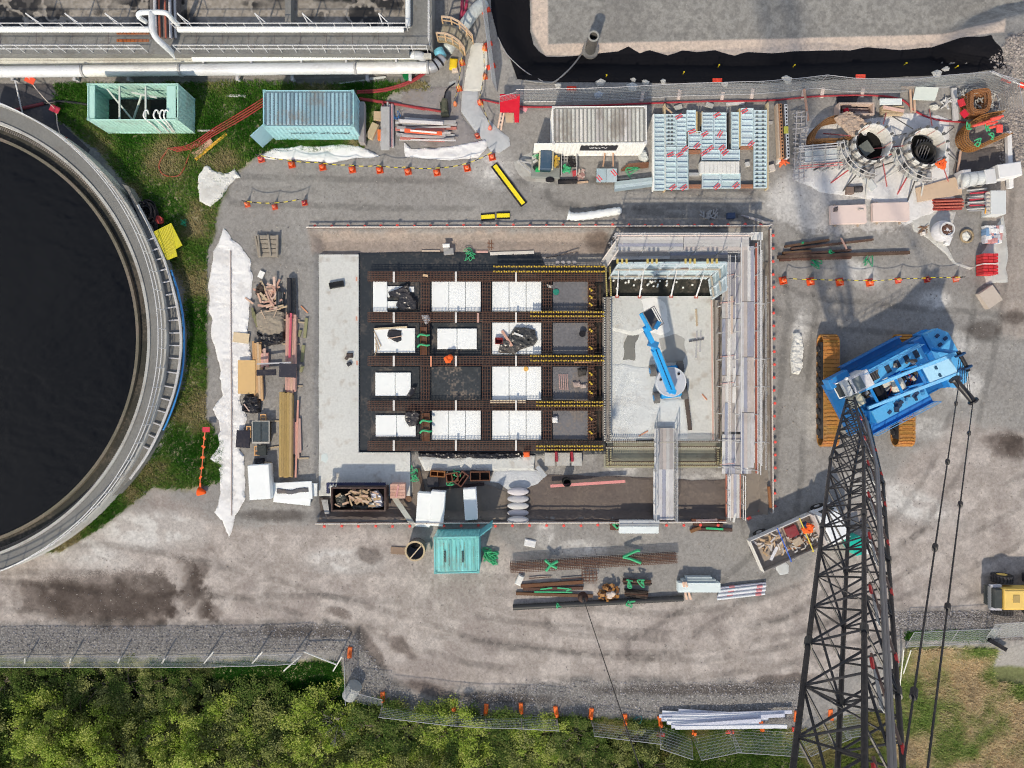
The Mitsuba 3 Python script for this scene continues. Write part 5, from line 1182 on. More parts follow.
part(sn, 'stair_stringer', bar(P(601, 262, EZ), P(618, 238, zd), 0.08, 0.22), M((0.6, 0.55, 0.54), 0.2))
part(sn, 'stair_stringer', bar(P(606, 268, EZ), P(623, 243, zd), 0.08, 0.22), M((0.6, 0.55, 0.54), 0.2))
for k in range(9):
	a = P(601, 262, EZ) + (P(618, 238, zd) - P(601, 262, EZ)) * (k + 0.5) / 9
	b = P(606, 268, EZ) + (P(623, 243, zd) - P(606, 268, EZ)) * (k + 0.5) / 9
	part(sn, 'stair_tread', bar(a, b, 0.24, 0.04), M((0.5, 0.5, 0.5), 0.3))
se = thing('scaffold', 'long scaffold with weathered board decks along the right side of the basin', 'scaffold')
x1 = P(722, 0, 1.0)[0]
deck_boards(se, [x1, P(0, 432, 1.0)[1]], [x1, P(0, 262, 1.0)[1]], (1, 0), 6, 1.0, 7)
deck_boards(se, [P(722, 0, 0.8)[0], P(0, 474, 0.8)[1]], [P(722, 0, 0.8)[0], P(0, 434, 0.8)[1]], (1, 0), 9, 0.8, 8, 2.8)
x2 = P(740.5, 0, zd)[0]
deck_boards(se, [x2, P(0, 468, zd)[1]], [x2, P(0, 246, zd)[1]], (1, 0), 4, zd, 9)
yy = np.linspace(P(0, 470, zd)[1], P(0, 248, zd)[1], 9)
xe = [x1 - 0.05, x2 - 0.06, x2 + 0.97, x2 + 1.7]
for y in yy:
	for k, x in enumerate(xe[:3]):
		part(se, 'standard', rod([x, y, EZ], [x, y, (1.6, zd + 0.4, zd + 1.1)[k]], 0.03, 6), TUBEM)
	part(se, 'transom', rod([xe[0] - 0.2, y, 0.93], [xe[2] + 0.2, y, 0.93], 0.03, 6), TUBEM)
	part(se, 'transom', rod([xe[1] - 0.2, y, zd - 0.06], [xe[2] + 0.2, y, zd - 0.06], 0.03, 6), TUBEM)
for y in yy[[0, 3, 4, 6, 7]]:
	part(se, 'edge_bar', rod([xe[0] - 0.1, y + 0.2, 1.08], [xe[1] + 0.1, y + 0.3, 1.08], 0.03, 6), M((0.55, 0.35, 0.32), 0.1, 'paint'))
for x, z, c in ((xe[1], zd + 0.4, (0.6, 0.6, 0.6)), (xe[2], zd + 0.55, (0.6, 0.6, 0.6)), (xe[2], zd + 1.08, (0.62, 0.62, 0.62)), (xe[2] + 0.05, zd + 0.12, (0.3, 0.08, 0.05))):
	part(se, 'ledger', rod([x, yy[0] - 0.2, z], [x, yy[-1] + 0.3, z], 0.03 if c[1] > 0.2 else 0.07, 6), M(c, 0.15, 'paint'))
for x, z in ((xe[0] + 0.45, 1.09), (xe[0] + 0.95, 1.09), (xe[1] - 0.2, 1.09), (xe[2] + 0.35, zd + 0.3), (xe[2] + 0.5, 0.9), (xe[3], 1.2)):
	part(se, 'long_tube', rod([x, yy[0] + 0.3, z], [x, yy[-1] - 0.2, z], 0.03, 6), M((0.66, 0.66, 0.66), 0.15, 'paint'))
for k, (f, ln, c) in enumerate(((0.15, 2.2, (0.28, 0.31, 0.4)), (0.4, 3.0, (0.7, 0.7, 0.69)), (0.62, 2.6, (0.5, 0.42, 0.36)), (0.3, 2.4, (0.66, 0.66, 0.66)), (0.75, 2.0, (0.25, 0.28, 0.36)))):
	y = yy[0] + (yy[-1] - yy[0]) * f
	part(se, 'loose_board', bar([xe[0] + 0.3 + 0.18 * k, y, 1.07], [xe[0] + 0.34 + 0.18 * k, y + ln, 1.07], 0.2, 0.04), M(c, 0.25))
for k in (1, 3, 4, 6):
	y = yy[k]
	part(se, 'outrigger', rod([xe[2], y, zd - 0.2], [xe[3], y, zd - 0.2], 0.03, 6), TUBEM)
	part(se, 'outrigger', rod([xe[3], y, EZ], [xe[3], y, zd + 0.6], 0.03, 6), TUBEM)
	part(se, 'raker', rod([xe[3], y, zd - 0.2], [P(768, 0)[0] - 0.4, y - 1.5, EZ + 0.1], 0.03, 6), TUBEM)
part(se, 'outer_ledger', rod([xe[3], yy[0], zd], [xe[3], yy[-2], zd], 0.03, 6), TUBEM)
part(se, 'corner_deck', box(P(751, 0, zd)[0], P(763, 0, zd)[0], P(0, 240, zd)[1], P(0, 232, zd)[1], zd - 0.04, zd), M((0.6, 0.6, 0.58), 0.3))
for k, (x0, x1_, y0, y1, za, zb, lab) in enumerate(((656, 673, 428, 470, 0.15, 0.35, 'upper half of the aluminium gangway leading down onto the basin slab'), (655, 673, 469, 520, 0.35, 0.15, 'lower half of the aluminium gangway crossing the dark pit'), (727.5, 739.5, 474, 518, 0.7, 0.0, 'narrow boarded ramp at the lower end of the long scaffold'))):
	t = thing('gangway', lab, 'gangway')
	a, b, c, d = P(x0, y1, zb), P(x1_, y1, zb), P(x1_, y0, za), P(x0, y0, za)
	n = 5 if k < 2 else 4
	for j in range(n):
		f = (j + 0.5) / n
		part(t, 'board', bar(a + (b - a) * f, d + (c - d) * f, np.linalg.norm(b - a) / n * 0.96, 0.05), M(BOARD[(j * 2 + k) % 6] if k < 2 else BOARD[(j + 3) % 6], 0.3))
	for s, e in ((a, d), (b, c)):
		sd = (b - a) / np.linalg.norm(b - a) * (0.1 if s is b else -0.1)
		for h in (0.5, 1.0):
			part(t, 'handrail', rod(s + sd + [0, 0, h], e + sd + [0, 0, h], 0.028, 6), TUBEM)
		for f in (0.02, 0.33, 0.66, 0.98):
			q = s + (e - s) * f + sd
			part(t, 'post', rod(q, q + [0, 0, 1.0], 0.028, 6), TUBEM)
		part(t, 'side_beam', bar(s + sd * 0.6 - [0, 0, 0.1], e + sd * 0.6 - [0, 0, 0.1], 0.07, 0.18), M((0.62, 0.62, 0.62) if k < 2 else (0.4, 0.15, 0.1), 0.2, 'paint'))
# blue boom lift on the slab
bl_ = thing('boom_lift', 'blue boom lift with a grey round turntable and raised basket inside the basin', 'boom lift')
LB, LBD = M((0.02, 0.3, 0.68), 0.08, 'paint'), M((0.02, 0.18, 0.42), 0.08, 'paint')
c = P(667, 382, SZ)
LA = 8.0
la = lambda m: rot(m, LA, (c[0], c[1], SZ))
part(bl_, 'chassis', la(box(-0.65, 0.65, -1.1, 1.1, 0.35, 0.8)), LB)
for x in (-1, 1):
	for y in (-1, 1):
		w = part(bl_, 'wheel', la(rot(cyl((0, 0), 0.42, -0.18, 0.18, 18), 90, (x * 0.98, y * 0.95, 0.42), 90)), M((0.12, 0.12, 0.12), 0.3))
		part(w, 'hub', la(rot(cyl((0, 0), 0.2, -0.2, 0.2, 12), 90, (x * 1.0, y * 0.95, 0.42), 90)), LBD)
		part(bl_, 'axle', la(bar((x * 0.5, y * 0.95, 0.45), (x * 0.82, y * 0.95, 0.45), 0.16)), LB)
tt = part(bl_, 'turntable', la(cyl((0, 0), 1.02, 0.82, 1.35, 32)), M((0.5, 0.53, 0.57), 0.15, 'paint'))
part(tt, 'rim', la(ring((0, 0), 0.96, 1.03, 1.351, 1.37, 0, 360, 33)), M((0.6, 0.63, 0.66), 0.1, 'paint'))
for a in (40, 160):
	part(tt, 'cap', la(cyl((0.75 * math.cos(math.radians(a)), 0.75 * math.sin(math.radians(a))), 0.09, 1.352, 1.42, 10)), M(BLACK, 0.1))
b0, b1, b2, b3 = P(671.5, 391, 1.55), P(655, 349, 3.6), P(653, 344, 4.2), P(645, 327, 5.0)
part(bl_, 'main_boom', bar(b0, b1, 0.5, 0.4), LB)
part(bl_, 'main_boom_groove', bar(b0 + (b1 - b0) * 0.04 + [0, 0, 0.215], b1 + [0, 0, 0.215], 0.07, 0.05), M((0.01, 0.05, 0.14), 0.1))
part(bl_, 'boom_end', bar(b0 + [0.25, -0.1, 0.0], b0 + [-0.25, 0.08, 0.02], 0.3, 0.5), LB)
part(bl_, 'fly_boom', bar(b1, b2, 0.34, 0.3), LB)
part(bl_, 'knuckle', bar(b2 + [-0.3, 0.1, 0], b2 + [0.3, -0.1, 0], 0.4, 0.4), LBD)
part(bl_, 'jib', bar(b2, b3, 0.28, 0.26), LB)
part(bl_, 'jib_arm', bar(P(645, 331, 4.8), P(650, 340, 4.4), 0.2, 0.2), LBD)
bk = part(bl_, 'basket_floor', bar(P(645.5, 311, 5.0), P(655, 328, 5.0), 0.8, 0.06), M((0.1, 0.1, 0.11), 0.2))
d = P(655, 328, 5.0) - P(645.5, 311, 5.0); d /= np.linalg.norm(d)
s = np.array([-d[1], d[0], 0])
cc = (P(645.5, 311, 5.0) + P(655, 328, 5.0)) / 2
cs = [cc + d * a * 0.62 + s * b * 0.4 for a, b in ((-1, -1), (1, -1), (1, 1), (-1, 1))]
for z in (0.5, 1.0):
	for p, q in zip(cs, cs[1:] + cs[:1]):
		part(bk, 'rail', rod(p + [0, 0, z], q + [0, 0, z], 0.03, 6), M((0.2, 0.2, 0.21), 0.1))
for q in cs:
	part(bk, 'post', rod(q, q + [0, 0, 1.0], 0.03, 6), M((0.2, 0.2, 0.21), 0.1))
part(bk, 'shield', bar(cs[0] + [0, 0, 0.55] - s * 0.06, cs[1] + [0, 0, 0.55] - s * 0.06, 0.06, 0.9), LB)
part(bk, 'control_box', rot(cbox(0.5, 0.25, 0.3), 60, cc + d * 0.5 + [0, 0, 0.8]), LBD)
timber('timber_baulk', 'dark timber baulk lying on the slab right of the boom lift', 'timber', P(684, 379, SZ + 0.1), P(690, 430, SZ + 0.1), 0.26, 0.2, (0.09, 0.075, 0.065))
timber('plank', 'tan plank lying upright on the upper right of the basin floor', 'plank', P(696, 309, SZ + 0.03), P(697, 326, SZ + 0.03), 0.12, 0.05, (0.45, 0.36, 0.25))
timber('plank', 'dark lath on the basin floor above the two grey tubes', 'plank', P(689, 341.5, SZ + 0.1), P(704, 339, SZ + 0.1), 0.1, 0.05, (0.12, 0.12, 0.13))
for k, x in enumerate((697, 701)):
	timber('tube', f'{["left", "right"][k]} grey tube of the pair standing below the dark lath on the basin floor', 'tube', P(x, 331, SZ + 0.05), P(x - 1, 358 - 6 * k, SZ + 0.05), 0.09, 0.07, (0.4, 0.4, 0.42))
timber('batten', 'pink batten along the right edge of the basin slab', 'batten', P(711.5, 300, SZ + 0.03), P(713, 440, SZ + 0.03), 0.1, 0.05, (0.6, 0.42, 0.36))
timber('plank', 'small orange stick on the pale sheet near the slab bottom', 'plank', P(639, 436, SZ + 0.08), P(648, 431, SZ + 0.08), 0.08, 0.05, (0.6, 0.3, 0.2))
timber('plank', 'orange stick right of the dark baulk', 'plank', P(702, 394, SZ + 0.03), P(707, 400, SZ + 0.03), 0.07, 0.04, (0.6, 0.25, 0.15))
timber('plank', 'dark bar at the lower edge of the pale sheet', 'plank', P(636, 441, SZ + 0.08), P(653, 440.5, SZ + 0.08), 0.1, 0.08, (0.05, 0.05, 0.05))
# lagoon
_lo = [(488, -150), (491, 10), (498, 36), (511, 60), (517, 79), (560, 82), (640, 82.5), (760, 83.5), (900, 77), (1002, 72)]
_li = [(972, 49), (962, 50), (950, 46), (925, 48), (900, 50), (868, 47), (850, 50), (800, 51), (772, 53), (748, 52), (735, 56), (715, 50), (697, 52), (682, 50), (668, 55), (650, 50), (640, 53), (628, 46.5), (618, 51), (600, 53), (580, 55.5), (560, 57), (547, 57), (538, 51), (533, 44), (530, 30), (529, -150)]
struct('pond_liner', sheet(np.vstack([PP(_lo), PP([(985, 57)], -0.8), PP(_li, -1.65)]), ground_z, 0.22, 0.05, 1.4, 5, 0.06, 0.05), M((0.007, 0.0075, 0.009), 0.0), 'black pond liner draped down the bank of the lagoon')
t = thing('standpipe', 'dark upright standpipe at the edge of the dried lagoon bed', 'pipe')
c = P(590, 51.5, -1.7)
part(t, 'shaft', ring(c, 0.29, 0.37, -1.9, 0.55, 0, 360, 33), M((0.1, 0.105, 0.105), 0.3, 'paint'))
part(t, 'rim', ring(c, 0.28, 0.39, 0.551, 0.6, 0, 360, 33), M((0.3, 0.3, 0.29), 0.3))
part(t, 'collar', ring(c, 0.3, 0.6, -1.75, -1.45, 0, 360, 25), M((0.2, 0.2, 0.2), 0.5))
part(t, 'inner_pipe', cyl(c + [0.05, -0.1, 0], 0.07, -1.7, 0.3, 8), M((0.2, 0.2, 0.2), 0.3))
thing('hose', 'grey hose hanging from the standpipe across the black liner', 'hose', None, tube(spline([P(586, 42, 0.4), G(584, 50, 0.1), G(576, 62, 0.1), G(566, 73, 0.1), G(553, 83, 0.1), G(540, 83, 0.08), G(525, 81, 0.08)], 50), 0.06, 6), M((0.25, 0.26, 0.26), 0.2, 'plastic'), True)
thing('hose', 'thin grey cable running down the corner of the black liner', 'hose', None, tube(spline([G(498, 38, 0.12), G(507, 55, 0.12), G(525, 72, 0.12), G(543, 82, 0.1)], 30), 0.035, 5), M((0.3, 0.31, 0.32), 0.1, 'plastic'), True)
for k, (x, y, r) in enumerate(((601, 83, .45), (632, 87, .5), (633, 80, .25), (599, 95, .4), (663, 81, .3), (558, 86, .3), (645, 83, .35), (724, 85, .3), (787, 80, .45), (936, 74, .45), (946, 70, .35))):
	pos = ['left of', 'beside', 'above', 'below', 'right of']
	bag('sandbag', ['pale sandbag on the liner edge left of the pointed bag', 'pointed pale sandbag on the liner edge above the white container', 'small pale sandbag above the pointed bag', 'bluish sandbag lying below the liner edge by the fence', 'tiny sandbag on the liner edge right of the white container', 'grey sandbag on the liner near the grey hose', 'brownish sandbag right of the pointed bag', 'sandbag on the liner edge above the panel stack', 'sandbag on the liner edge above the pierced beam rack', 'sandbag near the right end of the liner', 'pale stone at the right end of the liner'][k], 'sandbag', [(x - r * 12, y - r * 4), (x, y - r * 9), (x + r * 12, y - r * 3), (x + r * 7, y + r * 9), (x - r * 6, y + r * 8)], gz(*P(x, y)[:2]), 0.2, M([(0.5, 0.5, 0.48), (0.55, 0.57, 0.58), (0.45, 0.5, 0.6)][0 if k > 3 else (0, 1, 0, 2)[k]], 0.2), 100 + k)
for k, (x, y) in enumerate(((606, 77), (683, 74), (718, 67), (793, 67), (904, 65), (955, 68))):
	thing('marker_pin', 'small yellow marker pin standing on the black liner', 'marker', 'yellow marker pins on the liner', cat(rod(G(x, y), G(x, y, 0.3), 0.025, 5), rot(cbox(0.08, 0.08, 0.07), 20, G(x, y, 0.3))), M(YEL, 0))
# temporary fences
FT = M((0.5, 0.52, 0.53), 0.15, 'steel')
def mesh_panel(t, p, q, h=2.0, lean=0.0, wire=0.0075, pitch=0.09, name='panel', blk=True):
	p, q = np.asarray(p, float), np.asarray(q, float)
	L = np.linalg.norm((q - p)[:2])
	d = (q - p) / np.linalg.norm(q - p)
	up = np.array([-d[1] * lean, d[0] * lean, 1.0])
	up = up / np.linalg.norm(up) * h
	fr = cat(rod(p, p + up, 0.022), rod(q, q + up, 0.022), rod(p + up, q + up, 0.022), rod(p + up * 0.07, q + up * 0.07, 0.022))
	pk = part(t, name, fr, FT)
	ws = [rod(p + (q - p) * k / int(L / pitch) + up * 0.07, p + (q - p) * k / int(L / pitch) + up, wire, 3) for k in range(1, int(L / pitch))]
	ws += [rod(p + up * f, q + up * f, wire, 3) for f in np.linspace(0.07, 1, 9)]
	part(pk, 'mesh', cat(*ws), M((0.55, 0.57, 0.58), 0.1, 'steel'), stuff=True)
def fence(label, pts, lean=0.0, feet=True, foot_col=(0.62, 0.62, 0.58), wire=0.0075, h=2.0):
	t = thing('mesh_fence', label, 'fence')
	for a, b in zip(pts[:-1], pts[1:]):
		mesh_panel(t, a, b, h, lean, wire)
	return t
def foot_block(label, x, y, c, ang=0, s=(0.7, 0.24, 0.14), group=None, z=0.0):
	g = G(x, y, -0.01 + z)
	thing('ballast_block', label, 'ballast block', group, rot(cbox(*s, 0.03), ang, g), M(c, 0.15))
FN = [(516, 103), (572, 102), (608, 101), (645, 99), (681, 97), (717, 96), (754, 95), (790, 92), (815, 89), (840, 92), (868, 93), (900, 93), (931, 89), (972, 86), (1000, 94)]
fence('long run of grey mesh fence panels along the lagoon bank', [G(x, y) for x, y in FN], 0.06, wire=0.011)
fence('second short mesh fence set back at the lagoon corner', [G(500, 108), G(516, 104)], 0, wire=0.01)
fence('mesh fence with an open end around the caged scrap at the upper right', [G(972, 86), G(996, 96), G(1000, 118)], 0.1, wire=0.01)
for k, (x, y) in enumerate(((679, 95), (722, 97), (803, 95), (822, 93), (862, 93), (935, 92), (752, 94), (642, 97))):
	foot_block('whitish fence foot under the lagoon side mesh fence', x, y, (0.6, 0.52, 0.47), 80, group='pale fence feet along the lagoon fence')
for k, (x, y) in enumerate(((678, 108), (709, 106))):
	foot_block(f'rough grey concrete fence foot above the pale blue panel stack, {["left", "right"][k]} one', x, y, (0.4, 0.4, 0.38), 20 - 40 * k, (0.55, 0.35, 0.2))
for k, (x, y, lab) in enumerate(((571.5, 89, 'red plastic fence block at the liner edge near the white container'), (717, 81, 'red plastic fence block on the liner edge above the panel stack'), (860, 77, 'red plastic fence block on the liner edge above the open crate'), (1006, 80, 'red plastic fence block at the right end of the liner'), (1023, 86, 'red plastic fence block at the far right picture edge'))):
	foot_block(lab, x, y, (0.75, 0.07, 0.045), (0, 0, 0, -20, -20)[k], (0.65, 0.3, 0.16))
thing('pole', 'white pole lying along the bank at the right end of the fence', 'pole', None, rod(G(986, 74, 0.4), G(1024, 87, 0.1), 0.05, 6), M(WHITE, 0.1))
fence('mesh fence running beside the black liner at the lagoon corner', [G(486, 2), G(489, 30), G(493, 60), G(497, 92)], -0.15, wire=0.012)
for k, (x, y) in enumerate(((486, 11), (488, 45), (491, 67))):
	foot_block(f'pair of red fence blocks beside the liner corner, {["upper", "middle", "lower"][k]} of three', x, y, (0.8, 0.09, 0.05), 20, (0.62, 0.3, 0.16))
fb_pts = [G(-30, 657), G(27, 656), G(72, 656), G(120, 656), G(164, 656), G(206, 656), G(252, 655), G(304, 653)]
fence('long mesh fence along the top of the tree belt at the lower left', fb_pts, 0.0, wire=0.009)
for k, (x, y) in enumerate(((27, 660), (72, 660), (120, 660), (164, 660), (206, 660), (254, 660))):
	g = G(x, y)
	thing('fence_brace', f'white raking brace of the lower left fence, number {["one", "two", "three", "four", "five", "six"][k]} from the left', 'brace', None, bar(g + [-0.1, -0.2, 0.1], g + [0.55 if k < 4 else 0.95, 0.5 if k < 4 else 0.95, 1.0], 0.09, 0.06), M(OFFW, 0.1, 'paint'))
fence('single mesh fence panel turned down towards the trees by the roll of mesh', [G(344, 655), G(345, 693)], 0.25, wire=0.01)
for a, b, l in (((286, 668), (306, 649), 'left'), ((306, 649), (341, 658), 'middle'), ((335, 668), (346, 650), 'right')):
	thing('scaffold_tube', f'white tube of the fence corner by the rolled mesh, {l} one', 'tube', None, rod(G(*a, 0.5), G(*b, 1.2), 0.05, 6), M(OFFW, 0.1, 'paint'))
rl = thing('mesh_roll', 'roll of grey wire mesh standing tilted at the fence corner', 'roll')
part(rl, 'roll', rod(G(350, 694, 0.4), G(357, 682, 0.55), 0.5, 16), M((0.33, 0.34, 0.34), 0.35))
part(rl, 'core', rod(G(349.6, 694.8, 0.4), G(350, 694.2, 0.4), 0.22, 10), M((0.08, 0.08, 0.08), 0.3))
fence('dark mesh fence panel between the rolled mesh and the orange block', [G(350, 701), G(382, 709)], 0.9, wire=0.008)
FB2 = [G(384, 704), G(452, 712), G(486, 714), G(521, 715), G(557, 717)]
fence('mesh fence with orange blocks half hidden among the trees', FB2, 0.0, wire=0.006)
FB3 = [P(593, 722), P(612, 727), P(660, 724), P(693, 738), P(730, 727), P(797, 732), P(840, 718), P(870, 722)]
FB3 = [np.r_[q[:2], gz(*q[:2])] for q in FB3]
fence('zigzag mesh fence with orange feet at the lower edge of the yard', FB3[2:], -0.5, wire=0.009)
fence('mesh fence between the orange blocks left of the zigzag fence', [np.r_[P(593, 718)[:2], -0.5], np.r_[P(658, 726)[:2], -0.5]], -0.3, wire=0.007)
OB = M((0.85, 0.17, 0.03), 0.08, 'plastic')
for k, (x, y) in enumerate(((350, 652), (383, 697), (453, 705), (486, 709), (521, 708), (556, 711), (591, 713), (625, 719), (660, 721), (694, 729), (727, 721), (761, 725), (796, 716), (830, 714))):
	g = G(x, y)
	t = thing('ballast_block', ['orange fence block at the corner above the rolled mesh', 'orange fence block right of the rolled mesh', 'small orange block, first along the tree line fence', 'orange block, second along the tree line fence', 'orange block above the tree line, third from the left', 'orange block fourth along the tree line fence', 'orange block fifth along the tree line fence', 'orange block above the white paper in the grass', 'orange block left of the white gutter pieces', 'orange block under the white gutter pieces', 'orange block below the middle of the white gutters', 'orange block right of the white gutters', 'orange block beside the left chord of the boom', 'orange block seen through the boom'][k], 'ballast block')
	part(t, 'block', rot(cat(cbox(0.3, 0.75, 0.16, 0.03), box(-0.08, 0.08, -0.3, -0.1, 0.16, 0.4)), -5 + 7 * (k % 3), g), OB)
	part(t, 'peg', rod(g + [0, -0.45, 0], g + [0.02, -0.5, 0.9], 0.03, 6), M((0.3, 0.3, 0.3), 0.2))
for k, (x, y) in enumerate(((660, 734), (729.5, 731), (796, 729))):
	foot_block(f'red fence foot below the zigzag fence, {["left", "middle", "right"][k]} of three', x, y, (0.75, 0.08, 0.07), 0, (0.6, 0.28, 0.16))
thing('paper_sheet', 'white sheet of paper lying in the grass by the lower fence', 'paper', None, rot(cbox(0.62, 0.3, 0.03), -3, G(640, 730, 0.12)), M(WHITE, 0.05))
scrunch('sling', 'teal strap lying in the grass above the white paper', 'sling', 638, 719, 0.3, 7, M((0.03, 0.2, 0.2), 0), 12)
r_ = np.random.default_rng(17)
for k in range(11):
	x0, x1 = 656 + 26 * r_.random(), 745 + 45 * r_.random()
	y0 = 709 + 1.4 * k + r_.random()
	y1 = 709 + 14 * r_.random()
	thing('gutter', 'long white gutter piece in the heap lying on the grass by the zigzag fence', 'gutter', 'white gutter pieces heaped on the grass', bar(G(x0, y0, 0.15 + 0.05 * k), G(x1, y1, 0.2 + 0.05 * k), 0.24, 0.1), M((0.66, 0.69, 0.73) if k % 3 else (0.5, 0.53, 0.63), 0.08, 'paint'))
fence('toppled mesh fence lying along the strip of weeds at the right', [G(905, 648), G(948, 646), G(990, 644)], 1.2, wire=0.006)
fence('mesh fence panel standing at the lower right picture edge', [G(985, 640), G(1022, 637), G(1060, 636)], 1.2, wire=0.011)
thing('black_pole', 'short black pole lying at the end of the toppled fence', 'pole', None, bar(G(984, 637, 0.5), G(1003, 648, 0.3), 0.28, 0.16), M(BLACK, 0.1))
for k, (a, b) in enumerate((((896, 644), (897, 690)), ((903, 645), (901, 672)))):
	thing('white_post', f'thin white post standing among the weeds right of the boom, {["left", "right"][k]} one', 'post', None, rod(G(*b, 0.3), G(*a, 1.0), 0.04, 6), M((0.6, 0.6, 0.55), 0.1))
# cones and warning tape
def cone(x, y, label, c=(0.85, 0.11, 0.02), h=0.6, s=0.25):
	g = G(x, y)
	k = 1 - h * 0.5 / CAM_H
	g = np.r_[g[:2] * k, g[2]]
	t = thing('traffic_cone', label, 'traffic cone')
	part(t, 'base', rot(cbox(s * 1.9, s * 1.9, 0.06, 0.02), 12, g), M((0.6, 0.07, 0.02), 0.2, 'plastic'))
	part(t, 'body', tube([g + [0, 0, 0.06], g + [0, 0, h * 0.92]], [s * 0.82, s * 0.3], 14), M(c, 0.06, 'plastic'), True)
	part(t, 'sleeve', tube([g + [0, 0, h * 0.5], g + [0, 0, h * 0.68]], [s * 0.6, s * 0.49], 14, False), M((0.85, 0.3, 0.2), 0.1, 'plastic'), True)
	part(t, 'post', rod(g + [0, 0, h * 0.9], g + [0, 0, 1.15], 0.022, 5), M((0.15, 0.13, 0.12), 0.1))
	return g
def tape(label, pts, z=1.1, a=YEL, b=BLACK, step=0.28, w=0.045):
	t = thing('warning_tape', label, 'tape')
	ya, yb_ = [], []
	n = 0
	for p, q in zip(pts[:-1], pts[1:]):
		L = np.linalg.norm((q - p)[:2])
		m = max(2, int(L / step))
		for k in range(m):
			f0, f1 = k / m, (k + 1) / m
			sag = lambda f: z - 0.22 * 4 * f * (1 - f)
			u, v = p + (q - p) * f0, p + (q - p) * f1
			(ya if n % 2 else yb_).append(bar([u[0], u[1], u[2] + sag(f0)], [v[0], v[1], v[2] + sag(f1)], w, 0.02))
			n += 1
	part(t, 'yellow_bands', cat(*ya), M(a, 0.05, 'plastic'), stuff=True)
	part(t, 'dark_bands', cat(*yb_), M(b, 0.05, 'plastic'), stuff=True)
OR = (0.85, 0.11, 0.02)
rowA = [(260, 158), (290.5, 163.5), (321.5, 166), (351.5, 168.5), (379, 169), (407.5, 170.5), (436.5, 171.5), (467, 167)]
nA = ['faded pink traffic cone at the left end of the upper row', 'second', 'third', 'fourth', 'fifth', 'sixth', 'seventh', 'last']
gs = [cone(x, y, nA[k] if k == 0 else f'{nA[k]} orange traffic cone from the left in the row below the white sheets', (0.6, 0.08, 0.09) if k == 0 else OR) for k, (x, y) in enumerate(rowA)]
gs.append(cone(492, 156, 'orange red traffic cone at the end of the grey slab path', (0.75, 0.1, 0.05)))
tape('yellow and black tape strung along the upper row of cones', gs)
gs = [cone(246, 203.5, 'left orange cone of the short row near the white sheeting', (0.8, 0.2, 0.08), 0.6, 0.2), cone(273.5, 206, 'middle red orange cone of the short row near the white sheeting', (0.8, 0.15, 0.08), 0.6, 0.2), cone(303.5, 202, 'right dark red cone of the short row near the white sheeting', (0.4, 0.03, 0.06), 0.6, 0.2)]
tape('yellow and black tape along the short row of three cones', gs)
ordn = ['first', 'second', 'third', 'fourth', 'fifth', 'sixth', 'seventh']
cC = [OR, OR, OR, OR, (0.75, 0.15, 0.12), (0.4, 0.03, 0.05), (0.65, 0.3, 0.28)]
gs = [cone(x, y, f'{ordn[k]} cone from the left in the row above the crane' + (', bright orange' if k < 4 else ['', '', '', '', ', small red', ', dark red', ', faded pink'][k]), cC[k], 0.6, 0.28 if k < 4 else 0.21) for k, (x, y) in enumerate(((784.5, 280), (812, 281), (841.5, 281.5), (871.5, 282), (900, 280), (929, 279), (958, 278.5)))]
tape('yellow and black tape along the row of cones above the crane', gs)
gs = [cone(x, y, l, c, 0.65, 0.2) for x, y, l, c in ((455, 103, 'orange cone at the lower left of the grey slab path', (0.8, 0.25, 0.1)), (459, 87, 'yellowish orange cone beside the slab path below the bridge', (0.8, 0.3, 0.06)), (462, 61, 'orange yellow cone at the foot of the timber bridge', (0.8, 0.3, 0.06)))]
tape('dark tape along the left side of the slab path', gs, 0.9, (0.5, 0.4, 0.1))
gs = [cone(x, y, l, c, 0.65, 0.2) for x, y, l, c in ((484, 47, 'orange cone at the top of the slab path', (0.8, 0.25, 0.08)), (484.5, 75, 'orange cone half way along the right of the slab path', (0.8, 0.25, 0.1)), (480, 101, 'orange cone right of the bend of the slab path', (0.85, 0.2, 0.08)), (490, 127, 'pinkish orange cone right of the lower slab path', (0.8, 0.2, 0.15)))]
tape('dark tape along the right side of the slab path', gs, 0.9, (0.5, 0.4, 0.1))
gs = [cone(477, 134.5, 'dark red cone at the lower left edge of the slab path', (0.35, 0.06, 0.04), 0.65, 0.2), gs[-1]]
t = thing('barrier_net', 'sagging strip of orange barrier net on the grass left of the white sheeting', 'net')
np_ = spline([G(209, 430, 0.6), G(206, 445, 0.4), G(204, 465, 0.3), G(202, 482, 0.3), G(203, 492, 0.2)], 16)
part(t, 'strand', tube(np_, 0.035, 4), M((0.8, 0.2, 0.1), 0.05))
for k in range(2, 15, 2):
	part(t, 'flag', rot(cbox(0.14, 0.26, 0.03), 15 * k, np_[k]), M((0.85, 0.14, 0.05), 0.05))
part(t, 'red_board', rot(cbox(0.5, 0.36, 0.05), 0, G(210, 429, 0.6)), M((0.55, 0.06, 0.08), 0.05))
thing('traffic_cone', 'fallen orange cone at the lower end of the orange net', 'traffic cone', None, tube([G(200, 491, 0.2), G(207, 492, 0.25)], [0.32, 0.1], 12), M(OR, 0.1), True)
t = thing('red_flag_line', 'rope with red flags hanging above the grass beside the round tank', 'rope')
np_ = spline([G(36, 82, 0.8), G(42, 92, 0.7), G(52, 104, 0.6), G(60, 113, 0.5), G(62, 128, 0.5), G(66, 141, 0.5)], 20)
part(t, 'rope', tube(np_, 0.035, 5), M((0.6, 0.5, 0.45), 0.1))
for i in (1, 11, 19):
	part(t, 'flag', rot(cbox(0.7, 0.45, 0.03), -25, np_[i]), M((0.75, 0.1, 0.05) if i != 11 else (0.45, 0.04, 0.07), 0.05))
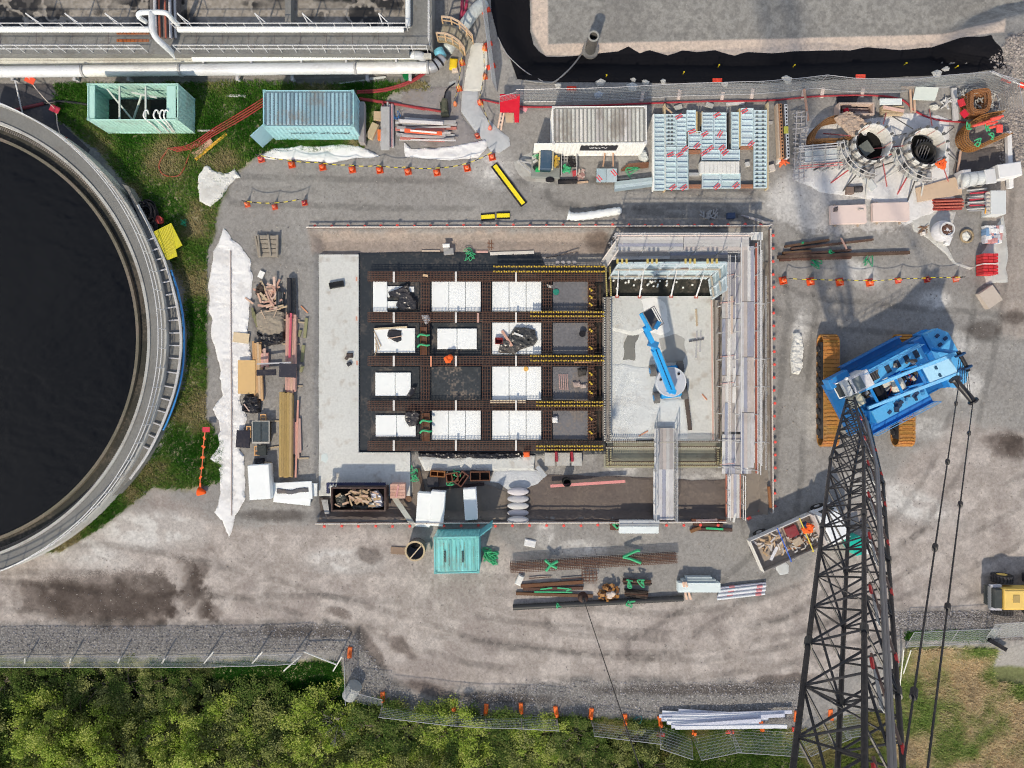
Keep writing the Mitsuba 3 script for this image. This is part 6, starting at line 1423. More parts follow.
thing('hose', 'dark red hose lying on tarmac by the tank ending in a black coupling', 'hose', None, tube(spline([G(12, 112, 0.15), G(28, 108, 0.12), G(45, 104, 0.1)], 12), 0.11, 8), M((0.2, 0.03, 0.045), 0.1, 'plastic'), True)
thing('hose', 'black hose running over the grass below the open container', 'hose', None, tube(spline([G(45, 104, 0.1), G(60, 102, 0.1), G(80, 104, 0.1), G(100, 107, 0.1)], 16), 0.1, 8), M(BLACK, 0.1, 'plastic'), True)
thing('post', 'white post standing on the dark tarmac beside the tank', 'post', None, rod(G(24, 116, 0.1), G(24, 86, 0.9), 0.05, 6), M((0.6, 0.6, 0.6), 0.1))
struct('tarmac', sheet(PP([(-200, 82), (52, 84), (60, 100), (58, 120), (90, 150), (60, 200), (-200, 200)]), ground_z, 0.4, 0.01, 1, 6, 0.05, 0.03), M((0.085, 0.085, 0.09), 0.3), 'dark tarmac apron between the basin and the round tank')
struct('path', sheet(PP([(180, 78), (262, 80), (430, 76), (430, 82), (350, 84), (250, 86), (200, 84)]), ground_z, 0.3, 0.02, 1, 7, 0.1, 0.03), M((0.2, 0.195, 0.19), 0.4), 'grey gravel strip under the main white pipe')
# slab path, gravel patch, white sheets
cs_ = struct('path', sheet(PP([(471, 44), (486, 43), (487, 56), (486, 75), (481, 91), (474, 92), (463, 91), (466, 72)]), ground_z, 0.2, 0.02, 1.5, 8, 0.08, 0.07), M((0.62, 0.62, 0.59), 0.25), 'pale sheeted upper half of the slab path from the timber bridge')
struct('path', sheet(PP([(462, 91), (478, 92), (478, 103), (484, 115), (496, 127), (509, 138), (510, 146), (500, 153), (492, 152), (484, 142), (470, 124), (461, 112)]), ground_z, 0.25, 0.015, 1, 9, 0.05, 0.08), M((0.45, 0.475, 0.485), 0.25), 'blue grey lower half of the curving slab path')
struct('gravel_patch', sheet(PP([(402, 90), (420, 88), (455, 88), (460, 100), (462, 115), (478, 140), (480, 146), (450, 150), (420, 146), (400, 125)]), ground_z, 0.2, 0.06, 2, 10, 0.15, 0.06), M((0.27, 0.265, 0.26), 0.6), 'grey gravel patch around the bundled scaffold parts')
GEO = M((0.76, 0.77, 0.77), 0.3)
thing('ground_sheet', 'wide white geotextile sheet laid down the left side of the yard', 'sheet', None, sheet(PP([(224, 230), (231, 240), (238, 243), (251, 263), (251, 290), (247, 320), (248, 345), (252, 360), (248, 380), (240, 400), (246, 420), (240, 445), (246, 470), (244, 500), (236, 514), (231, 538), (226, 532), (223, 520), (216, 514), (222, 500), (219, 470), (222, 465), (211, 458), (220, 446), (221, 430), (213, 411), (222, 396), (220, 365), (213, 335), (208, 292), (213, 252)]), ground_z, 0.1, 0.13, 2.1, 11, 0.28, 0.08), GEO, True)
thing('pole', 'long thin pole lying down the middle of the white geotextile sheet', 'pole', None, tube([G(231.5, 251, 0.17), G(232, 330, 0.17), G(232.5, 400, 0.17), G(232.5, 515, 0.17)], 0.04, 6), M((0.38, 0.33, 0.3), 0.2))
struct('lime_spill', sheet(PP([(202, 168), (212, 166), (222, 176), (234, 170), (238, 178), (226, 184), (221, 196), (210, 206), (202, 203), (198, 190)]), ground_z, 0.12, 0.06, 2.5, 12, 0.35, 0.2), M((0.68, 0.68, 0.66), 0.35), 'splashed white lime on the grass edge above the sheeting')
thing('ground_sheet', 'white sheet lying along the front of the weathered blue container', 'sheet', None, sheet(PP([(258, 157), (272, 150), (300, 146), (318, 147), (340, 144), (360, 146), (372, 152), (380, 157), (360, 158), (330, 163), (300, 160), (275, 160)]), ground_z, 0.11, 0.18, 1.3, 13, 0.1, 0.1), GEO, True)
thing('ground_sheet', 'white sheet lying in front of the bundled scaffold parts', 'sheet', None, sheet(PP([(404, 142), (412, 150), (430, 148), (455, 146), (472, 142), (486, 140), (487, 148), (478, 158), (450, 161), (420, 158), (405, 157)]), ground_z, 0.11, 0.18, 1.3, 14, 0.12, 0.1), GEO, True)
thing('pipe_sleeve', 'long white plastic sleeve lying on the haul road above the excavation', 'sleeve', None, tube(spline([G(568, 216, 0.2), G(575, 217.5, 0.25), G(590, 216, 0.25), G(608, 213, 0.2), G(621, 211, 0.15)], 24), np.r_[0.36, np.full(22, 0.28), 0.16] * (1 + 0.1 * np.sin(np.arange(24) * 2.3)), 9), M((0.74, 0.75, 0.75), 0.08), True)
for k, (a, b, w) in enumerate((((494, 165), (524, 205), 0.52), ((481, 217.5), (495, 216.5), 0.5), ((496.5, 216), (510, 215.5), 0.5))):
	t = thing('road_ramp', ['long yellow and black cable ramp lying diagonally on the road', 'short yellow and black ramp, left of the pair', 'short yellow and black ramp, right of the pair'][k], 'ramp')
	p, q = G(*a, 0.04), G(*b, 0.04)
	part(t, 'rubber_base', bar(p, q, w, 0.1), M(BLACK, 0.15))
	n = 1
	for j in range(n):
		u, v = p + (q - p) * (j / n + 0.02), p + (q - p) * ((j + 1) / n - 0.02)
		part(t, 'yellow_lid', bar(u + [0, 0, 0.062], v + [0, 0, 0.062], w * 0.55, 0.04), M((0.8, 0.66, 0.03), 0.06))
def edge_line(label, pts, n_caps, off, seed):
	t = thing('edge_barrier', label, 'barrier')
	P3 = [G(*p) for p in pts]
	for a, b in zip(P3[:-1], P3[1:]):
		part(t, 'top_rail', rod(a + [0, 0, 0.45], b + [0, 0, 0.45], 0.05, 8), M((0.6, 0.55, 0.52), 0.2, 'paint'))
		part(t, 'toe_board', bar(a + [0, 0, 0.1], b + [0, 0, 0.1], 0.05, 0.2), M((0.2, 0.16, 0.14), 0.3))
		for k in range(n_caps):
			c = a + (b - a) * (k + 0.5) / n_caps
			part(t, 'post', rod(c, c + [0, 0, 0.6], 0.02, 5), M((0.15, 0.1, 0.08), 0.2))
			o = np.r_[np.array(off) * 0.0703, 0]
			r = np.random.default_rng(seed * 100 + k)
			part(t, 'red_cap', rot(cat(cbox(0.2, 0.1, 0.08, 0.02), cbox(0.1, 0.2, 0.09, 0.02)), r.random() * 90, c + o + [0, 0, 0.1 + 0.3 * r.random()]), M((0.8, 0.1, 0.08), 0.1, 'plastic'))
	return t
edge_line('barrier with red caps along the upper edge of the excavation', [(308, 228.5), (768, 227)], 28, (0, 1.5), 1)
edge_line('barrier with red caps along the right edge of the excavation', [(768.5, 230), (771, 512)], 22, (3, 0), 2)
edge_line('barrier with red caps along the lower edge of the excavation', [(317, 522.5), (725, 521)], 24, (0, -3), 3)
timber('tube', 'rust brown steel post at the lower end of the right barrier', 'post', G(767, 486, 0.3), G(769, 507, 0.3), 0.16, 0.16, (0.25, 0.11, 0.05))
for k, (x, y) in enumerate(((758, 512), (749, 518))):
	thing('plastic_piece', f'loose red cap on the ground near the truck, {["right", "left"][k]} one', 'plastic piece', None, rot(cbox(0.3, 0.2, 0.1, 0.03), 30, G(x, y)), M((0.8, 0.1, 0.08), 0.05))
thing('hose', 'dark red hose running along the lagoon fence to the pale shafts', 'hose', None, tube(spline([G(480, 100, 0.1), G(520, 107, 0.1), G(572, 107, 0.1), G(620, 105, 0.1), G(700, 102, 0.1), G(768, 101, 0.1), G(815, 97, 0.1), G(870, 96, 0.1), G(900, 100, 0.1), G(915, 112, 0.1), G(935, 120, 0.1), G(965, 123, 0.1)], 90), 0.06, 8), M((0.36, 0.045, 0.06), 0.2), True)
for k, (a, b) in enumerate((((360, 100), (441, 112)), ((360, 99), (425, 110)))):
	thing('hose', f'dark red fire hose lying straight beside the blue container, {["lower", "upper"][k]} of two', 'hose', None, tube(spline([G(*a, 0.12), G((a[0] + b[0]) / 2, (a[1] + b[1]) / 2 - 0.5, 0.12), G(*b, 0.12)], 14), 0.085, 8), M((0.33, 0.05, 0.06), 0.2), True)
for k in range(2):
	thing('hose', f'red hose slanting from the wrapped pipe joint to the blue container, {["upper", "lower"][k]} of two', 'hose', None, tube(spline([G(357, 92 + 2 * k, 0.12), G(385, 89.5 + 2 * k, 0.12), G(410, 82 + 2 * k, 0.15), G(426, 73 + 2 * k, 0.3)], 20), 0.07, 8), M((0.33, 0.05, 0.06), 0.2), True)
for k in range(2):
	thing('hose', f'red hose at the top edge beside the grey outfall pipe, {["left", "right"][k]} of two', 'hose', None, tube(spline([G(463 + 5 * k, -6, 0.1), G(462 + 4 * k, 8, 0.1), G(461 + 2 * k, 20, 0.1)], 12), 0.11, 8), M((0.4, 0.05, 0.1), 0.1, 'plastic'), True)
for k in range(4):
	thing('hose', 'red hose of the loose bundle running from the grass up to the blue container', 'hose', 'bundle of red hoses on the grass', tube(spline([G(168 + 3 * k, 149 + k, 0.1), G(190 + 2 * k, 145 + k, 0.12), G(215, 129 + 2.3 * k, 0.14), G(240, 114 + 2.6 * k, 0.14), G(264, 99 + 2.6 * k, 0.14)], 24), 0.042, 6), M((0.36, 0.06, 0.05), 0.2), True)
thing('hose', 'looping end of a red hose lying on the grass below the open container', 'hose', None, tube(spline([G(193, 147, 0.1), G(183, 172, 0.1), G(174, 177, 0.1), G(163, 174, 0.1), G(160, 164, 0.1), G(169, 149, 0.1)], 30), 0.045, 6), M((0.36, 0.08, 0.06), 0.2), True)
timber('plank', 'orange yellow plank lying on the grass beside the red hoses', 'plank', G(196, 160, 0.08), G(227, 134, 0.08), 0.2, 0.06, (0.75, 0.42, 0.06))
timber('plank', 'wide pink board lying beside the orange plank', 'plank', G(194, 156, 0.08), G(213, 141.5, 0.08), 0.45, 0.08, (0.6, 0.36, 0.25))
timber('plank', 'short pink board by the red hoses above the wide one', 'plank', G(192, 148, 0.08), G(201, 143, 0.08), 0.3, 0.06, (0.62, 0.38, 0.3))
timber('steel_bracket', 'pale bracket lying on the dry grass right of the open container', 'bracket', G(227, 96, 0.05), G(246, 96.5, 0.05), 0.16, 0.08, (0.6, 0.6, 0.6))
timber('pole', 'white pole lying on the grass below the open container', 'pole', G(198, 131, 0.06), G(215, 131, 0.06), 0.1, 0.08, (0.6, 0.6, 0.58))
timber('pole', 'thin white pole lying in the shade under the main pipe', 'pole', G(339, 84, 0.06), G(384, 78, 0.06), 0.08, 0.06, (0.6, 0.62, 0.62))
timber('pole', 'second thin white pole, shorter, in the shade under the main pipe', 'pole', G(370, 79, 0.1), G(386, 77.5, 0.1), 0.1, 0.06, (0.62, 0.65, 0.63))
thing('bucket', 'dark green bucket standing under the main white pipe', 'bucket', None, cyl(G(408, 77), 0.3, -0.05, 0.4, 14, 0.34), M((0.01, 0.16, 0.05), 0.1))
thing('sack', 'yellow sack leaning by the wrapped pipe joint', 'sack', None, rot(cbox(0.52, 0.75, 0.3, 0.1), -5, G(453.5, 65)), M((0.8, 0.55, 0.03), 0.05))
thing('paper_sack', 'pale sack under the yellow one by the pipe joint', 'sack', None, rot(cbox(0.4, 0.3, 0.25, 0.06), 10, G(455, 71)), M((0.6, 0.5, 0.42), 0.05))
stone_patch('gravel', [MP([(402, 90), (455, 88), (462, 115), (480, 146), (420, 146), (400, 125)])], 2600, 0.03, 0.09, 27, 'coarse grey stones of the patch around the scaffold heap', [(0.36, 0.355, 0.35), (0.25, 0.245, 0.24), (0.17, 0.165, 0.16)])
t = thing('pallet', 'grey weathered board leaning beside the blue container', 'board', None, box(*sorted((P(361, 0)[0], P(366.5, 0)[0])), P(0, 146)[1], P(0, 106)[1], 0.0, 0.8), M((0.32, 0.31, 0.3), 0.5))
r_ = np.random.default_rng(23)
t = thing('tube_bundle', 'bundle of pink and grey scaffold parts lying upright in the picture beside the boards', 'scaffold parts')
for k in range(9):
	x = 382 + 1.4 * k
	part(t, 'tube', rod(G(x + r_.random(), 104 + 4 * r_.random(), 0.15 + 0.25 * r_.random()), G(x + r_.random(), 146 + 3 * r_.random(), 0.15 + 0.25 * r_.random()), 0.06, 6), M([(0.5, 0.5, 0.5), (0.35, 0.08, 0.1), (0.42, 0.4, 0.42), (0.55, 0.35, 0.36)][k % 4], 0.3))
part(t, 'grey_plate', rot(cbox(0.6, 3.0, 0.1), 0, G(386.5, 131, 0.45)), M((0.42, 0.42, 0.43), 0.5))
t = thing('tube_bundle', 'long heap of grey and red scaffold parts on the gravel patch', 'scaffold parts')
for k in range(26):
	y = 121 + 20 * r_.random()
	x0 = 396 + 10 * r_.random()
	part(t, 'tube', bar(G(x0, y, 0.1 + 0.5 * r_.random()), G(440 + 17 * r_.random(), y + 3 * (r_.random() - 0.2), 0.1 + 0.5 * r_.random()), 0.08 + 0.14 * r_.random(), 0.06), M([(0.5, 0.5, 0.5), (0.62, 0.6, 0.6), (0.36, 0.35, 0.35), (0.5, 0.2, 0.17), (0.45, 0.44, 0.44)][k % 5], 0.3))
part(t, 'orange_tube', bar(G(406, 134, 0.7), G(443, 137, 0.7), 0.24, 0.12), M((0.75, 0.13, 0.06), 0.1), label='bright orange tube in the heap')
part(t, 'white_tube', bar(G(412, 134.5, 0.78), G(438, 136.8, 0.78), 0.1, 0.1), M(WHITE, 0.1))
part(t, 'long_white_tube', bar(G(401, 124.5, 0.68), G(444, 127, 0.68), 0.2, 0.1), M((0.66, 0.64, 0.63), 0.15))
t = thing('grey_channel', 'dark grey grated channel lying above the scaffold heap', 'channel')
part(t, 'trough', bar(G(410, 121.5, 0.1), G(452, 124.5, 0.1), 0.36, 0.16), M((0.17, 0.17, 0.17), 0.4))
part(t, 'edge', bar(G(410, 120.2, 0.2), G(452, 123.2, 0.2), 0.05, 0.06), M((0.3, 0.3, 0.3), 0.3))
scrunch('sling', 'blue strap tangled at the left end of the scaffold heap', 'sling', 397, 116, 0.3, 10, M((0.03, 0.15, 0.4), 0), 31)
for k, (x, y, a, w, h_) in enumerate(((378, 117, 0, 0.5, 0.6), (373, 132, -25, 0.5, 1.1), (380, 136, 0, 0.24, 0.7))):
	thing('timber_block', ['tan timber block left of the upright bundle', 'longer tan timber block lying slanted', 'orange timber block beside the upright bundle'][k], 'timber', None, rot(cbox(w, h_, 0.3), a, G(x, y)), M(((0.55, 0.42, 0.28), (0.52, 0.42, 0.28), (0.75, 0.2, 0.06))[k], 0.2))
t = thing('pump', 'dark green pump with a bent black hose on the gravel patch', 'pump')
part(t, 'body', rot(cbox(0.55, 0.95, 0.6, 0.06), 5, G(445, 111)), M((0.035, 0.045, 0.035), 0.3))
part(t, 'motor', rot(cyl((0, 0), 0.2, -0.4, 0.4, 12), 0, G(445.5, 109, 0.7), 90), M((0.07, 0.085, 0.06), 0.3))
part(t, 'hose', tube(spline([G(445, 106, 0.6), G(446, 96, 0.5), G(449, 89, 0.2), G(455, 84, 0.1)], 18), 0.05, 6), M(BLACK, 0.1), True)
thing('drain_cover', 'dark drain cover frame beside the pump hose', 'cover', None, rot(cbox(0.5, 0.3, 0.05), 20, G(453, 83.5)), M((0.4, 0.42, 0.43), 0.3))
# row of plant and panels below the lagoon fence
t = thing('red_board', 'bright red board on a pink timber stand at the lagoon corner', 'board')
part(t, 'board', prism(PP([(500, 94), (520, 94), (519, 122), (514.5, 122), (514, 112), (500, 112)], 1.0), 0.9, 1.0), M((0.62, 0.012, 0.03), 0.04, 'paint'))
part(t, 'shelf', prism(PP([(505, 113), (514, 113), (513.5, 122), (506, 122)], 0.7), 0.6, 0.7), M((0.5, 0.4, 0.28), 0.15))
for a, b in (((501, 112), (498, 128)), ((504, 113), (501, 130))):
	part(t, 'leg', bar(P(*a, 0.85), G(*b), 0.12, 0.08), M((0.55, 0.4, 0.33), 0.15))
for k in range(3):
	part(t, 'rung', bar(P(500.2 - k * 0.8, 116 + 4 * k, 0.65 - 0.2 * k), P(503.4 - k * 0.8, 117 + 4 * k, 0.65 - 0.2 * k), 0.1, 0.05), M((0.6, 0.5, 0.45), 0.15))
thing('sign', 'small red and white sign lying beside the red board', 'sign', None, rot(cbox(0.45, 0.3, 0.02), -30, G(524, 109, 0.02)), M((0.75, 0.35, 0.4), 0.1))
t = thing('generator_trailer', 'green and navy generator on a pale trailer with a drawbar', 'generator')
g = G(545.5, 166)
part(t, 'trailer_deck', rot(cbox(2.0, 1.9, 0.4, 0.04), -2, g + [0, 0, 0.1]), M((0.24, 0.25, 0.24), 0.4))
part(t, 'navy_top', rot(cbox(0.78, 1.3, 0.3, 0.05), -2, g + [-0.02, 0.05, 1.0]), M((0.04, 0.085, 0.13), 0.12, 'paint'))
part(t, 'body', rot(cbox(0.7, 1.25, 0.5), -2, g + [-0.02, 0.05, 0.5]), M((0.02, 0.05, 0.06), 0.2))
for dx in (-0.46, 0.44):
	part(t, 'cream_edge', rot(cbox(0.1, 1.2, 0.25), -2, g + [dx, 0.05, 0.85]), M((0.55, 0.52, 0.36), 0.2))
r_ = np.random.default_rng(41)
for k in range(12):
	x, y = (-0.8 + 0.25 * r_.random(), -0.6 + 1.3 * r_.random())
	part(t, 'green_fitting', rot(cbox(0.15 + 0.2 * r_.random(), 0.12 + 0.2 * r_.random(), 0.2), 40 * r_.random(), g + [x, y, 0.5]), M([(0.03, 0.4, 0.12), (0.02, 0.03, 0.03), (0.5, 0.5, 0.48)][k % 3], 0.2))
	part(t, 'yellow_fitting', rot(cbox(0.12 + 0.15 * r_.random(), 0.1 + 0.2 * r_.random(), 0.25), 40 * r_.random(), g + [0.6 + 0.25 * r_.random(), -0.3 + 0.9 * r_.random(), 0.5]), M([(0.65, 0.42, 0.04), (0.1, 0.08, 0.05), (0.5, 0.33, 0.06)][k % 3], 0.2))
part(t, 'drawbar', bar(g + [-1.0, 0.1, 0.4], g + [-1.9, 0.2, 0.4], 0.09), M((0.4, 0.4, 0.4), 0.3))
part(t, 'drawbar', bar(g + [-1.0, -0.6, 0.4], g + [-1.9, 0.2, 0.4], 0.09), M((0.4, 0.4, 0.4), 0.3))
part(t, 'jack', cyl(g + [-1.9, 0.2, 0], 0.07, 0, 0.6, 8), M((0.4, 0.4, 0.4), 0.3))
for y in (-1.05, 1.05):
	part(t, 'wheel', rot(cyl((0, 0), 0.3, -0.09, 0.09, 14), 0, g + [0.3, y, 0.3], 90), M(BLACK, 0.2))
struct('wash_puddle', sheet(PP([(514, 160), (530, 152), (540, 156), (556, 176), (548, 184), (530, 180), (518, 172)]), ground_z, 0.15, 0.01, 2, 15, 0.4, 0.02), M((0.42, 0.42, 0.41), 0.5), 'pale cement wash on the ground around the generator trailer')
t = thing('steel_stillage', 'steel mesh stillage holding green and black tools beside the generator', 'stillage')
g = G(568.5, 166)
part(t, 'base', rot(cbox(1.1, 1.5, 0.12), 0, g), M((0.33, 0.32, 0.32), 0.4))
for s in (-0.53, 0.53):
	part(t, 'side', rot(cbox(0.05, 1.5, 0.5), 0, g + [s, 0, 0.12]), M((0.4, 0.4, 0.4), 0.3))
for k in range(10):
	part(t, 'deck_hole', rot(cbox(0.12, 0.12, 0.01), 0, g + [-0.4 + 0.2 * (k % 5), 0.62 - 0.22 * (k // 5), 0.121]), M((0.06, 0.06, 0.06), 0))
scrunch('sling', 'bright green sling heap in the stillage beside the generator', 'sling', 566, 170, 0.32, 22, M(GREEN, 0), 51, 0.2, 0.07)
scrunch('cable', 'black cable coil in the stillage beside the generator', 'cable', 571, 163.5, 0.35, 22, M(BLACK, 0.1), 52, 0.2, 0.05)
thing('box', 'small dark red box right of the stillage', 'box', None, rot(cbox(0.3, 0.35, 0.25), 10, G(574.5, 174)), M((0.45, 0.06, 0.07), 0.1))
for k in range(12):
	thing('timber_offcut', 'small pinkish offcut in the scatter right of the stillage', 'offcut', 'pinkish offcuts beside the stillage', rot(cbox(0.1 + 0.15 * r_.random(), 0.12 + 0.2 * r_.random(), 0.08), 180 * r_.random(), G(577 + 7 * r_.random(), 168 + 11 * r_.random(), 0.01 * k)), M([(0.5, 0.36, 0.33), (0.6, 0.5, 0.47), (0.35, 0.2, 0.18)][k % 3], 0.2))
t = thing('black_pipe', 'black plastic pipe with a tan stick lying below the stillage', 'pipe')
part(t, 'pipe', rod(G(558, 182.5, 0.16), G(577, 182, 0.16), 0.16, 10), M(BLACK, 0.15), True)
part(t, 'stick', bar(G(577, 183, 0.08), G(588, 182, 0.08), 0.12, 0.08), M((0.5, 0.36, 0.26), 0.2))
STK = M((0.72, 0.08, 0.1), 0.0)
def red_sticker(root, x, y, z, ang=35, s=0.5):
	t = part(root, 'sticker', rot(cat(*[bar((-s * 0.6, k * 0.16, 0), (s * 0.6, k * 0.16, 0), 0.07, 0.008) for k in (-0.5, 0.5)]), ang, (x, y, z)), STK)
t = thing('panel_crate', 'small pale blue panel with red striped stickers below the white container', 'panel')
a, b = P(596.5, 182, 0.7), P(617, 168.5, 0.7)
part(t, 'side', box(a[0] + 0.02, b[0] - 0.02, a[1] + 0.02, b[1] - 0.02, 0, 0.62), M((0.12, 0.11, 0.1), 0.3))
for k in range(2):
	x0, x1 = a[0] + (b[0] - a[0]) * k / 2, a[0] + (b[0] - a[0]) * (k + 1) / 2
	part(t, 'panel', box(x0 + 0.01, x1 - 0.01, a[1], b[1], 0.625, 0.7), PM[k])
red_sticker(t, a[0] + 0.2, a[1] + 0.25, 0.705, -50, 0.35)
red_sticker(t, b[0] - 0.2, b[1] - 0.3, 0.705, -50, 0.4)
timber('plank', 'long pale batten in front of the small stickered panel', 'plank', G(596, 181.5, 0.1), G(635, 178, 0.1), 0.13, 0.08, (0.45, 0.42, 0.38))
for k, x in enumerate((602, 612)):
	timber('plank', f'{["left", "right"][k]} orange lath leaning between the white container and the small panel', 'plank', G(x + 2 - 2 * k, 155, 0.5), G(x, 169, 0.6), 0.09, 0.06, (0.5, 0.3, 0.2))
bag('sack', 'pale crumpled sack at the right end of the white container', 'sack', [(637, 152), (645, 151), (648, 160), (643, 164), (638, 160)], 0.0, 0.5, M((0.55, 0.57, 0.56), 0.2), 61)
for k in range(4):
	timber('steel_angle', 'rust brown steel angle in the pile right of the small stickered panel', 'steel', G(621 + 2 * k, 170.5 - 1.6 * k, 0.1 + 0.03 * k), G(648, 167 - 1.0 * k, 0.1 + 0.05 * k), 0.14, 0.1, (0.17, 0.085, 0.05), 'rusty steel angles by the small panel')
scrunch('sling', 'green sling lying below the rusty steel angles', 'sling', 632, 173, 0.5, 14, M(GREEN, 0), 53)
t = thing('panel_bundle', 'bundle of narrow pale blue panels lying at a slight angle', 'panel')
for k in range(3):
	part(t, 'panel', bar(G(614, 190.5 - 2.6 * k, 0.2 + 0.1 * k), G(651, 185.5 - 2.2 * k, 0.2 + 0.1 * k), 0.26, 0.2), M([(0.28, 0.35, 0.38), (0.44, 0.54, 0.58), (0.36, 0.44, 0.47)][k], 0.2, 'paint'))
wp = thing('panel_layout', 'wide flat layout of pale blue wall panels with red striped stickers', 'formwork')
ZP = 0.5
def flat_panel(x0, x1, y0, y1, n, tone, z=ZP, plugs=False, rise=0.0):
	a, b = P(x0, y1, z), P(x1, y0, z)
	c = [v * tone for v in PANEL]
	p = part(wp, 'panel', box(a[0], b[0], a[1], b[1], z - 0.1, z + rise), M(c, 0.18, 'paint'))
	zt = z + rise
	for k in range(n + 1):
		y = a[1] + (b[1] - a[1]) * k / n
		y = min(max(y, a[1] + 0.03), b[1] - 0.03)
		part(p, 'rib', box(a[0] + 0.055, b[0] - 0.055, y - 0.028, y + 0.028, zt, zt + 0.1), M([v * 1.12 for v in c], 0.15, 'paint'))
	for x in (a[0] + 0.025, b[0] - 0.025):
		part(p, 'edge_rib', box(x - 0.024, x + 0.024, a[1], b[1], zt, zt + 0.11), M([v * 1.15 for v in c], 0.12, 'paint'))
	if plugs:
		for k in range(n):
			y = a[1] + (b[1] - a[1]) * (k + 0.5) / n
			for x in (a[0] + 0.25, b[0] - 0.25):
				part(p, 'tie_hole', rot(cbox(0.14, 0.12, 0.03), 0, (x, y, zt + 0.001)), M((0.12, 0.14, 0.16), 0.2))
	return p, a, b, zt
L_ = [(654, 664.5, 114.5, 190.5, 16, 1.0, False), (665, 675.5, 114.5, 146, 8, 0.98, True), (676, 686, 114.5, 146, 7, 1.04, False), (665, 676, 147, 189.5, 8, 1.02, False), (676.5, 688, 147, 189.5, 8, 0.96, False),
	  (686.5, 695.5, 110.5, 131, 5, 1.05, False), (688, 700.5, 131.5, 148.5, 3, 1.0, False), (701.5, 713, 113, 132, 5, 0.97, False), (713.5, 726, 113, 132, 5, 1.03, False), (701, 713, 132.5, 149, 4, 1.02, False), (713.5, 726.5, 132.5, 149, 4, 0.97, False),
	  (731, 738.5, 112.5, 149, 8, 0.96, False), (740.5, 753, 108.5, 145.5, 6, 1.04, False), (753.5, 766.5, 110.5, 188, 19, 0.98, True), (701.5, 720, 150, 160.5, 2, 1.0, False), (720.5, 739.5, 150, 160.5, 2, 0.97, False), (702, 720.5, 173.5, 188.5, 2, 0.95, False), (721, 740, 173.5, 188.5, 2, 0.98, False)]
for x0, x1, y0, y1, n, tn, pl in L_:
	flat_panel(x0, x1, y0, y1, n, tn, plugs=pl)
a, b = P(700.5, 173, ZP + 0.25), P(739.5, 161.5, ZP + 0.25)
n = 9
for k in range(n):
	part(wp, 'white_slat', box(a[0] + (b[0] - a[0]) * k / n + 0.01, a[0] + (b[0] - a[0]) * (k + 1) / n - 0.01, a[1], b[1], 0.12, ZP + 0.25), M((0.66, 0.66, 0.63), 0.2), label='white boxed panel slat')
part(wp, 'white_edge', box(P(652.8, 0, ZP)[0], P(653.8, 0, ZP)[0], P(0, 190.5, ZP)[1], P(0, 114.5, ZP)[1], 0.1, ZP + 0.12), M(WHITE, 0.1))
for x, y0, y1, c in ((664.7, 104, 191, (0.5, 0.4, 0.26)), (696.5, 112, 133, (0.5, 0.38, 0.2)), (699, 112, 133, (0.1, 0.08, 0.06)), (739.4, 109, 147, (0.5, 0.4, 0.2)), (767.6, 103, 189, (0.5, 0.42, 0.28)), (728.4, 113, 149, (0.03, 0.03, 0.03)), (702, 112, 124, (0.5, 0.4, 0.25))):
	part(wp, 'timber_bearer', box(P(x, 0, ZP)[0] - 0.05, P(x, 0, ZP)[0] + 0.05, P(0, y1, ZP)[1], P(0, y0, ZP)[1], 0.02, ZP + 0.08), M(c, 0.2))
for y, x0, x1 in ((151.5, 688, 700), (186, 688, 701), (186, 740, 754), (147, 740, 754), (146.3, 657, 677)):
	part(wp, 'rusty_bearer', box(P(x0, 0, 0.3)[0], P(x1, 0, 0.3)[0], P(0, y + 1.4, 0.3)[1], P(0, y - 1.4, 0.3)[1], 0.02, 0.36), M((0.3, 0.15, 0.09), 0.3))
part(wp, 'grey_bearer', box(P(689, 0, 0.3)[0], P(700, 0, 0.3)[0], P(0, 175.3, 0.3)[1], P(0, 172.7, 0.3)[1], 0.02, 0.32), M((0.4, 0.43, 0.45), 0.2))
for x, y, an in ((679, 116.5, 30), (717, 115, 30), (744.5, 111, 30), (705, 134, 35), (720, 134, 60), (697, 146, 45), (710.5, 148.5, 40), (722, 148, 40), (751, 144, 45), (704, 153, 35), (725, 152.5, 40), (670.5, 154.5, 25), (679.5, 154.5, 30), (685, 149, 40), (673, 187.5, 40), (684, 187.5, 40), (717, 186.5, 45), (736, 185.5, 40), (692, 131.5, 20)):
	c = P(x, y, ZP + 0.13)
	red_sticker(wp, c[0], c[1], ZP + 0.13, an, 0.42)
timber('plank', 'slanted tan stick above the left part of the panel layout', 'plank', P(664, 106, 0.5), P(672, 113, 0.5), 0.1, 0.06, (0.52, 0.36, 0.24))
timber('plank', 'white board lying above the middle of the panel layout', 'plank', G(726, 104.5, 0.06), G(744, 103.5, 0.06), 0.2, 0.06, (0.55, 0.55, 0.55))
thing('concrete_block', 'small grey block in the right gap of the panel layout', 'block', None, rot(cbox(0.3, 0.3, 0.25), 10, G(746.5, 165)), M((0.5, 0.5, 0.5), 0.2))
thing('concrete_block', 'pale block right of the panel layout at its lower corner', 'block', None, rot(cbox(0.4, 0.45, 0.3), 15, G(770.5, 169)), M((0.55, 0.52, 0.47), 0.2))
thing('bracket', 'small grey bracket right of the panel layout', 'bracket', None, rot(cbox(0.35, 0.2, 0.12), 0, G(769.5, 123)), M((0.4, 0.4, 0.42), 0.2))
t = thing('beam_rack', 'orange and white pierced timber beams standing in a narrow rack', 'timber beam')
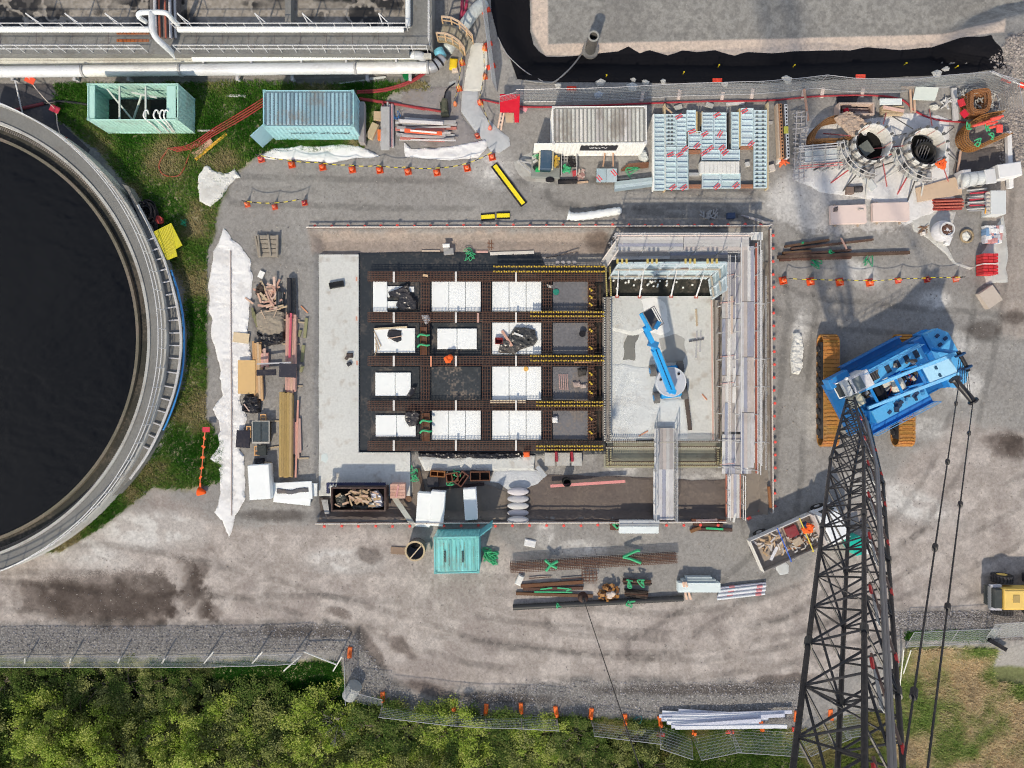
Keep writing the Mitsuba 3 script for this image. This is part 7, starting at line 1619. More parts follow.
for k, (x, c, w) in enumerate(((777.3, (0.5, 0.4, 0.3), 0.1), (780, (0.5, 0.25, 0.13), 0.22), (783.2, (0.1, 0.08, 0.07), 0.1), (785.7, (0.72, 0.72, 0.7), 0.2))):
	p, q = P(x, 103.5 + k * 0.2, 0.7), P(x + 2.6, 157.5, 0.7)
	part(t, 'beam', bar(p - [0, 0, 0.25], q - [0, 0, 0.25], w, 0.5), M(c, 0.15))
	if k in (1, 3):
		for j in range(16):
			r = p + (q - p) * (j + 0.5) / 16
			part(t, 'hole', rot(cbox(0.1, 0.13, 0.006), 0, r + [0.02, 0, 0.001]), M((0.02, 0.02, 0.02), 0))
part(t, 'yellow_label', rot(cbox(0.3, 0.5, 0.02), 0, P(786, 130, 0.72)), M((0.6, 0.55, 0.1), 0.1))
scrunch('barrier_net', 'heap of orange net at the foot of the pierced beam rack', 'net', 783.5, 163, 0.35, 16, M((0.85, 0.18, 0.07), 0), 55, 0.05, 0.08)
bag('sack', 'white sack beside the orange net heap', 'sack', [(776, 159), (780, 158), (780, 164), (776, 165)], 0.0, 0.3, M((0.65, 0.65, 0.62), 0.1), 62)
# pale slab with two round shafts
struct('concrete_slab', sheet(PP([(792, 178), (803, 130), (835, 122), (870, 118), (905, 114), (938, 115), (948, 120), (950, 150), (948, 180), (955, 200), (930, 215), (905, 226), (870, 200), (850, 196), (820, 192)]), ground_z, 0.3, 0.01, 1, 16, 0.12, 0.09), M((0.68, 0.69, 0.69), 0.3), 'pale blinding slab around the two round shafts')
struct('sheet_cover', sheet(PP([(905, 205), (920, 205), (955, 212), (950, 232), (945, 245), (955, 262), (975, 268), (985, 250), (990, 235), (1004, 215), (1008, 250), (1006, 282), (985, 285), (983, 262), (970, 270), (955, 264), (930, 240), (915, 232)]), ground_z, 0.15, 0.05, 1.6, 17, 0.15, 0.05), M((0.5, 0.51, 0.49), 0.35), 'dusty pale sheet on the ground around the red crates')
for k, (cx, cy, nm, a0) in enumerate(((864, 149, 'left', 0), (917, 153, 'right', 15))):
	h = 1.35
	c = P(cx, cy, 0)
	t = thing('shaft_form', f'{nm} round shaft of curved pale formwork with a dark opening', 'formwork')
	R = 1.22
	for j in range(14):
		s, e = j * 360 / 14 + a0, (j + 1) * 360 / 14 + a0 - 0.6
		pn = part(t, 'panel', ring(c, R, R + 0.08, 0.0, h, s, e, 4), M((0.68, 0.69, 0.66), 0.12))
		a = math.radians(s)
		u = np.array([math.cos(a), math.sin(a), 0])
		part(pn, 'stud', bar(c + u * (R + 0.14) + [0, 0, 0.05], c + u * (R + 0.14) + [0, 0, h + 0.05], 0.1, 0.12), M((0.3, 0.29, 0.28), 0.3))
		part(pn, 'clamp', rot(cbox(0.16, 0.16, 0.14), s, c + u * (R + 0.12) + [0, 0, h]), M((0.1, 0.1, 0.1), 0.2))
		if j % 2 == 0:
			part(pn, 'pink_batten', bar(c + u * (R - 0.03) + [0, 0, 0.4], c + u * (R - 0.03) + [0, 0, h], 0.06, 0.04), M((0.58, 0.38, 0.36), 0.2))
	for z in (0.55,):
		part(t, 'waler', ring(c, R + 0.22, R + 0.32, z, z + 0.12, 0, 360, 40), M((0.5, 0.49, 0.47), 0.3))
	part(t, 'dark_floor', disc(c, R - 0.02, 0.12, 40), M((0.008, 0.008, 0.009), 0.0))
	part(t, 'black_inset', ring(c, R - 0.16, R - 0.03, 0.12, h * 0.93, 150 + a0, 285 + a0, 30), M(BLACK, 0.1))  # added black arc: shade of the inner wall turned from the sun
	if k == 0:
		part(t, 'inner_box', rot(cbox(0.8, 0.9, 0.6), 35, c + [-0.2, -0.2, 0.13]), M((0.16, 0.17, 0.16), 0.2))
	else:
		part(t, 'inner_ring', ring(c + [0.1, -0.2, 0], 0.55, 0.7, 0.13, 0.9, 0, 360, 25), M((0.03, 0.03, 0.03), 0.2))
		part(t, 'inner_bars', cat(*[rod(c + [-0.7 + 0.2 * j, -0.6, 0.5], c + [-0.3 + 0.2 * j, 0.7, 0.7], 0.03, 4) for j in range(6)]), M((0.2, 0.2, 0.21), 0.3), stuff=True)
	pf = thing('shaft_platform', f'steel working platform with guard rails and props against the {nm} shaft', 'scaffold')
	rr_ = np.random.default_rng(70 + k)
	A0 = 225 + 5 * k
	for j in range(6):
		a = math.radians(A0 + (j - 2.5) * 17)
		u = np.array([math.cos(a), math.sin(a), 0])
		v = np.array([-u[1], u[0], 0])
		o = c + u * (R + 0.4)
		part(pf, 'deck_plate', bar(o + [0, 0, h - 0.3], o + u * 0.75 + [0, 0, h - 0.3], 0.62, 0.05), M([(0.45, 0.44, 0.4), (0.5, 0.5, 0.48), (0.3, 0.29, 0.27)][j % 3], 0.4))
		q = o + u * 0.8
		part(pf, 'rail_post', rod(q + [0, 0, h - 0.3], q + [0, 0, h + 0.8], 0.03, 6), TUBEM)
		part(pf, 'bracket', bar(o + [0, 0, 0.9], q + [0, 0, h - 0.35], 0.08, 0.08), M((0.12, 0.11, 0.1), 0.3))
		part(pf, 'prop', rod(o + u * 0.1 + [0, 0, h - 0.5], o + u * (1.6 + 0.7 * rr_.random()) + v * (rr_.random() - 0.5) + [0, 0, 0.08], 0.05, 8), M([(0.45, 0.08, 0.09), (0.1, 0.1, 0.1), (0.5, 0.5, 0.48)][j % 3], 0.2))
		part(pf, 'dark_block', rot(cbox(0.4, 0.22, 0.2), A0 + 30 * rr_.random(), o + u * 0.35 + [0, 0, h - 0.26]), M([(0.06, 0.06, 0.06), (0.35, 0.35, 0.34)][j % 2], 0.3))
	for z in (0.25, 0.8):
		ps = [c + np.array([math.cos(math.radians(A0 + (j - 2.5) * 17)), math.sin(math.radians(A0 + (j - 2.5) * 17)), 0]) * (R + 1.2) + [0, 0, h + z] for j in range(6)]
		part(pf, 'guard_rail', tube(ps, 0.03, 6), M((0.5, 0.48, 0.47), 0.2, 'paint'))
	for j, ag in enumerate((60, 110, 160, 330, 300, 20)):
		a = math.radians(ag + a0)
		u = np.array([math.cos(a), math.sin(a), 0])
		part(pf, 'thin_prop', rod(c + u * (R + 0.35) + [0, 0, 1.1], c + u * (R + 1.9) + [0, 0, 0.1], 0.035, 6), M([(0.45, 0.12, 0.12), (0.12, 0.12, 0.12)][j % 2], 0.2))
scrunch('barrier_net', 'bright orange net heap on the platform of the right shaft', 'net', 927, 171, 0.35, 16, M((0.85, 0.14, 0.04), 0), 56, 1.4, 0.1)
t = thing('scaffold_bay', 'low scaffold bay holding a pale panel left of the two shafts', 'scaffold')
part(t, 'pale_panel', box(P(805, 0, 0.9)[0], P(843, 0, 0.9)[0], P(0, 163, 0.9)[1], P(0, 149, 0.9)[1], 0.84, 0.9), M((0.48, 0.53, 0.56), 0.3))
for y, z, c in ((147, 1.1, GALV), (149.5, 0.95, GALV), (156, 0.93, GALV), (164, 1.0, (0.5, 0.16, 0.15)), (166.5, 1.0, (0.55, 0.2, 0.2)), (161, 0.95, GALV), (144.5, 1.3, GALV)):
	part(t, 'tube', rod(P(799, y + 2, z), P(845, y - 2, z), 0.04, 6), M(c, 0.2, 'paint'))
for x in (801, 813, 826, 839, 846, 851):
	for y in (146, 165):
		q = P(x, y, 1.2)
		part(t, 'standard', rod([q[0], q[1], 0.05], q, 0.04, 6), M((0.4, 0.4, 0.4), 0.3))
	part(t, 'cross_tube', rod(P(x, 144, 1.0), P(x - 1, 168, 1.0), 0.035, 6), M((0.42, 0.42, 0.42), 0.3))
t = thing('scaffold_bay', 'ragged lattice of scaffold tubes along the left edge of the pale slab', 'scaffold')
for k in range(14):
	y = 116 + 5 * k
	part(t, 'tube', rod(G(789 + 2 * rr_.random(), y, 0.3 + 0.5 * rr_.random()), G(799 + 6 * rr_.random(), y + 4 * rr_.random() - 2, 0.3 + 0.5 * rr_.random()), 0.04, 6), M((0.42, 0.41, 0.4), 0.4))
for x in (791, 796, 801):
	part(t, 'long_tube', rod(G(x + 3, 114, 0.5), G(x, 184, 0.5), 0.04, 6), M((0.48, 0.47, 0.46), 0.4))
timber('pole', 'tan pole leaning near the left rebar cage below the fence', 'pole', G(800, 93, 0.7), G(807, 122, 0.2), 0.13, 0.1, (0.5, 0.3, 0.22))
def round_cage(label, cx, cy, L, R, ang, tone, n=26, hoops=10, z=None, oval=1.35):
	t = thing('round_cage', label, 'rebar cage')
	c = G(cx, cy)
	bars, hp = [], []
	for k in range(n):
		a = 2 * np.pi * k / n
		y, zz = R * oval * math.cos(a), R + R * 0.55 * math.sin(a)
		bars.append(rot(rod((-L / 2, y, zz), (L / 2, y * 0.95, zz), 0.025, 4), ang, c))
	a = np.linspace(0, 6.283, 25)
	for k in range(hoops):
		x = -L / 2 + L * k / (hoops - 1)
		hp.append(rot(tube(np.c_[np.full(25, x), R * oval * 1.02 * np.cos(a), R + R * 0.57 * np.sin(a)], 0.022, 4), ang, c))
	part(t, 'bars', cat(*bars), M(tone, 0.15), stuff=True)
	part(t, 'hoops', cat(*hp), M([v * 0.8 for v in tone], 0.15), stuff=True)
def hair_cage(label, pts, tone, nlay=5, name='bent_cage', z1=1.0):
	"""u-shaped layered cage: hairpin bars stacked up, with cross links"""
	t = thing(name, label, 'rebar cage')
	ms, ln = [], []
	base = spline(PP(pts), 40)
	cen = base.mean(0)
	for z in np.linspace(0.1, z1, nlay):
		for s in (1.0, 0.88, 0.76):
			q = cen + (base - cen) * s
			ms.append(tube(np.c_[q[:, :2], np.full(40, z)], 0.032, 4))
	for k in range(40):
		o, i_ = base[k], cen + (base[k] - cen) * 0.74
		ln.append(rod([o[0], o[1], 0.1], [o[0], o[1], z1], 0.025, 4))
		ln.append(rod([o[0], o[1], z1], [i_[0], i_[1], z1], 0.025, 4))
	part(t, 'hairpins', cat(*ms), M(tone, 0.1), stuff=True)
	part(t, 'links', cat(*ln), M([v * 0.85 for v in tone], 0.1), stuff=True)
	return t
hair_cage('rust orange U shaped rebar cage at the right of the shafts', [(995, 116), (972, 121), (958, 132), (955, 143), (961, 151), (972, 152), (985, 146), (1003, 138)], (0.3, 0.15, 0.05))
hair_cage('brown rebar cage bent in a half round, left of the shafts under a tan sheet', [(842, 119), (822, 123), (810, 133), (805, 142), (806, 146), (822, 145), (838, 145), (852, 140)], (0.2, 0.1, 0.045))
hair_cage('square rust orange rebar cage inside the mesh corner', [(960, 98), (961, 117), (977, 117), (978, 97), (962, 97)], (0.28, 0.12, 0.05), 4, z1=1.2)
bag('tan_sheet', 'crumpled tan sheet thrown over the brown half round cage', 'sheet', [(834, 118), (846, 112), (853, 113), (866, 124), (864, 130), (855, 138), (848, 132), (838, 124)], 1.05, 0.35, M((0.42, 0.33, 0.25), 0.2), 63)
for k, (x, y) in enumerate(((1000, 118), (997, 122), (1001, 125), (990, 121), (1003, 116), (985, 123))):
	thing('red_sleeve', 'bright red sleeve over the bar ends of the right U shaped cage', 'sleeve', 'red sleeves on the bar ends', rod(P(x - 12, y + 3, 1.05 + 0.05 * k), P(x, y, 1.05 + 0.05 * k), 0.09, 8), M((0.75, 0.1, 0.07), 0.08, 'plastic'))
for k, (x, y) in enumerate(((977, 133), (980, 142), (960, 131), (966, 148))):
	scrunch('sling', ['green sling in the upper middle of the right cage', 'green sling in the lower middle of the right cage', 'green sling at the left rim of the right cage', 'green sling at the bottom rim of the right cage'][k], 'sling', x, y, 0.28, 9, M(GREEN, 0), 90 + k, 1.0, 0.05)
for k, (x, y) in enumerate(((999, 129), (961, 103), (964, 114))):
	thing('red_flag', ['red and white cap at the right end of the U shaped cage', 'dark red tag at the upper corner of the square cage', 'dark red tag at the lower corner of the square cage'][k], 'tag', None, rot(cbox(0.4, 0.5, 0.1), 20 * k, P(x, y, 1.3)), M(((0.75, 0.1, 0.08), (0.5, 0.03, 0.04), (0.55, 0.02, 0.04))[k], 0.05))
r_ = np.random.default_rng(78)
for k, (x0, x1, y0, y1, lab) in enumerate(((960, 976, 88, 97, 'heap of steel clips above the square cage'), (978, 1000, 95, 113, 'heap of grey steel clips right of the square cage'), (964, 976, 101, 113, 'grey clips heaped inside the square cage'))):
	t = thing('clip_heap', lab, 'steel clips')
	ms = []
	for j in range(60):
		c = P(x0 + (x1 - x0) * r_.random(), y0 + (y1 - y0) * r_.random(), 0.1 + 0.5 * r_.random())
		a = r_.random() * 6.28
		ms.append(bar(c, c + [0.22 * math.cos(a), 0.22 * math.sin(a), 0.1 * r_.random()], 0.07, 0.04))
	part(t, 'clips', cat(*ms), M((0.42, 0.42, 0.4), 0.4), stuff=True)
t = thing('open_crate', 'open timber crate holding dark red parts below the lagoon fence', 'crate')
a, b = P(839, 114.5, 0.8), P(874.5, 102.5, 0.8)
for m in (box(a[0], b[0], a[1], a[1] + 0.09, 0, 0.8), box(a[0], b[0], b[1] - 0.09, b[1], 0, 0.8), box(a[0], a[0] + 0.09, a[1] + 0.092, b[1] - 0.092, 0, 0.797), box(b[0] - 0.09, b[0], a[1] + 0.092, b[1] - 0.092, 0, 0.797)):
	part(t, 'side', m, M((0.5, 0.4, 0.34), 0.2))
part(t, 'floor', box(a[0] + 0.1, b[0] - 0.1, a[1] + 0.1, b[1] - 0.1, 0.05, 0.1), M((0.05, 0.04, 0.04), 0.2))
for k in range(4):
	part(t, 'content', bar((a[0] + 0.4, a[1] + 0.2 + 0.13 * k, 0.3 + 0.03 * k), (b[0] - 0.2, a[1] + 0.22 + 0.1 * k, 0.35), 0.09, 0.08), M([(0.25, 0.05, 0.05), (0.45, 0.38, 0.36), (0.14, 0.1, 0.1), (0.4, 0.3, 0.28)][k], 0.2))
part(t, 'red_content', rot(cbox(0.3, 0.3, 0.3, 0.06), 20, (a[0] + 0.65, a[1] + 0.4, 0.3)), M((0.5, 0.02, 0.04), 0.05))
thing('dark_mat', 'dark blue mat lying behind the open timber crate', 'mat', None, sheet(PP([(836, 97), (858, 96), (856, 103), (838, 110)]), ground_z, 0.2, 0.04, 1.5, 18, 0.05, 0.06), M((0.035, 0.037, 0.045), 0.2))
thing('board', 'white board lying between the open crate and the lagoon fence', 'board', None, box(P(880, 0, 0.6)[0], P(902, 0, 0.6)[0], P(0, 104.5, 0.6)[1], P(0, 98.5, 0.6)[1], 0.5, 0.6), M((0.66, 0.7, 0.7), 0.08))
t = thing('pallet', 'stack of tan pallets under the white board', 'pallet')
for k in range(4):
	part(t, 'slat', box(P(882, 0, 0.4)[0], P(904, 0, 0.4)[0], P(0, 107.5 + 2.3 * k, 0.4)[1], P(0, 105.9 + 2.3 * k, 0.4)[1], 0.05, 0.4 - 0.02 * k), M((0.52, 0.4, 0.28), 0.2))
timber('plank', 'pink board across the tan pallets', 'plank', P(883, 107, 0.5), P(904, 111, 0.5), 0.22, 0.06, (0.62, 0.42, 0.36))
for k, x in enumerate((907, 910.5)):
	timber('plank', f'{["left", "right"][k]} tan batten of the pair right of the pallets', 'plank', G(x, 92, 0.4), G(x + 2, 114, 0.3), 0.13, 0.08, (0.55, 0.38, 0.28))
timber('plank', 'upper tan batten lying level above the pair of battens', 'plank', G(899, 89.5, 0.3), G(915, 89.5, 0.3), 0.2, 0.08, (0.45, 0.35, 0.25))
thing('board', 'large white green board tilted by the lagoon fence', 'board', None, prism(PP([(916, 86.5), (939, 87.5), (935, 100.5), (913, 99.5)], 0.6), 0.54, 0.6), M((0.62, 0.68, 0.64), 0.12))
bag('sack', 'pale sack below the tilted white board', 'sack', [(929, 106), (934, 104), (939, 107), (936, 110), (930, 110)], 0, 0.3, M((0.58, 0.57, 0.54), 0.15), 64)
t = thing('scaffold_parts', 'pile of pale scaffold frames below the tilted white board', 'scaffold parts')
for k in range(10):
	part(t, 'frame_tube', rod(G(939 + 6 * r_.random(), 98 + 14 * r_.random(), 0.1 + 0.3 * r_.random()), G(943 + 6 * r_.random(), 98 + 14 * r_.random(), 0.1 + 0.3 * r_.random()), 0.045, 6), M((0.58, 0.58, 0.57), 0.25))
timber('pole', 'white sheeted pole standing right of the scaffold frames', 'pole', G(951, 90, 0.3), G(953, 122, 0.3), 0.35, 0.16, (0.5, 0.51, 0.52))
timber('white_beam', 'white beam running down the right edge of the dark pit', 'beam', G(1004, 134, 0.4), G(1006, 190, 0.4), 0.3, 0.3, (0.72, 0.72, 0.7))
struct('dark_pit', sheet(PP([(957, 152), (1002, 146), (1003, 166), (995, 168), (955, 178), (953, 170)]), ground_z, 0.25, 0.02, 1.5, 19, 0.1, 0.05), M((0.11, 0.105, 0.1), 0.4), 'dark damp floor between the U shaped cage and the silver tank')
timber('pole', 'tan pole standing at the left of the dark pit', 'pole', G(957, 153, 0.4), G(955, 173, 0.3), 0.13, 0.08, (0.5, 0.34, 0.26))
t = thing('silver_tank', 'silver horizontal tank with white ends at the right of the slab', 'tank')
part(t, 'barrel', rod(P(962, 180.5, 0.8), P(990, 176.5, 0.8), 0.48, 20), M((0.55, 0.57, 0.58), 0.2, 'paint'), True)
part(t, 'end_box', rot(cbox(0.6, 1.15, 1.0, 0.06), 8, P(959, 181.5, 0.0)), M((0.5, 0.52, 0.53), 0.25, 'paint'))
part(t, 'white_end', rot(cbox(1.6, 0.95, 1.25, 0.05), 8, P(998, 175, 0.0)), M((0.7, 0.72, 0.72), 0.1, 'paint'))
part(t, 'cover', rot(cbox(0.7, 1.0, 0.1, 0.03), 8, P(990, 176.5, 1.2)), M((0.62, 0.64, 0.64), 0.12, 'paint'))
for k in range(3):
	q = P(966 + 8 * k, 180.3 - 1.1 * k, 0.8)
	part(t, 'band', rod(q - [0.05, 0, 0], q + [0.05, 0.007, 0], 0.5, 20), M((0.4, 0.42, 0.43), 0.2, 'paint'))
thing('plywood_sheet', 'tan plywood sheet lying left of the silver tank', 'plywood', None, prism(PP([(916, 188), (955, 177), (962, 189), (962, 194), (918, 202)], 0.25), 0.16, 0.25), M((0.56, 0.42, 0.3), 0.12))
for k, (x0, x1, y0, y1, a) in enumerate(((831, 866.5, 205, 223.5, 1.5), (873, 909.5, 202.5, 221, 0.5))):
	p, q = P(x0, y1, 0.48), P(x1, y0, 0.48)
	t = thing('plywood_stack', f'{["left", "right"][k]} pale pink plywood stack on the road above the steel beams', 'plywood')
	for j in range(3):
		part(t, 'sheet', rot(cbox(q[0] - p[0] - 0.02 * (j % 2), q[1] - p[1] - 0.03 * (j % 2), 0.1), a + 0.3 * (j % 3), ((p[0] + q[0]) / 2, (p[1] + q[1]) / 2, 0.15 + 0.11 * j)), M((0.68, 0.56, 0.5), 0.08))
	for j in (-0.8, 0.8):
		part(t, 'bearer', rot(cbox(0.1, q[1] - p[1] + 0.25, 0.14), a, ((p[0] + q[0]) / 2 + j, (p[1] + q[1]) / 2, 0.0)), M((0.45, 0.35, 0.26), 0.2))
bag('tarp', 'dark crumpled rag on the left plywood stack', 'tarp', [(834, 208), (838, 207), (838, 212), (834, 212)], 0.48, 0.15, M((0.12, 0.1, 0.1), 0.1), 65)
bag('tarp', 'grey crumpled rag on the right of the left plywood stack', 'tarp', [(857, 208), (863, 209), (863, 211), (857, 211)], 0.48, 0.1, M((0.4, 0.36, 0.34), 0.1), 66)
t = thing('blower', 'dark motor and pale board lying above the plywood stacks', 'motor')
part(t, 'motor', rod(G(852, 190.5, 0.25), G(860, 190, 0.25), 0.22, 12), M((0.05, 0.052, 0.06), 0.2))
part(t, 'housing', rot(cbox(0.5, 0.5, 0.4, 0.04), 0, G(848, 191.5)), M((0.2, 0.15, 0.12), 0.3))
timber('board', 'pale board slanting from the left shaft towards the plywood', 'board', G(864, 178, 0.2), G(873, 190, 0.15), 0.5, 0.1, (0.55, 0.59, 0.58))
for k, (x0, x1, y0, y1, n, lab) in enumerate(((931, 961, 200, 211, 11, 'bundle of rust red props lying level below the tan plywood sheet'),)):
	t = thing('prop_bundle', lab, 'props')
	for j in range(n):
		part(t, 'prop', rod(G(x0 + 2 * r_.random(), y0 + (y1 - y0) * (j + 0.5) / n, 0.12 + 0.1 * (j % 3)), G(x1 - 2 * r_.random(), y0 + (y1 - y0) * (j + 0.5) / n - 1, 0.12 + 0.1 * (j % 3)), 0.07, 8), M([(0.4, 0.08, 0.06), (0.32, 0.06, 0.05), (0.45, 0.12, 0.09)][j % 3], 0.2))
t = thing('tube_rack', 'rack of grey and red tubes beside an orange ladder', 'tubes')
for j in range(14):
	part(t, 'tube', rod(G(963 + 4 * r_.random(), 192 + 1.5 * j, 0.15 + 0.3 * r_.random()), G(982 + 6 * r_.random(), 190 + 1.6 * j, 0.15 + 0.3 * r_.random()), 0.06, 6), M([(0.5, 0.5, 0.52), (0.3, 0.3, 0.32), (0.5, 0.06, 0.08), (0.1, 0.1, 0.11)][j % 4], 0.2))
t = thing('ladder', 'orange ladder lying beside the white box at the right', 'ladder')
for dx in (0, 4):
	part(t, 'stile', bar(G(981 + dx, 215, 0.45), G(985 + dx, 193, 0.45), 0.09, 0.07), M((0.75, 0.36, 0.04), 0.1))
for k in range(6):
	part(t, 'rung', rod(G(981.8 + 0.6 * k, 212 - 3.4 * k, 0.45), G(985.8 + 0.6 * k, 212 - 3.4 * k, 0.45), 0.03, 6), M((0.7, 0.35, 0.05), 0.1))
t = thing('white_box', 'white slatted box below the silver tank at the right', 'box')
p, q = P(991, 214, 1.0), P(1006, 190.5, 1.0)
part(t, 'lid', box(p[0], q[0], p[1], q[1], 0.0, 1.0), M((0.6, 0.64, 0.63), 0.12, 'paint'))
for k in range(6):
	y = p[1] + (q[1] - p[1]) * (k + 0.5) / 6
	part(t, 'slat', box(p[0] - 0.25, p[0] - 0.01, y - 0.06, y + 0.06, 0.85, 0.95), M((0.55, 0.52, 0.45), 0.2))
t = thing('bulk_bag', 'white bulk bag with brown contents standing above the cones', 'bag')
g = G(937, 233)
part(t, 'bag', (lambda s: (s[0] * [1.0, 1.0, 0.85] + g + [0, 0, 0.6], s[1]))(sphere((0, 0, 0), 0.72, 3)), M((0.6, 0.61, 0.63), 0.15), True)
part(t, 'rim', rot(ring((0, 0), 0.42, 0.5, 1.05, 1.25, 0, 360, 25), 0, g), M((0.62, 0.63, 0.64), 0.15))
part(t, 'contents', rot(sheet([( -0.4, -0.2), (0, -0.4), (0.4, -0.15), (0.35, 0.25), (0, 0.4), (-0.35, 0.2)], levelf(1.1), 0.08, 0.2, 3, 5), 0, g), M((0.1, 0.05, 0.035), 0.2))
thing('paper_sack', 'white sack standing at the lower right of the bulk bag', 'sack', None, rot(cbox(0.35, 0.65, 0.4, 0.08), -20, G(946, 241)), M((0.72, 0.72, 0.7), 0.05))
scrunch('cable', 'brown tangle of wire left of the bulk bag', 'wire', 922, 231, 0.4, 16, M((0.25, 0.16, 0.1), 0.1), 57, 0, 0.03)
bag('sack', 'small white bag beside the brown tangle of wire', 'sack', [(920, 232), (924, 231), (925, 235), (921, 236)], 0, 0.25, M((0.68, 0.66, 0.62), 0.1), 67)
t = thing('hoop', 'brown hoop lying on the dusty sheet right of the bulk bag', 'hoop', None, tube([G(965.5 + 6 * math.cos(a), 236.5 + 6 * math.sin(a), 0.15) for a in np.linspace(0, 6.283, 30)], 0.08, 6), M((0.3, 0.24, 0.16), 0.2), True)
bag('sack', 'white sack inside the brown hoop', 'sack', [(961, 234), (966, 231), (970, 236), (967, 241), (962, 240)], 0.1, 0.15, M((0.65, 0.65, 0.6), 0.15), 68)
t = thing('bottle_pallet', 'pallet of white and red tubs with blue tops at the right', 'pallet')
for k in range(30):
	part(t, 'tub', rot(cbox(0.22, 0.32, 0.35 + 0.2 * r_.random(), 0.03), 10 * r_.random(), G(982.5 + 2.8 * (k % 6), 229 + 3.2 * (k // 6), 0.05)), M([(0.65, 0.66, 0.68), (0.5, 0.52, 0.55), (0.2, 0.32, 0.5), (0.5, 0.25, 0.26), (0.7, 0.7, 0.72)][min(int(5 * r_.random() ** 0.5 * r_.random() * 1.6), 4)], 0.15))
t = thing('red_crate', 'stack of bright red slatted crates strapped together at the right', 'crate')
p, q = P(983.5, 274.5, 0.9), P(998.5, 253, 0.9)
for i in range(3):
	for k in range(7):
		part(t, 'slat', box(p[0] + (q[0] - p[0]) * i / 3 + 0.01, p[0] + (q[0] - p[0]) * (i + 1) / 3 - 0.02, p[1] + (q[1] - p[1]) * k / 7 + 0.01, p[1] + (q[1] - p[1]) * (k + 1) / 7 - 0.025, 0.1, 0.9 - 0.02 * ((i + k) % 2)), M((0.5 + 0.1 * ((i + k) % 2), 0.03, 0.035), 0.1, 'paint'))
part(t, 'strap', box(p[0] - 0.01, q[0] + 0.01, (p[1] + q[1]) / 2 - 0.04, (p[1] + q[1]) / 2 + 0.04, 0.09, 0.915), M((0.65, 0.6, 0.58), 0.05))
t = thing('plywood_stack', 'tilted square stack of grey tan plywood below the red crates', 'plywood')
for k in range(4):
	part(t, 'sheet', rot(cbox(1.15, 1.25, 0.1), 32 + 0.8 * k, P(990.5, 297, 0.4) * [1, 1, 0] + [0, 0, 0.02 + 0.11 * k]), M((0.5, 0.45, 0.38), 0.25))
for k, (a, b, w, c) in enumerate((((777, 257.5), (908, 253), 0.22, (0.09, 0.055, 0.04)), ((779, 260.5), (850, 258), 0.15, (0.11, 0.06, 0.04)), ((784, 255), (850, 250.5), 0.14, (0.07, 0.045, 0.035)), ((784, 247), (828, 240.5), 0.15, (0.11, 0.065, 0.045)), ((790, 249.5), (872, 240), 0.13, (0.1, 0.06, 0.04)), ((782, 253.5), (810, 252), 0.18, (0.12, 0.07, 0.045)))):
	t = thing('steel_beam', f'{["longest", "lower short", "inner", "upper left", "upper long slanted", "shortest left"][k]} rust brown steel beam of the group below the plywood stacks', 'steel beam')
	p, q = G(*a), G(*b)
	part(t, 'bottom_flange', bar(p + [0, 0, 0.03], q + [0, 0, 0.03], w, 0.03), M(c, 0.2))
	part(t, 'web', bar(p + [0, 0, 0.13], q + [0, 0, 0.13], 0.03, 0.17), M(c, 0.2))
	part(t, 'top_flange', bar(p + [0, 0, 0.23], q + [0, 0, 0.23], w, 0.03), M(c, 0.2))
for k, (x, y) in enumerate(((830, 253), (867, 262), (815, 264), (802, 244))):
	scrunch('sling', ['green sling knotted round the middle of the long steel beams', 'green sling lying below the long steel beams at their middle', 'green sling lying below the left part of the steel beams', 'green strap on the upper left steel beam'][k], 'sling', x, y, (0.22, 0.45, 0.4, 0.12)[k], 9, M((0.02, 0.35, 0.15), 0), 110 + k, 0.15 if k in (0, 3) else 0, 0.035)
timber('plank', 'pink stick leaning over the upper steel beams', 'plank', G(839, 239, 0.3), G(844, 250, 0.4), 0.12, 0.06, (0.55, 0.35, 0.28))
bag('cement_heap', 'knobbly heap of white plastic spacers on the ground left of the crane track', 'spacers', [(792, 333), (798, 331), (801, 340), (803, 352), (802, 368), (798, 374), (791, 373), (790, 358), (791, 345)], 0.0, 0.3, M((0.62, 0.62, 0.6), 0.3), 69, 0.08)
t = thing('tube_heap', 'small heap of grey scaffold fittings by the upper barrier', 'scaffold parts')
for j in range(16):
	c = G(703 + 14 * r_.random(), 214 + 6 * r_.random(), 0.1)
	a = r_.random() * 3
	part(t, 'fitting', bar(c, c + [0.4 * math.cos(a), 0.4 * math.sin(a), 0.1], 0.09, 0.07), M((0.36, 0.36, 0.37), 0.3))
t = thing('tube_heap', 'bundle of dark scaffold tubes at the upper right barrier corner', 'scaffold parts')
for j in range(9):
	part(t, 'tube', rod(G(740 + 2 * j, 216 + 0.5 * j, 0.3), G(756 + 2 * j, 222 + 0.5 * j, 0.3), 0.05, 6), M([(0.3, 0.29, 0.31), (0.4, 0.4, 0.41)][j % 2], 0.3))
thing('crate', 'small dark blue crate by the upper right barrier', 'crate', None, rot(cbox(0.55, 0.4, 0.35, 0.03), 3, G(730, 216.5)), M((0.06, 0.08, 0.15), 0.2))
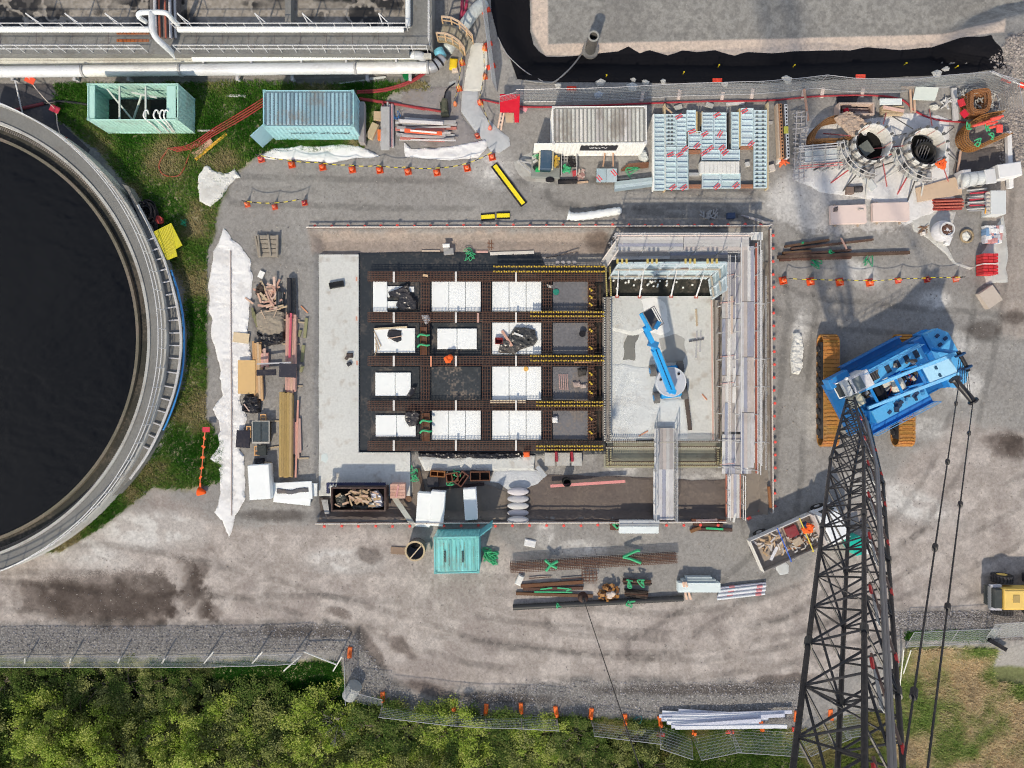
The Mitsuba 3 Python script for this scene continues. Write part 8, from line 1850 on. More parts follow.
# timber and materials on the left of the slab
r_ = np.random.default_rng(301)
def stack(name, label, cat_, p, q, n, layers, w, h, tones, seed, group=None, z=0.1, jit=0.25):
	"""planks lying side by side from p to q (sheet units); each plank is a part"""
	r = np.random.default_rng(seed)
	t = thing(name, label, cat_, group)
	a, b = G(*p), G(*q)
	d = (b - a) / np.linalg.norm(b - a)
	s = np.array([d[1], -d[0], 0])
	for l in range(layers):
		for k in range(n):
			o = s * ((k - (n - 1) / 2) * w * 1.06)
			e = d * (r.random() - 0.5) * jit * 2
			z0 = z + h * (l + 0.5) + 0.01 * r.random()
			c = np.array(tones[r.integers(len(tones))]) * (0.85 + 0.3 * r.random())
			part(t, 'plank', bar([*(a + o + e)[:2], z0], [*(b + o + e * 0.5 + d * (r.random() - 0.5) * jit)[:2], z0], w, h * 0.96), M(c, 0.15))
	return t
def bearers(lab, pts, c=(0.45, 0.36, 0.26)):
	for k, (a, b) in enumerate(pts):
		timber('bearer', f'{lab}, {["topmost", "second", "third", "fourth"][k]} one', 'timber', G(*a, 0.05), G(*b, 0.05), 0.1, 0.1, c)
thing('sign', 'white paper lying at the top of the timber pile', 'paper', None, rot(cbox(0.38, 0.5, 0.03), -25, G(262, 275, 0.15)), M(WHITE, 0.05))
t = thing('offcut_pile', 'heap of pink timber offcuts at the top of the materials row', 'offcuts')
for k in range(55):
	x, y = 262 + 17 * r_.random(), 287 + 25 * r_.random()
	a = r_.random() * 3.14 if k % 3 else 0.2
	ln = 0.25 + 0.6 * r_.random()
	c = G(x, y, 0.1 + 0.3 * r_.random())
	part(t, 'offcut', bar(c, c + [ln * math.cos(a), ln * math.sin(a), 0.12 * (r_.random() - 0.5)], 0.1 + 0.08 * r_.random(), 0.05), M([(0.55, 0.36, 0.28), (0.6, 0.45, 0.36), (0.5, 0.3, 0.24), (0.5, 0.4, 0.28)][k % 4], 0.15))
bag('plastic_bag', 'black bag with rust red rags at the upper left of the offcut heap', 'bag', [(257, 287), (262, 283), (266, 287), (266, 295), (260, 298), (255, 294)], 0.05, 0.4, M((0.06, 0.04, 0.035), 0.5), 121)
t = thing('sheet_stack', 'short stack of dark grey panels right of the pink offcuts', 'panels')
for k in range(4):
	part(t, 'panel', box(P(278.5 + 1.6 * k, 0)[0], P(279.9 + 1.6 * k, 0)[0], P(0, 309)[1], P(0, 292 + k * 0.4)[1], 0.0, 0.5 - 0.05 * k), M([(0.05, 0.055, 0.065), (0.09, 0.1, 0.11)][k % 2], 0.15))
t = thing('roll_stack', 'long black rolls of drainage board above the pink timber stack', 'rolls')
for k in range(3):
	part(t, 'roll', rod(G(290 + 2.2 * k, 279, 0.25), G(290.3 + 2.2 * k, 313.5, 0.25), 0.14, 10), M((0.022, 0.024, 0.028), 0.15, 'plastic'), True)
part(t, 'top_roll', rod(G(291, 280, 0.45), G(291.4, 312, 0.45), 0.13, 10), M((0.03, 0.032, 0.037), 0.15, 'plastic'), True)
struct('soil_heap', sheet(PP([(258, 315), (265, 310), (278, 310), (286, 314), (286, 328), (283, 337), (270, 339), (258, 335)]), ground_z, 0.12, 0.25, 2.2, 122, 0.15, 0.2), M((0.27, 0.235, 0.2), 0.6), 'brown soil heap strewn with splinters in the materials row')
bag('tarp', 'black plastic sheet bunched at the foot of the soil heap', 'tarp', [(258, 331), (264, 336), (274, 335), (286, 332), (286, 340), (280, 344), (268, 346), (260, 341)], 0.15, 0.45, M((0.018, 0.018, 0.02), 0.1, 'plastic'), 123)
for k in range(10):
	timber('splinter', 'pale timber splinter scattered over the soil heap', 'splinter', G(259 + 22 * r_.random(), 308 + 12 * r_.random(), 0.35), G(261 + 22 * r_.random(), 309 + 13 * r_.random(), 0.38), 0.06, 0.03, (0.55, 0.42, 0.3), 'splinters on the soil heap') if k < 3 else None
for k in range(4):
	timber('timber', f'{["uppermost", "second", "third", "lowest"][k]} mossy green timber left of the soil heap', 'timber', G(253 + 1.5 * k, 308 + 4 * k, 0.12), G(254.5 + 1.8 * k, 318 + 4.5 * k, 0.12), 0.16, 0.12, (0.2, 0.2, 0.11))
timber('plank', 'pink lath lying across the sheet edge beside the mossy timbers', 'plank', G(246, 298, 0.15), G(254, 304, 0.15), 0.12, 0.05, (0.6, 0.42, 0.32))
stack('timber_stack', 'long stack of pink planks with a dark red line beside the slab', 'timber', (292.2, 316), (292.2, 391), 4, 3, 0.17, 0.12, [(0.56, 0.3, 0.26), (0.6, 0.36, 0.3), (0.5, 0.33, 0.25)], 7)
timber('plank', 'dark pink batten lying on the long pink plank stack', 'plank', P(291, 313, 0.6), P(289.5, 358, 0.6), 0.14, 0.06, (0.5, 0.1, 0.14))
bearers('cross timber under the long pink plank stack', (((283, 320), (300, 320)), ((283, 344), (300, 344)), ((284, 386), (303, 386)), ((298, 322), (307, 323))))
stack('timber_stack', 'bundle of orange tan planks beside the white sheeting', 'timber', (258, 344), (260, 400), 4, 2, 0.15, 0.1, [(0.6, 0.38, 0.2), (0.55, 0.33, 0.16), (0.62, 0.44, 0.28)], 8)
stack('timber_stack', 'short bundle of pink planks below the black bunched sheet', 'timber', (266, 350), (266, 365), 3, 2, 0.16, 0.1, [(0.58, 0.32, 0.27), (0.52, 0.36, 0.3)], 9)
for k, (x, y0, y1) in enumerate(((307, 318, 338), (304, 345, 362), (301, 330, 337), (303, 366, 372))):
	timber('timber', f'mossy short timber right of the long pink stack, {["first", "second", "third", "fourth"][k]} of four', 'timber', G(x, y0, 0.07), G(x - 2, y1, 0.07), 0.2, 0.12, (0.26, 0.25, 0.15))
timber('plank', 'orange lath lying askew right of the black rolls', 'plank', G(301, 306, 0.05), G(308, 313, 0.05), 0.08, 0.04, (0.6, 0.28, 0.14))
t = thing('plywood_sheet', 'orange plywood sheet lying on the white sheeting', 'plywood', None, rot(cbox(1.22, 2.35, 0.06), 0, P(247, 377, 0.3)), M((0.62, 0.42, 0.2), 0.1))
timber('plywood_scrap', 'pale tan plywood scrap half hidden on the white sheeting', 'plywood', G(234, 337, 0.16), G(250, 339, 0.18), 0.7, 0.03, (0.62, 0.5, 0.34))
t = thing('steel_plate', 'wide black panel lying on the pink timber stack', 'panel', None, rot(cbox(1.2, 0.95, 0.06), -3, P(288, 370.5, 0.85)), M((0.04, 0.045, 0.058), 0.15))
thing('steel_plate', 'narrow black panel left of the wide black one', 'panel', None, rot(cbox(1.35, 0.42, 0.08), 2, P(266.5, 372.5, 0.6)), M((0.03, 0.033, 0.043), 0.15))
timber('tube', 'grey tube lying above the two black panels', 'tube', P(257, 364, 0.7), P(291, 362.5, 0.9), 0.1, 0.1, (0.42, 0.42, 0.44))
bag('tarp', 'black tub of plastic at the corner of the orange plywood', 'tarp', [(243.5, 398), (248, 395), (260, 396), (262, 404), (261, 412), (252, 413), (243.5, 411)], 0.1, 0.5, M((0.02, 0.022, 0.026), 0.1, 'plastic'), 124)
timber('plank', 'pink lath lying on the black tub of plastic', 'plank', P(244, 404, 0.6), P(249, 411, 0.6), 0.07, 0.04, (0.55, 0.4, 0.35))
t = thing('window_frame', 'dark glossy panel in a pale frame in the materials row', 'panel')
a, b = P(252, 443.5, 0.7), P(269.5, 421.5, 0.7)
part(t, 'frame', cat(box(a[0], b[0], a[1], a[1] + 0.12, 0.6, 0.72), box(b[0] - 0.05, b[0], a[1] + 0.121, b[1], 0.6, 0.72), box(a[0], a[0] + 0.05, a[1] + 0.121, b[1], 0.6, 0.72), box(a[0], b[0], b[1] + 0.001, b[1] + 0.05, 0.6, 0.72)), M((0.45, 0.42, 0.38), 0.2))
for k in range(2):
	part(t, 'pane', box(a[0] + 0.055 + k * 0.59, a[0] + 0.6 + k * 0.59, a[1] + 0.125, b[1] - 0.005, 0.64, 0.68), M((0.055, 0.07, 0.085), 0.1, 'plastic'))
part(t, 'base', box(a[0] + 0.1, b[0] - 0.1, a[1] + 0.1, b[1] - 0.1, 0.0, 0.599), M((0.08, 0.07, 0.06), 0.3))
thing('steel_plate', 'black square panel on the edge of the white sheeting', 'panel', None, rot(cbox(0.95, 1.2, 0.1), -3, P(243.5, 439, 0.35)), M((0.03, 0.032, 0.042), 0.1))
for k, (x0, x1, y0, y1) in enumerate(((260, 266, 414, 421), (246, 251, 426, 438), (254, 259.5, 446, 456))):
	a, b = P(x0, y1, 0.4), P(x1, y0, 0.4)
	thing('timber_box', f'small orange timber frame beside the glossy panel, {["upper", "left", "lower"][k]} one', 'timber', None, cat(box(a[0], b[0], a[1], a[1] + 0.08, 0.3, 0.4), box(a[0], b[0], b[1] - 0.08, b[1], 0.3, 0.4), box(a[0], a[0] + 0.08, a[1] + 0.081, b[1] - 0.081, 0.3, 0.398), box(b[0] - 0.08, b[0], a[1] + 0.081, b[1] - 0.081, 0.3, 0.398), box(a[0] + 0.081, b[0] - 0.081, (a[1] + b[1]) / 2 - 0.04, (a[1] + b[1]) / 2 + 0.04, 0.3, 0.396)), M((0.55, 0.32, 0.16), 0.15))
thing('steel_plate', 'dark narrow panel below the glossy framed one', 'panel', None, rot(cbox(0.6, 0.7, 0.3), 2, P(263, 450, 0.3)), M((0.045, 0.05, 0.05), 0.2))
bag('tarp', 'dark hole like heap of black plastic above the tall white block', 'tarp', [(254, 459), (265, 457), (266, 464), (255, 465)], 0.0, 0.25, TARP, 125)
bearers('cross timber of the yellow brown timber stack', (((264, 421), (284, 421)), ((268, 448), (284, 446)), ((279, 459), (309, 458)), ((264, 462), (272, 463))))
stack('timber_stack', 'tall stack of yellow brown planks beside the slab', 'timber', (288.5, 393), (288, 476), 5, 4, 0.165, 0.13, [(0.4, 0.29, 0.12), (0.44, 0.33, 0.16), (0.34, 0.24, 0.1)], 10, jit=0.12)
stack('timber_stack', 'narrow bundle of pink planks right of the yellow brown stack', 'timber', (297, 421), (298, 455), 4, 1, 0.14, 0.1, [(0.62, 0.33, 0.3), (0.58, 0.38, 0.33)], 11)
timber('plank', 'long pink lath running past the narrow pink bundle', 'plank', G(299, 400, 0.2), G(296.5, 477, 0.2), 0.12, 0.06, (0.6, 0.33, 0.27))
foam(248.5, 269.5, 465, 499.5, 'tall white foam block standing below the materials row', z0=0.0, z1=0.9, ang=3.5, name='foam_block', cat_='foam block')
for k, (x0, x1, y0, y1, a, z) in enumerate(((272, 317, 483, 496, 1, 0.18), (274, 311, 486, 504, 6, 0.3), (276, 312, 482, 500, -3, 0.42))):
	foam(x0, x1, y0, y1, f'white foam sheet in the loose pile of three, {["bottom", "middle", "top"][k]} one', z0=z - 0.12, z1=z, ang=-a, name='foam_sheet', cat_='foam sheet')
bag('debris', 'dark strip of mottled scraps on the pile of foam sheets', 'debris', [(277, 489), (309, 488), (309, 492), (278, 494)], 0.42, 0.1, M((0.12, 0.12, 0.13), 0.6), 126)
thing('steps', 'weathered timber step frame lying by the short row of cones', 'steps', None, cat(*[bar(G(258 + 1.2 * s, 236, 0.3), G(260 + 1.2 * s + 1, 258, 0.5), 0.1, 0.2) for s in (1.5,)], *[bar(G(260, 238 + 4.4 * k, 0.3), G(279, 238.5 + 4.4 * k, 0.3), 0.25, 0.06) for k in range(5)], bar(G(279, 236, 0.3), G(278.5, 258, 0.3), 0.12, 0.2), bar(G(257, 237, 0.3), G(261, 258, 0.3), 0.12, 0.2), bar(G(270, 236, 0.4), G(272.5, 257, 0.4), 0.12, 0.1)), M((0.3, 0.27, 0.22), 0.4))
thing('battery_case', 'black case lying on the upper part of the pale slab', 'case', None, rot(cbox(1.02, 0.42, 0.26, 0.05), 10, P(337, 285, -0.28)), M((0.015, 0.015, 0.017), 0.1, 'plastic'))
for k, (x, y, s) in enumerate(((350, 355.5, 0.42), (349.5, 364, 0.3), (347, 358, 0.26))):
	thing('tool_bag', ['brown dark tool bag on the pale slab, largest of the three', 'small dark bag lowest on the pale slab', 'small dark bag left of the largest on the slab'][k], 'bag', None, rot(cbox(s, s * 0.8, 0.22, 0.06), 30 * k, P(x, y, -0.28)), M([(0.06, 0.045, 0.04), (0.05, 0.05, 0.055), (0.1, 0.08, 0.075)][k], 0.2))
thing('puddle', 'small bluish white puddle of grout on the slab near its foot', 'puddle', None, sheet(PP([(321, 455), (326, 453), (328, 458), (326, 463), (321, 461)], -0.28), levelf(-0.28), 0.08, 0.005, 2, 127, 0.03, 0.02), M((0.55, 0.62, 0.63), 0.1))
for k, (x, y) in enumerate(((356.5, 279), (356.5, 318.5), (357, 363))):
	thing('paint_mark', f'faint orange survey mark on the right edge of the pale slab, {["upper", "middle", "lower"][k]}', 'paint mark', None, box(P(x - 0.8, 0, -0.27)[0], P(x + 0.8, 0, -0.27)[0], P(0, y + 2.2, -0.27)[1], P(0, y - 2.2, -0.27)[1], -0.279, -0.275), M((0.6, 0.3, 0.22), 0.2))
t = thing('skip', 'rusty dark skip full of timber and bagged rubbish at the foot of the slab', 'skip')
a, b = P(331, 511.5, 1.1), P(385.5, 487.5, 1.1)
RU = M((0.07, 0.045, 0.035), 0.4, 'paint')
part(t, 'side', box(a[0], b[0], a[1], a[1] + 0.09, -0.2, 1.1), RU)
part(t, 'side', box(a[0], b[0], b[1] - 0.09, b[1], -0.2, 1.1), RU)
for x in (a[0], b[0] - 0.09):
	part(t, 'end', box(x, x + 0.09, a[1] + 0.091, b[1] - 0.091, -0.2, 1.097), RU)
part(t, 'floor', box(a[0] + 0.1, b[0] - 0.1, a[1] + 0.1, b[1] - 0.1, -0.2, 0.25), M((0.05, 0.045, 0.04), 0.5))
part(t, 'lifting_frame', cat(bar((a[0] - 0.4, b[1] + 0.16, 0.5), (b[0] - 0.1, b[1] + 0.16, 0.5), 0.2, 0.2), bar((a[0] - 0.35, b[1] - 0.5, 0.5), (a[0] - 0.35, b[1] + 0.25, 0.5), 0.2, 0.2)), M((0.025, 0.03, 0.08), 0.2, 'paint'), label='dark blue frame along the skip')
t2 = thing('timber_rubbish', 'heap of tan timber scraps inside the skip', 'rubbish')
for k in range(60):
	c = np.array([(a[0] + b[0]) / 2 + 0.1 + 0.75 * r_.normal(), (a[1] + b[1]) / 2 + 0.3 * r_.normal() + 0.1, 0.6 + 0.6 * r_.random()])
	c[0], c[1] = np.clip(c[0], a[0] + 0.4, b[0] - 0.6), np.clip(c[1], a[1] + 0.3, b[1] - 0.3)
	an = r_.random() * 3.14
	part(t2, 'scrap', bar(c - [0.25 * math.cos(an), 0.15 * math.sin(an), 0], c + [0.25 * math.cos(an), 0.15 * math.sin(an), 0.1 * (r_.random() - 0.5)], 0.08 + 0.1 * r_.random(), 0.04), M([(0.45, 0.32, 0.2), (0.38, 0.27, 0.17), (0.55, 0.42, 0.3), (0.5, 0.34, 0.24)][k % 4], 0.2))
bag('rubbish_bag', 'black rubbish sack at the left end inside the skip', 'bag', [(335, 494), (342, 491), (348, 495), (347, 506), (338, 507)], 0.55, 0.4, M((0.03, 0.035, 0.03), 0.3, 'plastic'), 128)
bag('rubbish_bag', 'pale grey rubbish sack at the right end inside the skip', 'bag', [(371, 492), (377, 490), (383, 497), (384, 506), (377, 505), (372, 499)], 0.65, 0.4, M((0.55, 0.56, 0.6), 0.15, 'plastic'), 129)
bag('rubbish_bag', 'white scrap of sheet inside the skip between the sacks', 'bag', [(369, 502), (379, 501), (382, 507), (373, 508)], 0.6, 0.25, M((0.66, 0.67, 0.68), 0.1, 'plastic'), 130)
bag('rubbish_bag', 'dark green sack along the lower side inside the skip', 'bag', [(352, 504), (372, 504), (374, 509), (354, 510)], 0.5, 0.25, M((0.05, 0.06, 0.05), 0.3, 'plastic'), 131)
for k in range(5):
	timber('tube', 'grey tube of the small leaning bundle left of the skip', 'tube', G(323 + 1.3 * k, 499, 0.3), G(326 + 1.2 * k - 0.3 * k, 514, 0.1), 0.07, 0.07, (0.42, 0.42, 0.42), 'grey tubes left of the skip')
for k in range(3):
	timber('lath', 'pale lath leaning from the slab foot to the skip', 'lath', P(333 + 3 * k, 478, 0.1), P(329 + 3 * k, 488, 0.9), 0.08, 0.04, (0.6, 0.58, 0.53), 'pale laths above the skip')
t = thing('timber_crate', 'pink timber crate on the lower corner of the slab', 'crate')
a, b = P(390.5, 498.5, 0.5), P(404.5, 484, 0.5)
part(t, 'box', box(a[0], b[0], a[1], b[1], -0.27, 0.42), M((0.55, 0.33, 0.25), 0.15))
for k in range(5):
	part(t, 'lid_board', box(a[0] - 0.03, b[0] + 0.03, a[1] + 0.2 * k + 0.01, a[1] + 0.2 * k + 0.19, 0.421, 0.47), M([(0.6, 0.38, 0.3), (0.55, 0.33, 0.25)][k % 2], 0.15))
part(t, 'pink_stick', bar((a[0] + 0.4, a[1] + 0.1, 0.5), (a[0] + 0.55, b[1] - 0.1, 0.5), 0.1, 0.05), M((0.62, 0.32, 0.32), 0.1))
timber('ramp_board', 'long pale board sloping from the slab corner to the barrier', 'board', P(394, 497, -0.1), G(415, 526, 0.3), 0.36, 0.06, (0.45, 0.46, 0.43))
thing('round_disc', 'rust brown disc lying beside the slab corner', 'disc', None, cyl(G(409, 498.5), 0.22, EZ, EZ + 0.25, 16), M((0.2, 0.12, 0.08), 0.3))
for k, (x, y) in enumerate(((415, 469), (415, 478))):
	scrunch('sling', f'green sling hanging over the slab edge, {["upper", "lower"][k]} of two', 'sling', x, y, 0.3, 12, M(GREEN, 0), 140 + k, 0.1, 0.04)
foam(416.5, 430.5, 493, 527, 'left one of the pair of white foam blocks above the turquoise container', z0=EZ, z1=0.35, ang=-4, name='foam_block', cat_='foam block')
foam(430, 444, 491.5, 526, 'right one of the pair of white foam blocks above the turquoise container', z0=EZ, z1=0.4, ang=-4, name='foam_block', cat_='foam block')
foam(464, 476.5, 489, 520, 'single white foam block standing above the turquoise container', z0=EZ, z1=0.6, ang=4, name='foam_block', cat_='foam block')
for k, (x0, x1, y0, y1, an, lab) in enumerate(((430, 445, 471, 477, -4, 'rust orange shutter frame, left of the row below the lip'), (446, 458, 473, 482, 8, 'rust brown shutter frame tied with a green sling'), (457, 466, 472, 486, -35, 'rust brown shutter frame standing askew in the row'), (470, 490, 471.5, 481, 1, 'double dark shutter frame at the right of the row below the lip'))):
	a, b = P(x0, y1, 0.1), P(x1, y0, 0.1)
	w, h_ = b[0] - a[0], b[1] - a[1]
	c = (a + b) / 2
	t = thing('steel_shutter', lab, 'shutter')
	col = [(0.26, 0.11, 0.04), (0.18, 0.085, 0.05), (0.13, 0.06, 0.04), (0.12, 0.06, 0.035)][k]
	for m in (box(-w / 2, w / 2, -h_ / 2, -h_ / 2 + 0.07, 0, 0.5), box(-w / 2, w / 2, h_ / 2 - 0.07, h_ / 2, 0, 0.5), box(-w / 2, -w / 2 + 0.07, -h_ / 2 + 0.071, h_ / 2 - 0.071, 0, 0.497), box(w / 2 - 0.07, w / 2, -h_ / 2 + 0.071, h_ / 2 - 0.071, 0, 0.497), box(-0.03, 0.03, -h_ / 2 + 0.071, h_ / 2 - 0.071, 0, 0.494)):
		part(t, 'side', rot(m, an, (c[0], c[1], -0.35)), M(col, 0.25))
	part(t, 'bottom', rot(cbox(w - 0.15, h_ - 0.15, 0.06), an, (c[0], c[1], -0.35)), M((0.05, 0.04, 0.035) if k > 1 else col, 0.3))
thing('battery_case', 'dark grey box beside the rusty shutters', 'box', None, rot(cbox(0.8, 0.75, 0.4, 0.04), 3, G(433.5, 481)), M((0.05, 0.052, 0.06), 0.2))
for k, (x, y) in enumerate(((451, 480), (457, 473))):
	scrunch('sling', f'green sling on the rusty shutters, {["lower", "upper"][k]} one', 'sling', x, y, 0.33, 9, M(GREEN, 0), 144 + k, 0.35, 0.06)
timber('steel_rail', 'dark steel rail lying below the row of shutters', 'rail', G(431, 489, 0.08), G(484, 484, 0.08), 0.18, 0.14, (0.06, 0.045, 0.04))
timber('steel_rail', 'dark rail beside the slab edge left of the shutters', 'rail', G(418.5, 468, 0.08), G(424, 492, 0.08), 0.2, 0.16, (0.09, 0.065, 0.05))
thing('ground_sheet', 'pale grey blue sheet spread at the head of the sandbag steps', 'sheet', None, sheet(PP([(494, 471), (534, 470), (541, 474), (545, 478), (538, 485), (525, 490), (508, 491), (498, 484), (489, 483)]), ground_z, 0.12, 0.06, 2, 146, 0.08, 0.1), M((0.5, 0.53, 0.56), 0.15), True)
for k in range(5):
	y = 490.5 + 7.2 * k
	thing('step_bag', f'long pale bag forming the {["top", "second", "third", "fourth", "bottom"][k]} step down from the grey sheet', 'bag', None, (lambda s: (s[0] * [1, 0.36, 0.3] + G(518, y, 0.5 - 0.07 * k), s[1]))(sphere((0, 0, 0), 0.76, 3)), M([(0.55, 0.54, 0.55), (0.45, 0.44, 0.47), (0.55, 0.55, 0.56)][k % 3], 0.25), True)
timber('board', 'grey board leaning at the right of the grey blue sheet', 'board', G(537, 466, 0.4), G(545, 476, 0.4), 0.3, 0.08, (0.4, 0.42, 0.44))
for k, (x0, x1) in enumerate(((545, 555), (557, 570), (572, 582))):
	thing('shutter_board', f'pale grey concrete block against the lowest cage, {["left", "middle", "right"][k]} of three', 'block', None, box(P(x0, 0)[0], P(x1, 0)[0], P(0, 466)[1], P(0, 453)[1], EZ - 0.05, -0.15), M((0.47, 0.46, 0.44), 0.35))
for k, x in enumerate((556, 571.5)):
	thing('red_clamp', f'dark red clamp between the grey blocks, {["left", "right"][k]} one', 'clamp', None, rot(cbox(0.16, 0.7, 0.35), 5, G(x, 456, 0.2)), M((0.3, 0.03, 0.05), 0.1))
thing('helmet', 'bright orange tub at the lower edge of the rebar grid', 'tub', None, cat(rot(cbox(0.42, 0.38, 0.3, 0.06), 4, P(526.5, 454, -0.3))), M((0.85, 0.14, 0.04), 0.03, 'plastic'))
timber('pole', 'long salmon pink pole lying over the dark pit below the grid', 'pole', G(550, 485, 0.5), G(624, 480.3, 0.5), 0.2, 0.12, (0.66, 0.27, 0.26))
t = thing('standpipe', 'black standpipe rising from the dark pit under the pink pole', 'pipe')
c = G(566, 481)
part(t, 'shaft', ring(c, 0.24, 0.3, EZ - 0.3, 0.35, 0, 360, 25), M((0.02, 0.02, 0.022), 0.2))
part(t, 'bottom', disc(c, 0.24, EZ, 20), M((0.006, 0.006, 0.006), 0))
t = thing('round_drum', 'round timber rimmed drum with a bar across its open top', 'drum')
c = P(415, 551, 1.2)
c[2] = 0
part(t, 'wall', ring(c, 0.6, 0.66, 0, 1.2, 0, 360, 40), M((0.13, 0.12, 0.115), 0.3))
part(t, 'rim', ring(c, 0.58, 0.7, 1.201, 1.26, 0, 360, 40), M((0.52, 0.4, 0.26), 0.15))
part(t, 'bottom', disc(c, 0.6, 0.5, 30), M((0.16, 0.16, 0.165), 0.5))
part(t, 'dark_content', prism(np.c_[c[0] + np.array([-0.35, -0.1, 0.2, 0.3, 0.1, -0.2]), c[1] + np.array([0.15, 0.0, 0.1, 0.35, 0.45, 0.4])], 0.503, 0.6), M((0.02, 0.02, 0.02), 0.1))
part(t, 'cross_bar', bar(c + [-0.35, -0.52, 1.29], c + [0.45, 0.4, 1.29], 0.07, 0.05), M((0.55, 0.45, 0.3), 0.1))
thing('concrete_block', 'grey block beside the round drum', 'block', None, rot(cbox(0.52, 0.5, 0.35, 0.03), 12, G(427.5, 546)), M((0.38, 0.36, 0.33), 0.3))
timber('plank', 'brown board lying left of the round drum', 'plank', G(391, 550, 0.04), G(408, 551, 0.06), 0.5, 0.06, (0.28, 0.2, 0.15))
scrunch('sling', 'large heap of bright green slings right of the turquoise container', 'sling', 490, 556, 0.6, 42, M(GREEN, 0), 150, 0, 0.055)
t = thing('foam_stack', 'white and grey foam boards stacked on rusty steel by the barrier', 'foam stack')
for k, (y0, y1, z, c) in enumerate(((520.5, 524, 0.5, (0.45, 0.47, 0.48)), (524, 527, 0.55, (0.35, 0.37, 0.38)), (526.5, 533.5, 0.6, (0.72, 0.76, 0.75)))):
	a, b = P(619.5, y1, z), P(659.5 - k * 0.4, y0, z)
	part(t, 'board', box(a[0], b[0], a[1] + 0.005, b[1] - 0.005, 0.1, z), M(c, 0.12))
t = thing('steel_beam', 'rusty steel piece under the left end of the white foam boards', 'steel beam', None, cat(bar(G(609.5, 523, 0.15), G(622, 523, 0.15), 0.3, 0.2), bar(G(610, 527, 0.15), G(621, 528, 0.15), 0.3, 0.16)), M((0.12, 0.06, 0.04), 0.3))
scrunch('sling', 'green sling on the rusty piece left of the white foam boards', 'sling', 616, 527, 0.3, 9, M(GREEN, 0), 151, 0.25, 0.045)
for k, (a, b) in enumerate((((691, 520), (725, 521)), ((693, 523.5), (722, 525)), ((692, 528.5), (731.5, 529.5)), ((690, 531), (700, 527)))):
	timber('steel_beam', ['top rusty beam of the pile by the right gangway', 'middle rusty beam of the pile by the right gangway', 'lowest and longest rusty beam of the pile by the right gangway', 'short rusty beam set crosswise in the pile by the right gangway'][k], 'steel beam', G(*a, 0.12), G(*b, 0.12), 0.22, 0.2, [(0.14, 0.065, 0.04), (0.09, 0.05, 0.035), (0.08, 0.05, 0.04), (0.2, 0.1, 0.05)][k])
timber('plank', 'pink plank lying on the rusty beams by the right gangway', 'plank', G(695, 519.5, 0.3), G(716, 519, 0.3), 0.14, 0.06, (0.6, 0.42, 0.36))
timber('sling', 'green band lying on the lowest rusty beam by the right gangway', 'sling', G(705, 527.5, 0.26), G(722, 528.5, 0.26), 0.14, 0.05, (0.05, 0.42, 0.18))
thing('paper_sack', 'white sack on the ground at the foot of the right gangway', 'sack', None, rot(cbox(0.16, 0.7, 0.14, 0.04), -12, G(734, 517, 0.05)), M((0.66, 0.65, 0.63), 0.1))
t0 = cage(P(510.5, 566.5, 0.1), P(676, 556.5, 0.1), 0.62, 0.5, 'very long rust brown rebar cage lying below the lower barrier', pitch=0.16, nb=7)
for k, (x, y) in enumerate(((549, 565), (632, 556))):
	t = thing('sling', f'flat green sling wrapped over the very long rebar cage, {["left", "right"][k]} one', 'sling')
	for q in ((((x - 3, y + 6), (x + 2, y), (x + 9, y - 4)), ((x - 4, y - 5), (x + 2, y), (x + 8, y + 3))) if k == 0 else (((x - 9, y + 1), (x + 4, y - 5), (x + 8, y - 5)), ((x - 9, y + 1), (x - 1, y + 3), (x + 9, y + 7)))):
		part(t, 'band', tube(spline([P(*a, 0.72) for a in q], 12), 0.1, 5), M(GREEN, 0), True)
thing('paper_sack', 'crumpled white sack above the left end of the very long cage', 'sack', None, rot(cbox(0.8, 0.5, 0.14, 0.05), -12, G(530, 543)), M((0.72, 0.72, 0.7), 0.05))
thing('paper_sack', 'white sack standing between the long cage and the steel beams', 'sack', None, rot(cbox(0.42, 0.72, 0.25, 0.06), -25, G(519.5, 579.5)), M((0.72, 0.71, 0.69), 0.05))
t = thing('small_cage', 'small square rebar cage lying below the very long cage', 'rebar cage')
a, b = P(582.5, 583, 0.5), P(597, 571.5, 0.5)
ms = []
for z in (0.05, 0.5):
	for f in np.linspace(0, 1, 5):
		ms.append(rod([a[0] + (b[0] - a[0]) * f, a[1], z], [a[0] + (b[0] - a[0]) * f, b[1], z], 0.018, 4))
		ms.append(rod([a[0], a[1] + (b[1] - a[1]) * f, z], [b[0], a[1] + (b[1] - a[1]) * f, z], 0.018, 4))
part(t, 'bars', cat(*ms), M((0.14, 0.075, 0.05), 0.2), stuff=True)
for k, (a, b, w) in enumerate((((521, 585.5), (583, 581.5), 0.24), ((523, 588.5), (583, 587.5), 0.2), ((516, 593), (592.5, 595.5), 0.2), ((529, 578), (551, 576.5), 0.05), ((561, 578.5), (582, 577), 0.05))):
	timber('steel_beam', ['upper rusty beam marked in green above the long dark pipe', 'middle rusty beam marked in green above the long dark pipe', 'lowest rusty beam just above the long dark pipe', 'thin bar lying below the left part of the long cage', 'thin bar left of the small square cage'][k], 'steel beam', G(*a, 0.1), G(*b, 0.1), w, 0.18 if k < 3 else 0.05, [(0.14, 0.07, 0.045), (0.1, 0.06, 0.045), (0.15, 0.08, 0.05), (0.15, 0.09, 0.07), (0.15, 0.09, 0.07)][k])
for k, (a, b) in enumerate((((534, 591), (572, 591.5)), ((540, 588.5), (552, 587)), ((557, 587), (569, 588)), ((566, 590), (571, 588)))):
	t = timber('paint_line', 'green paint or tape mark on the rusty beams', 'mark', G(*a, 0.22), G(*b, 0.22), 0.09, 0.03, GREEN, 'green marks on the rusty beams')
t = thing('long_pipe', 'very long black pipe lying at the bottom of the steel stacks', 'pipe')
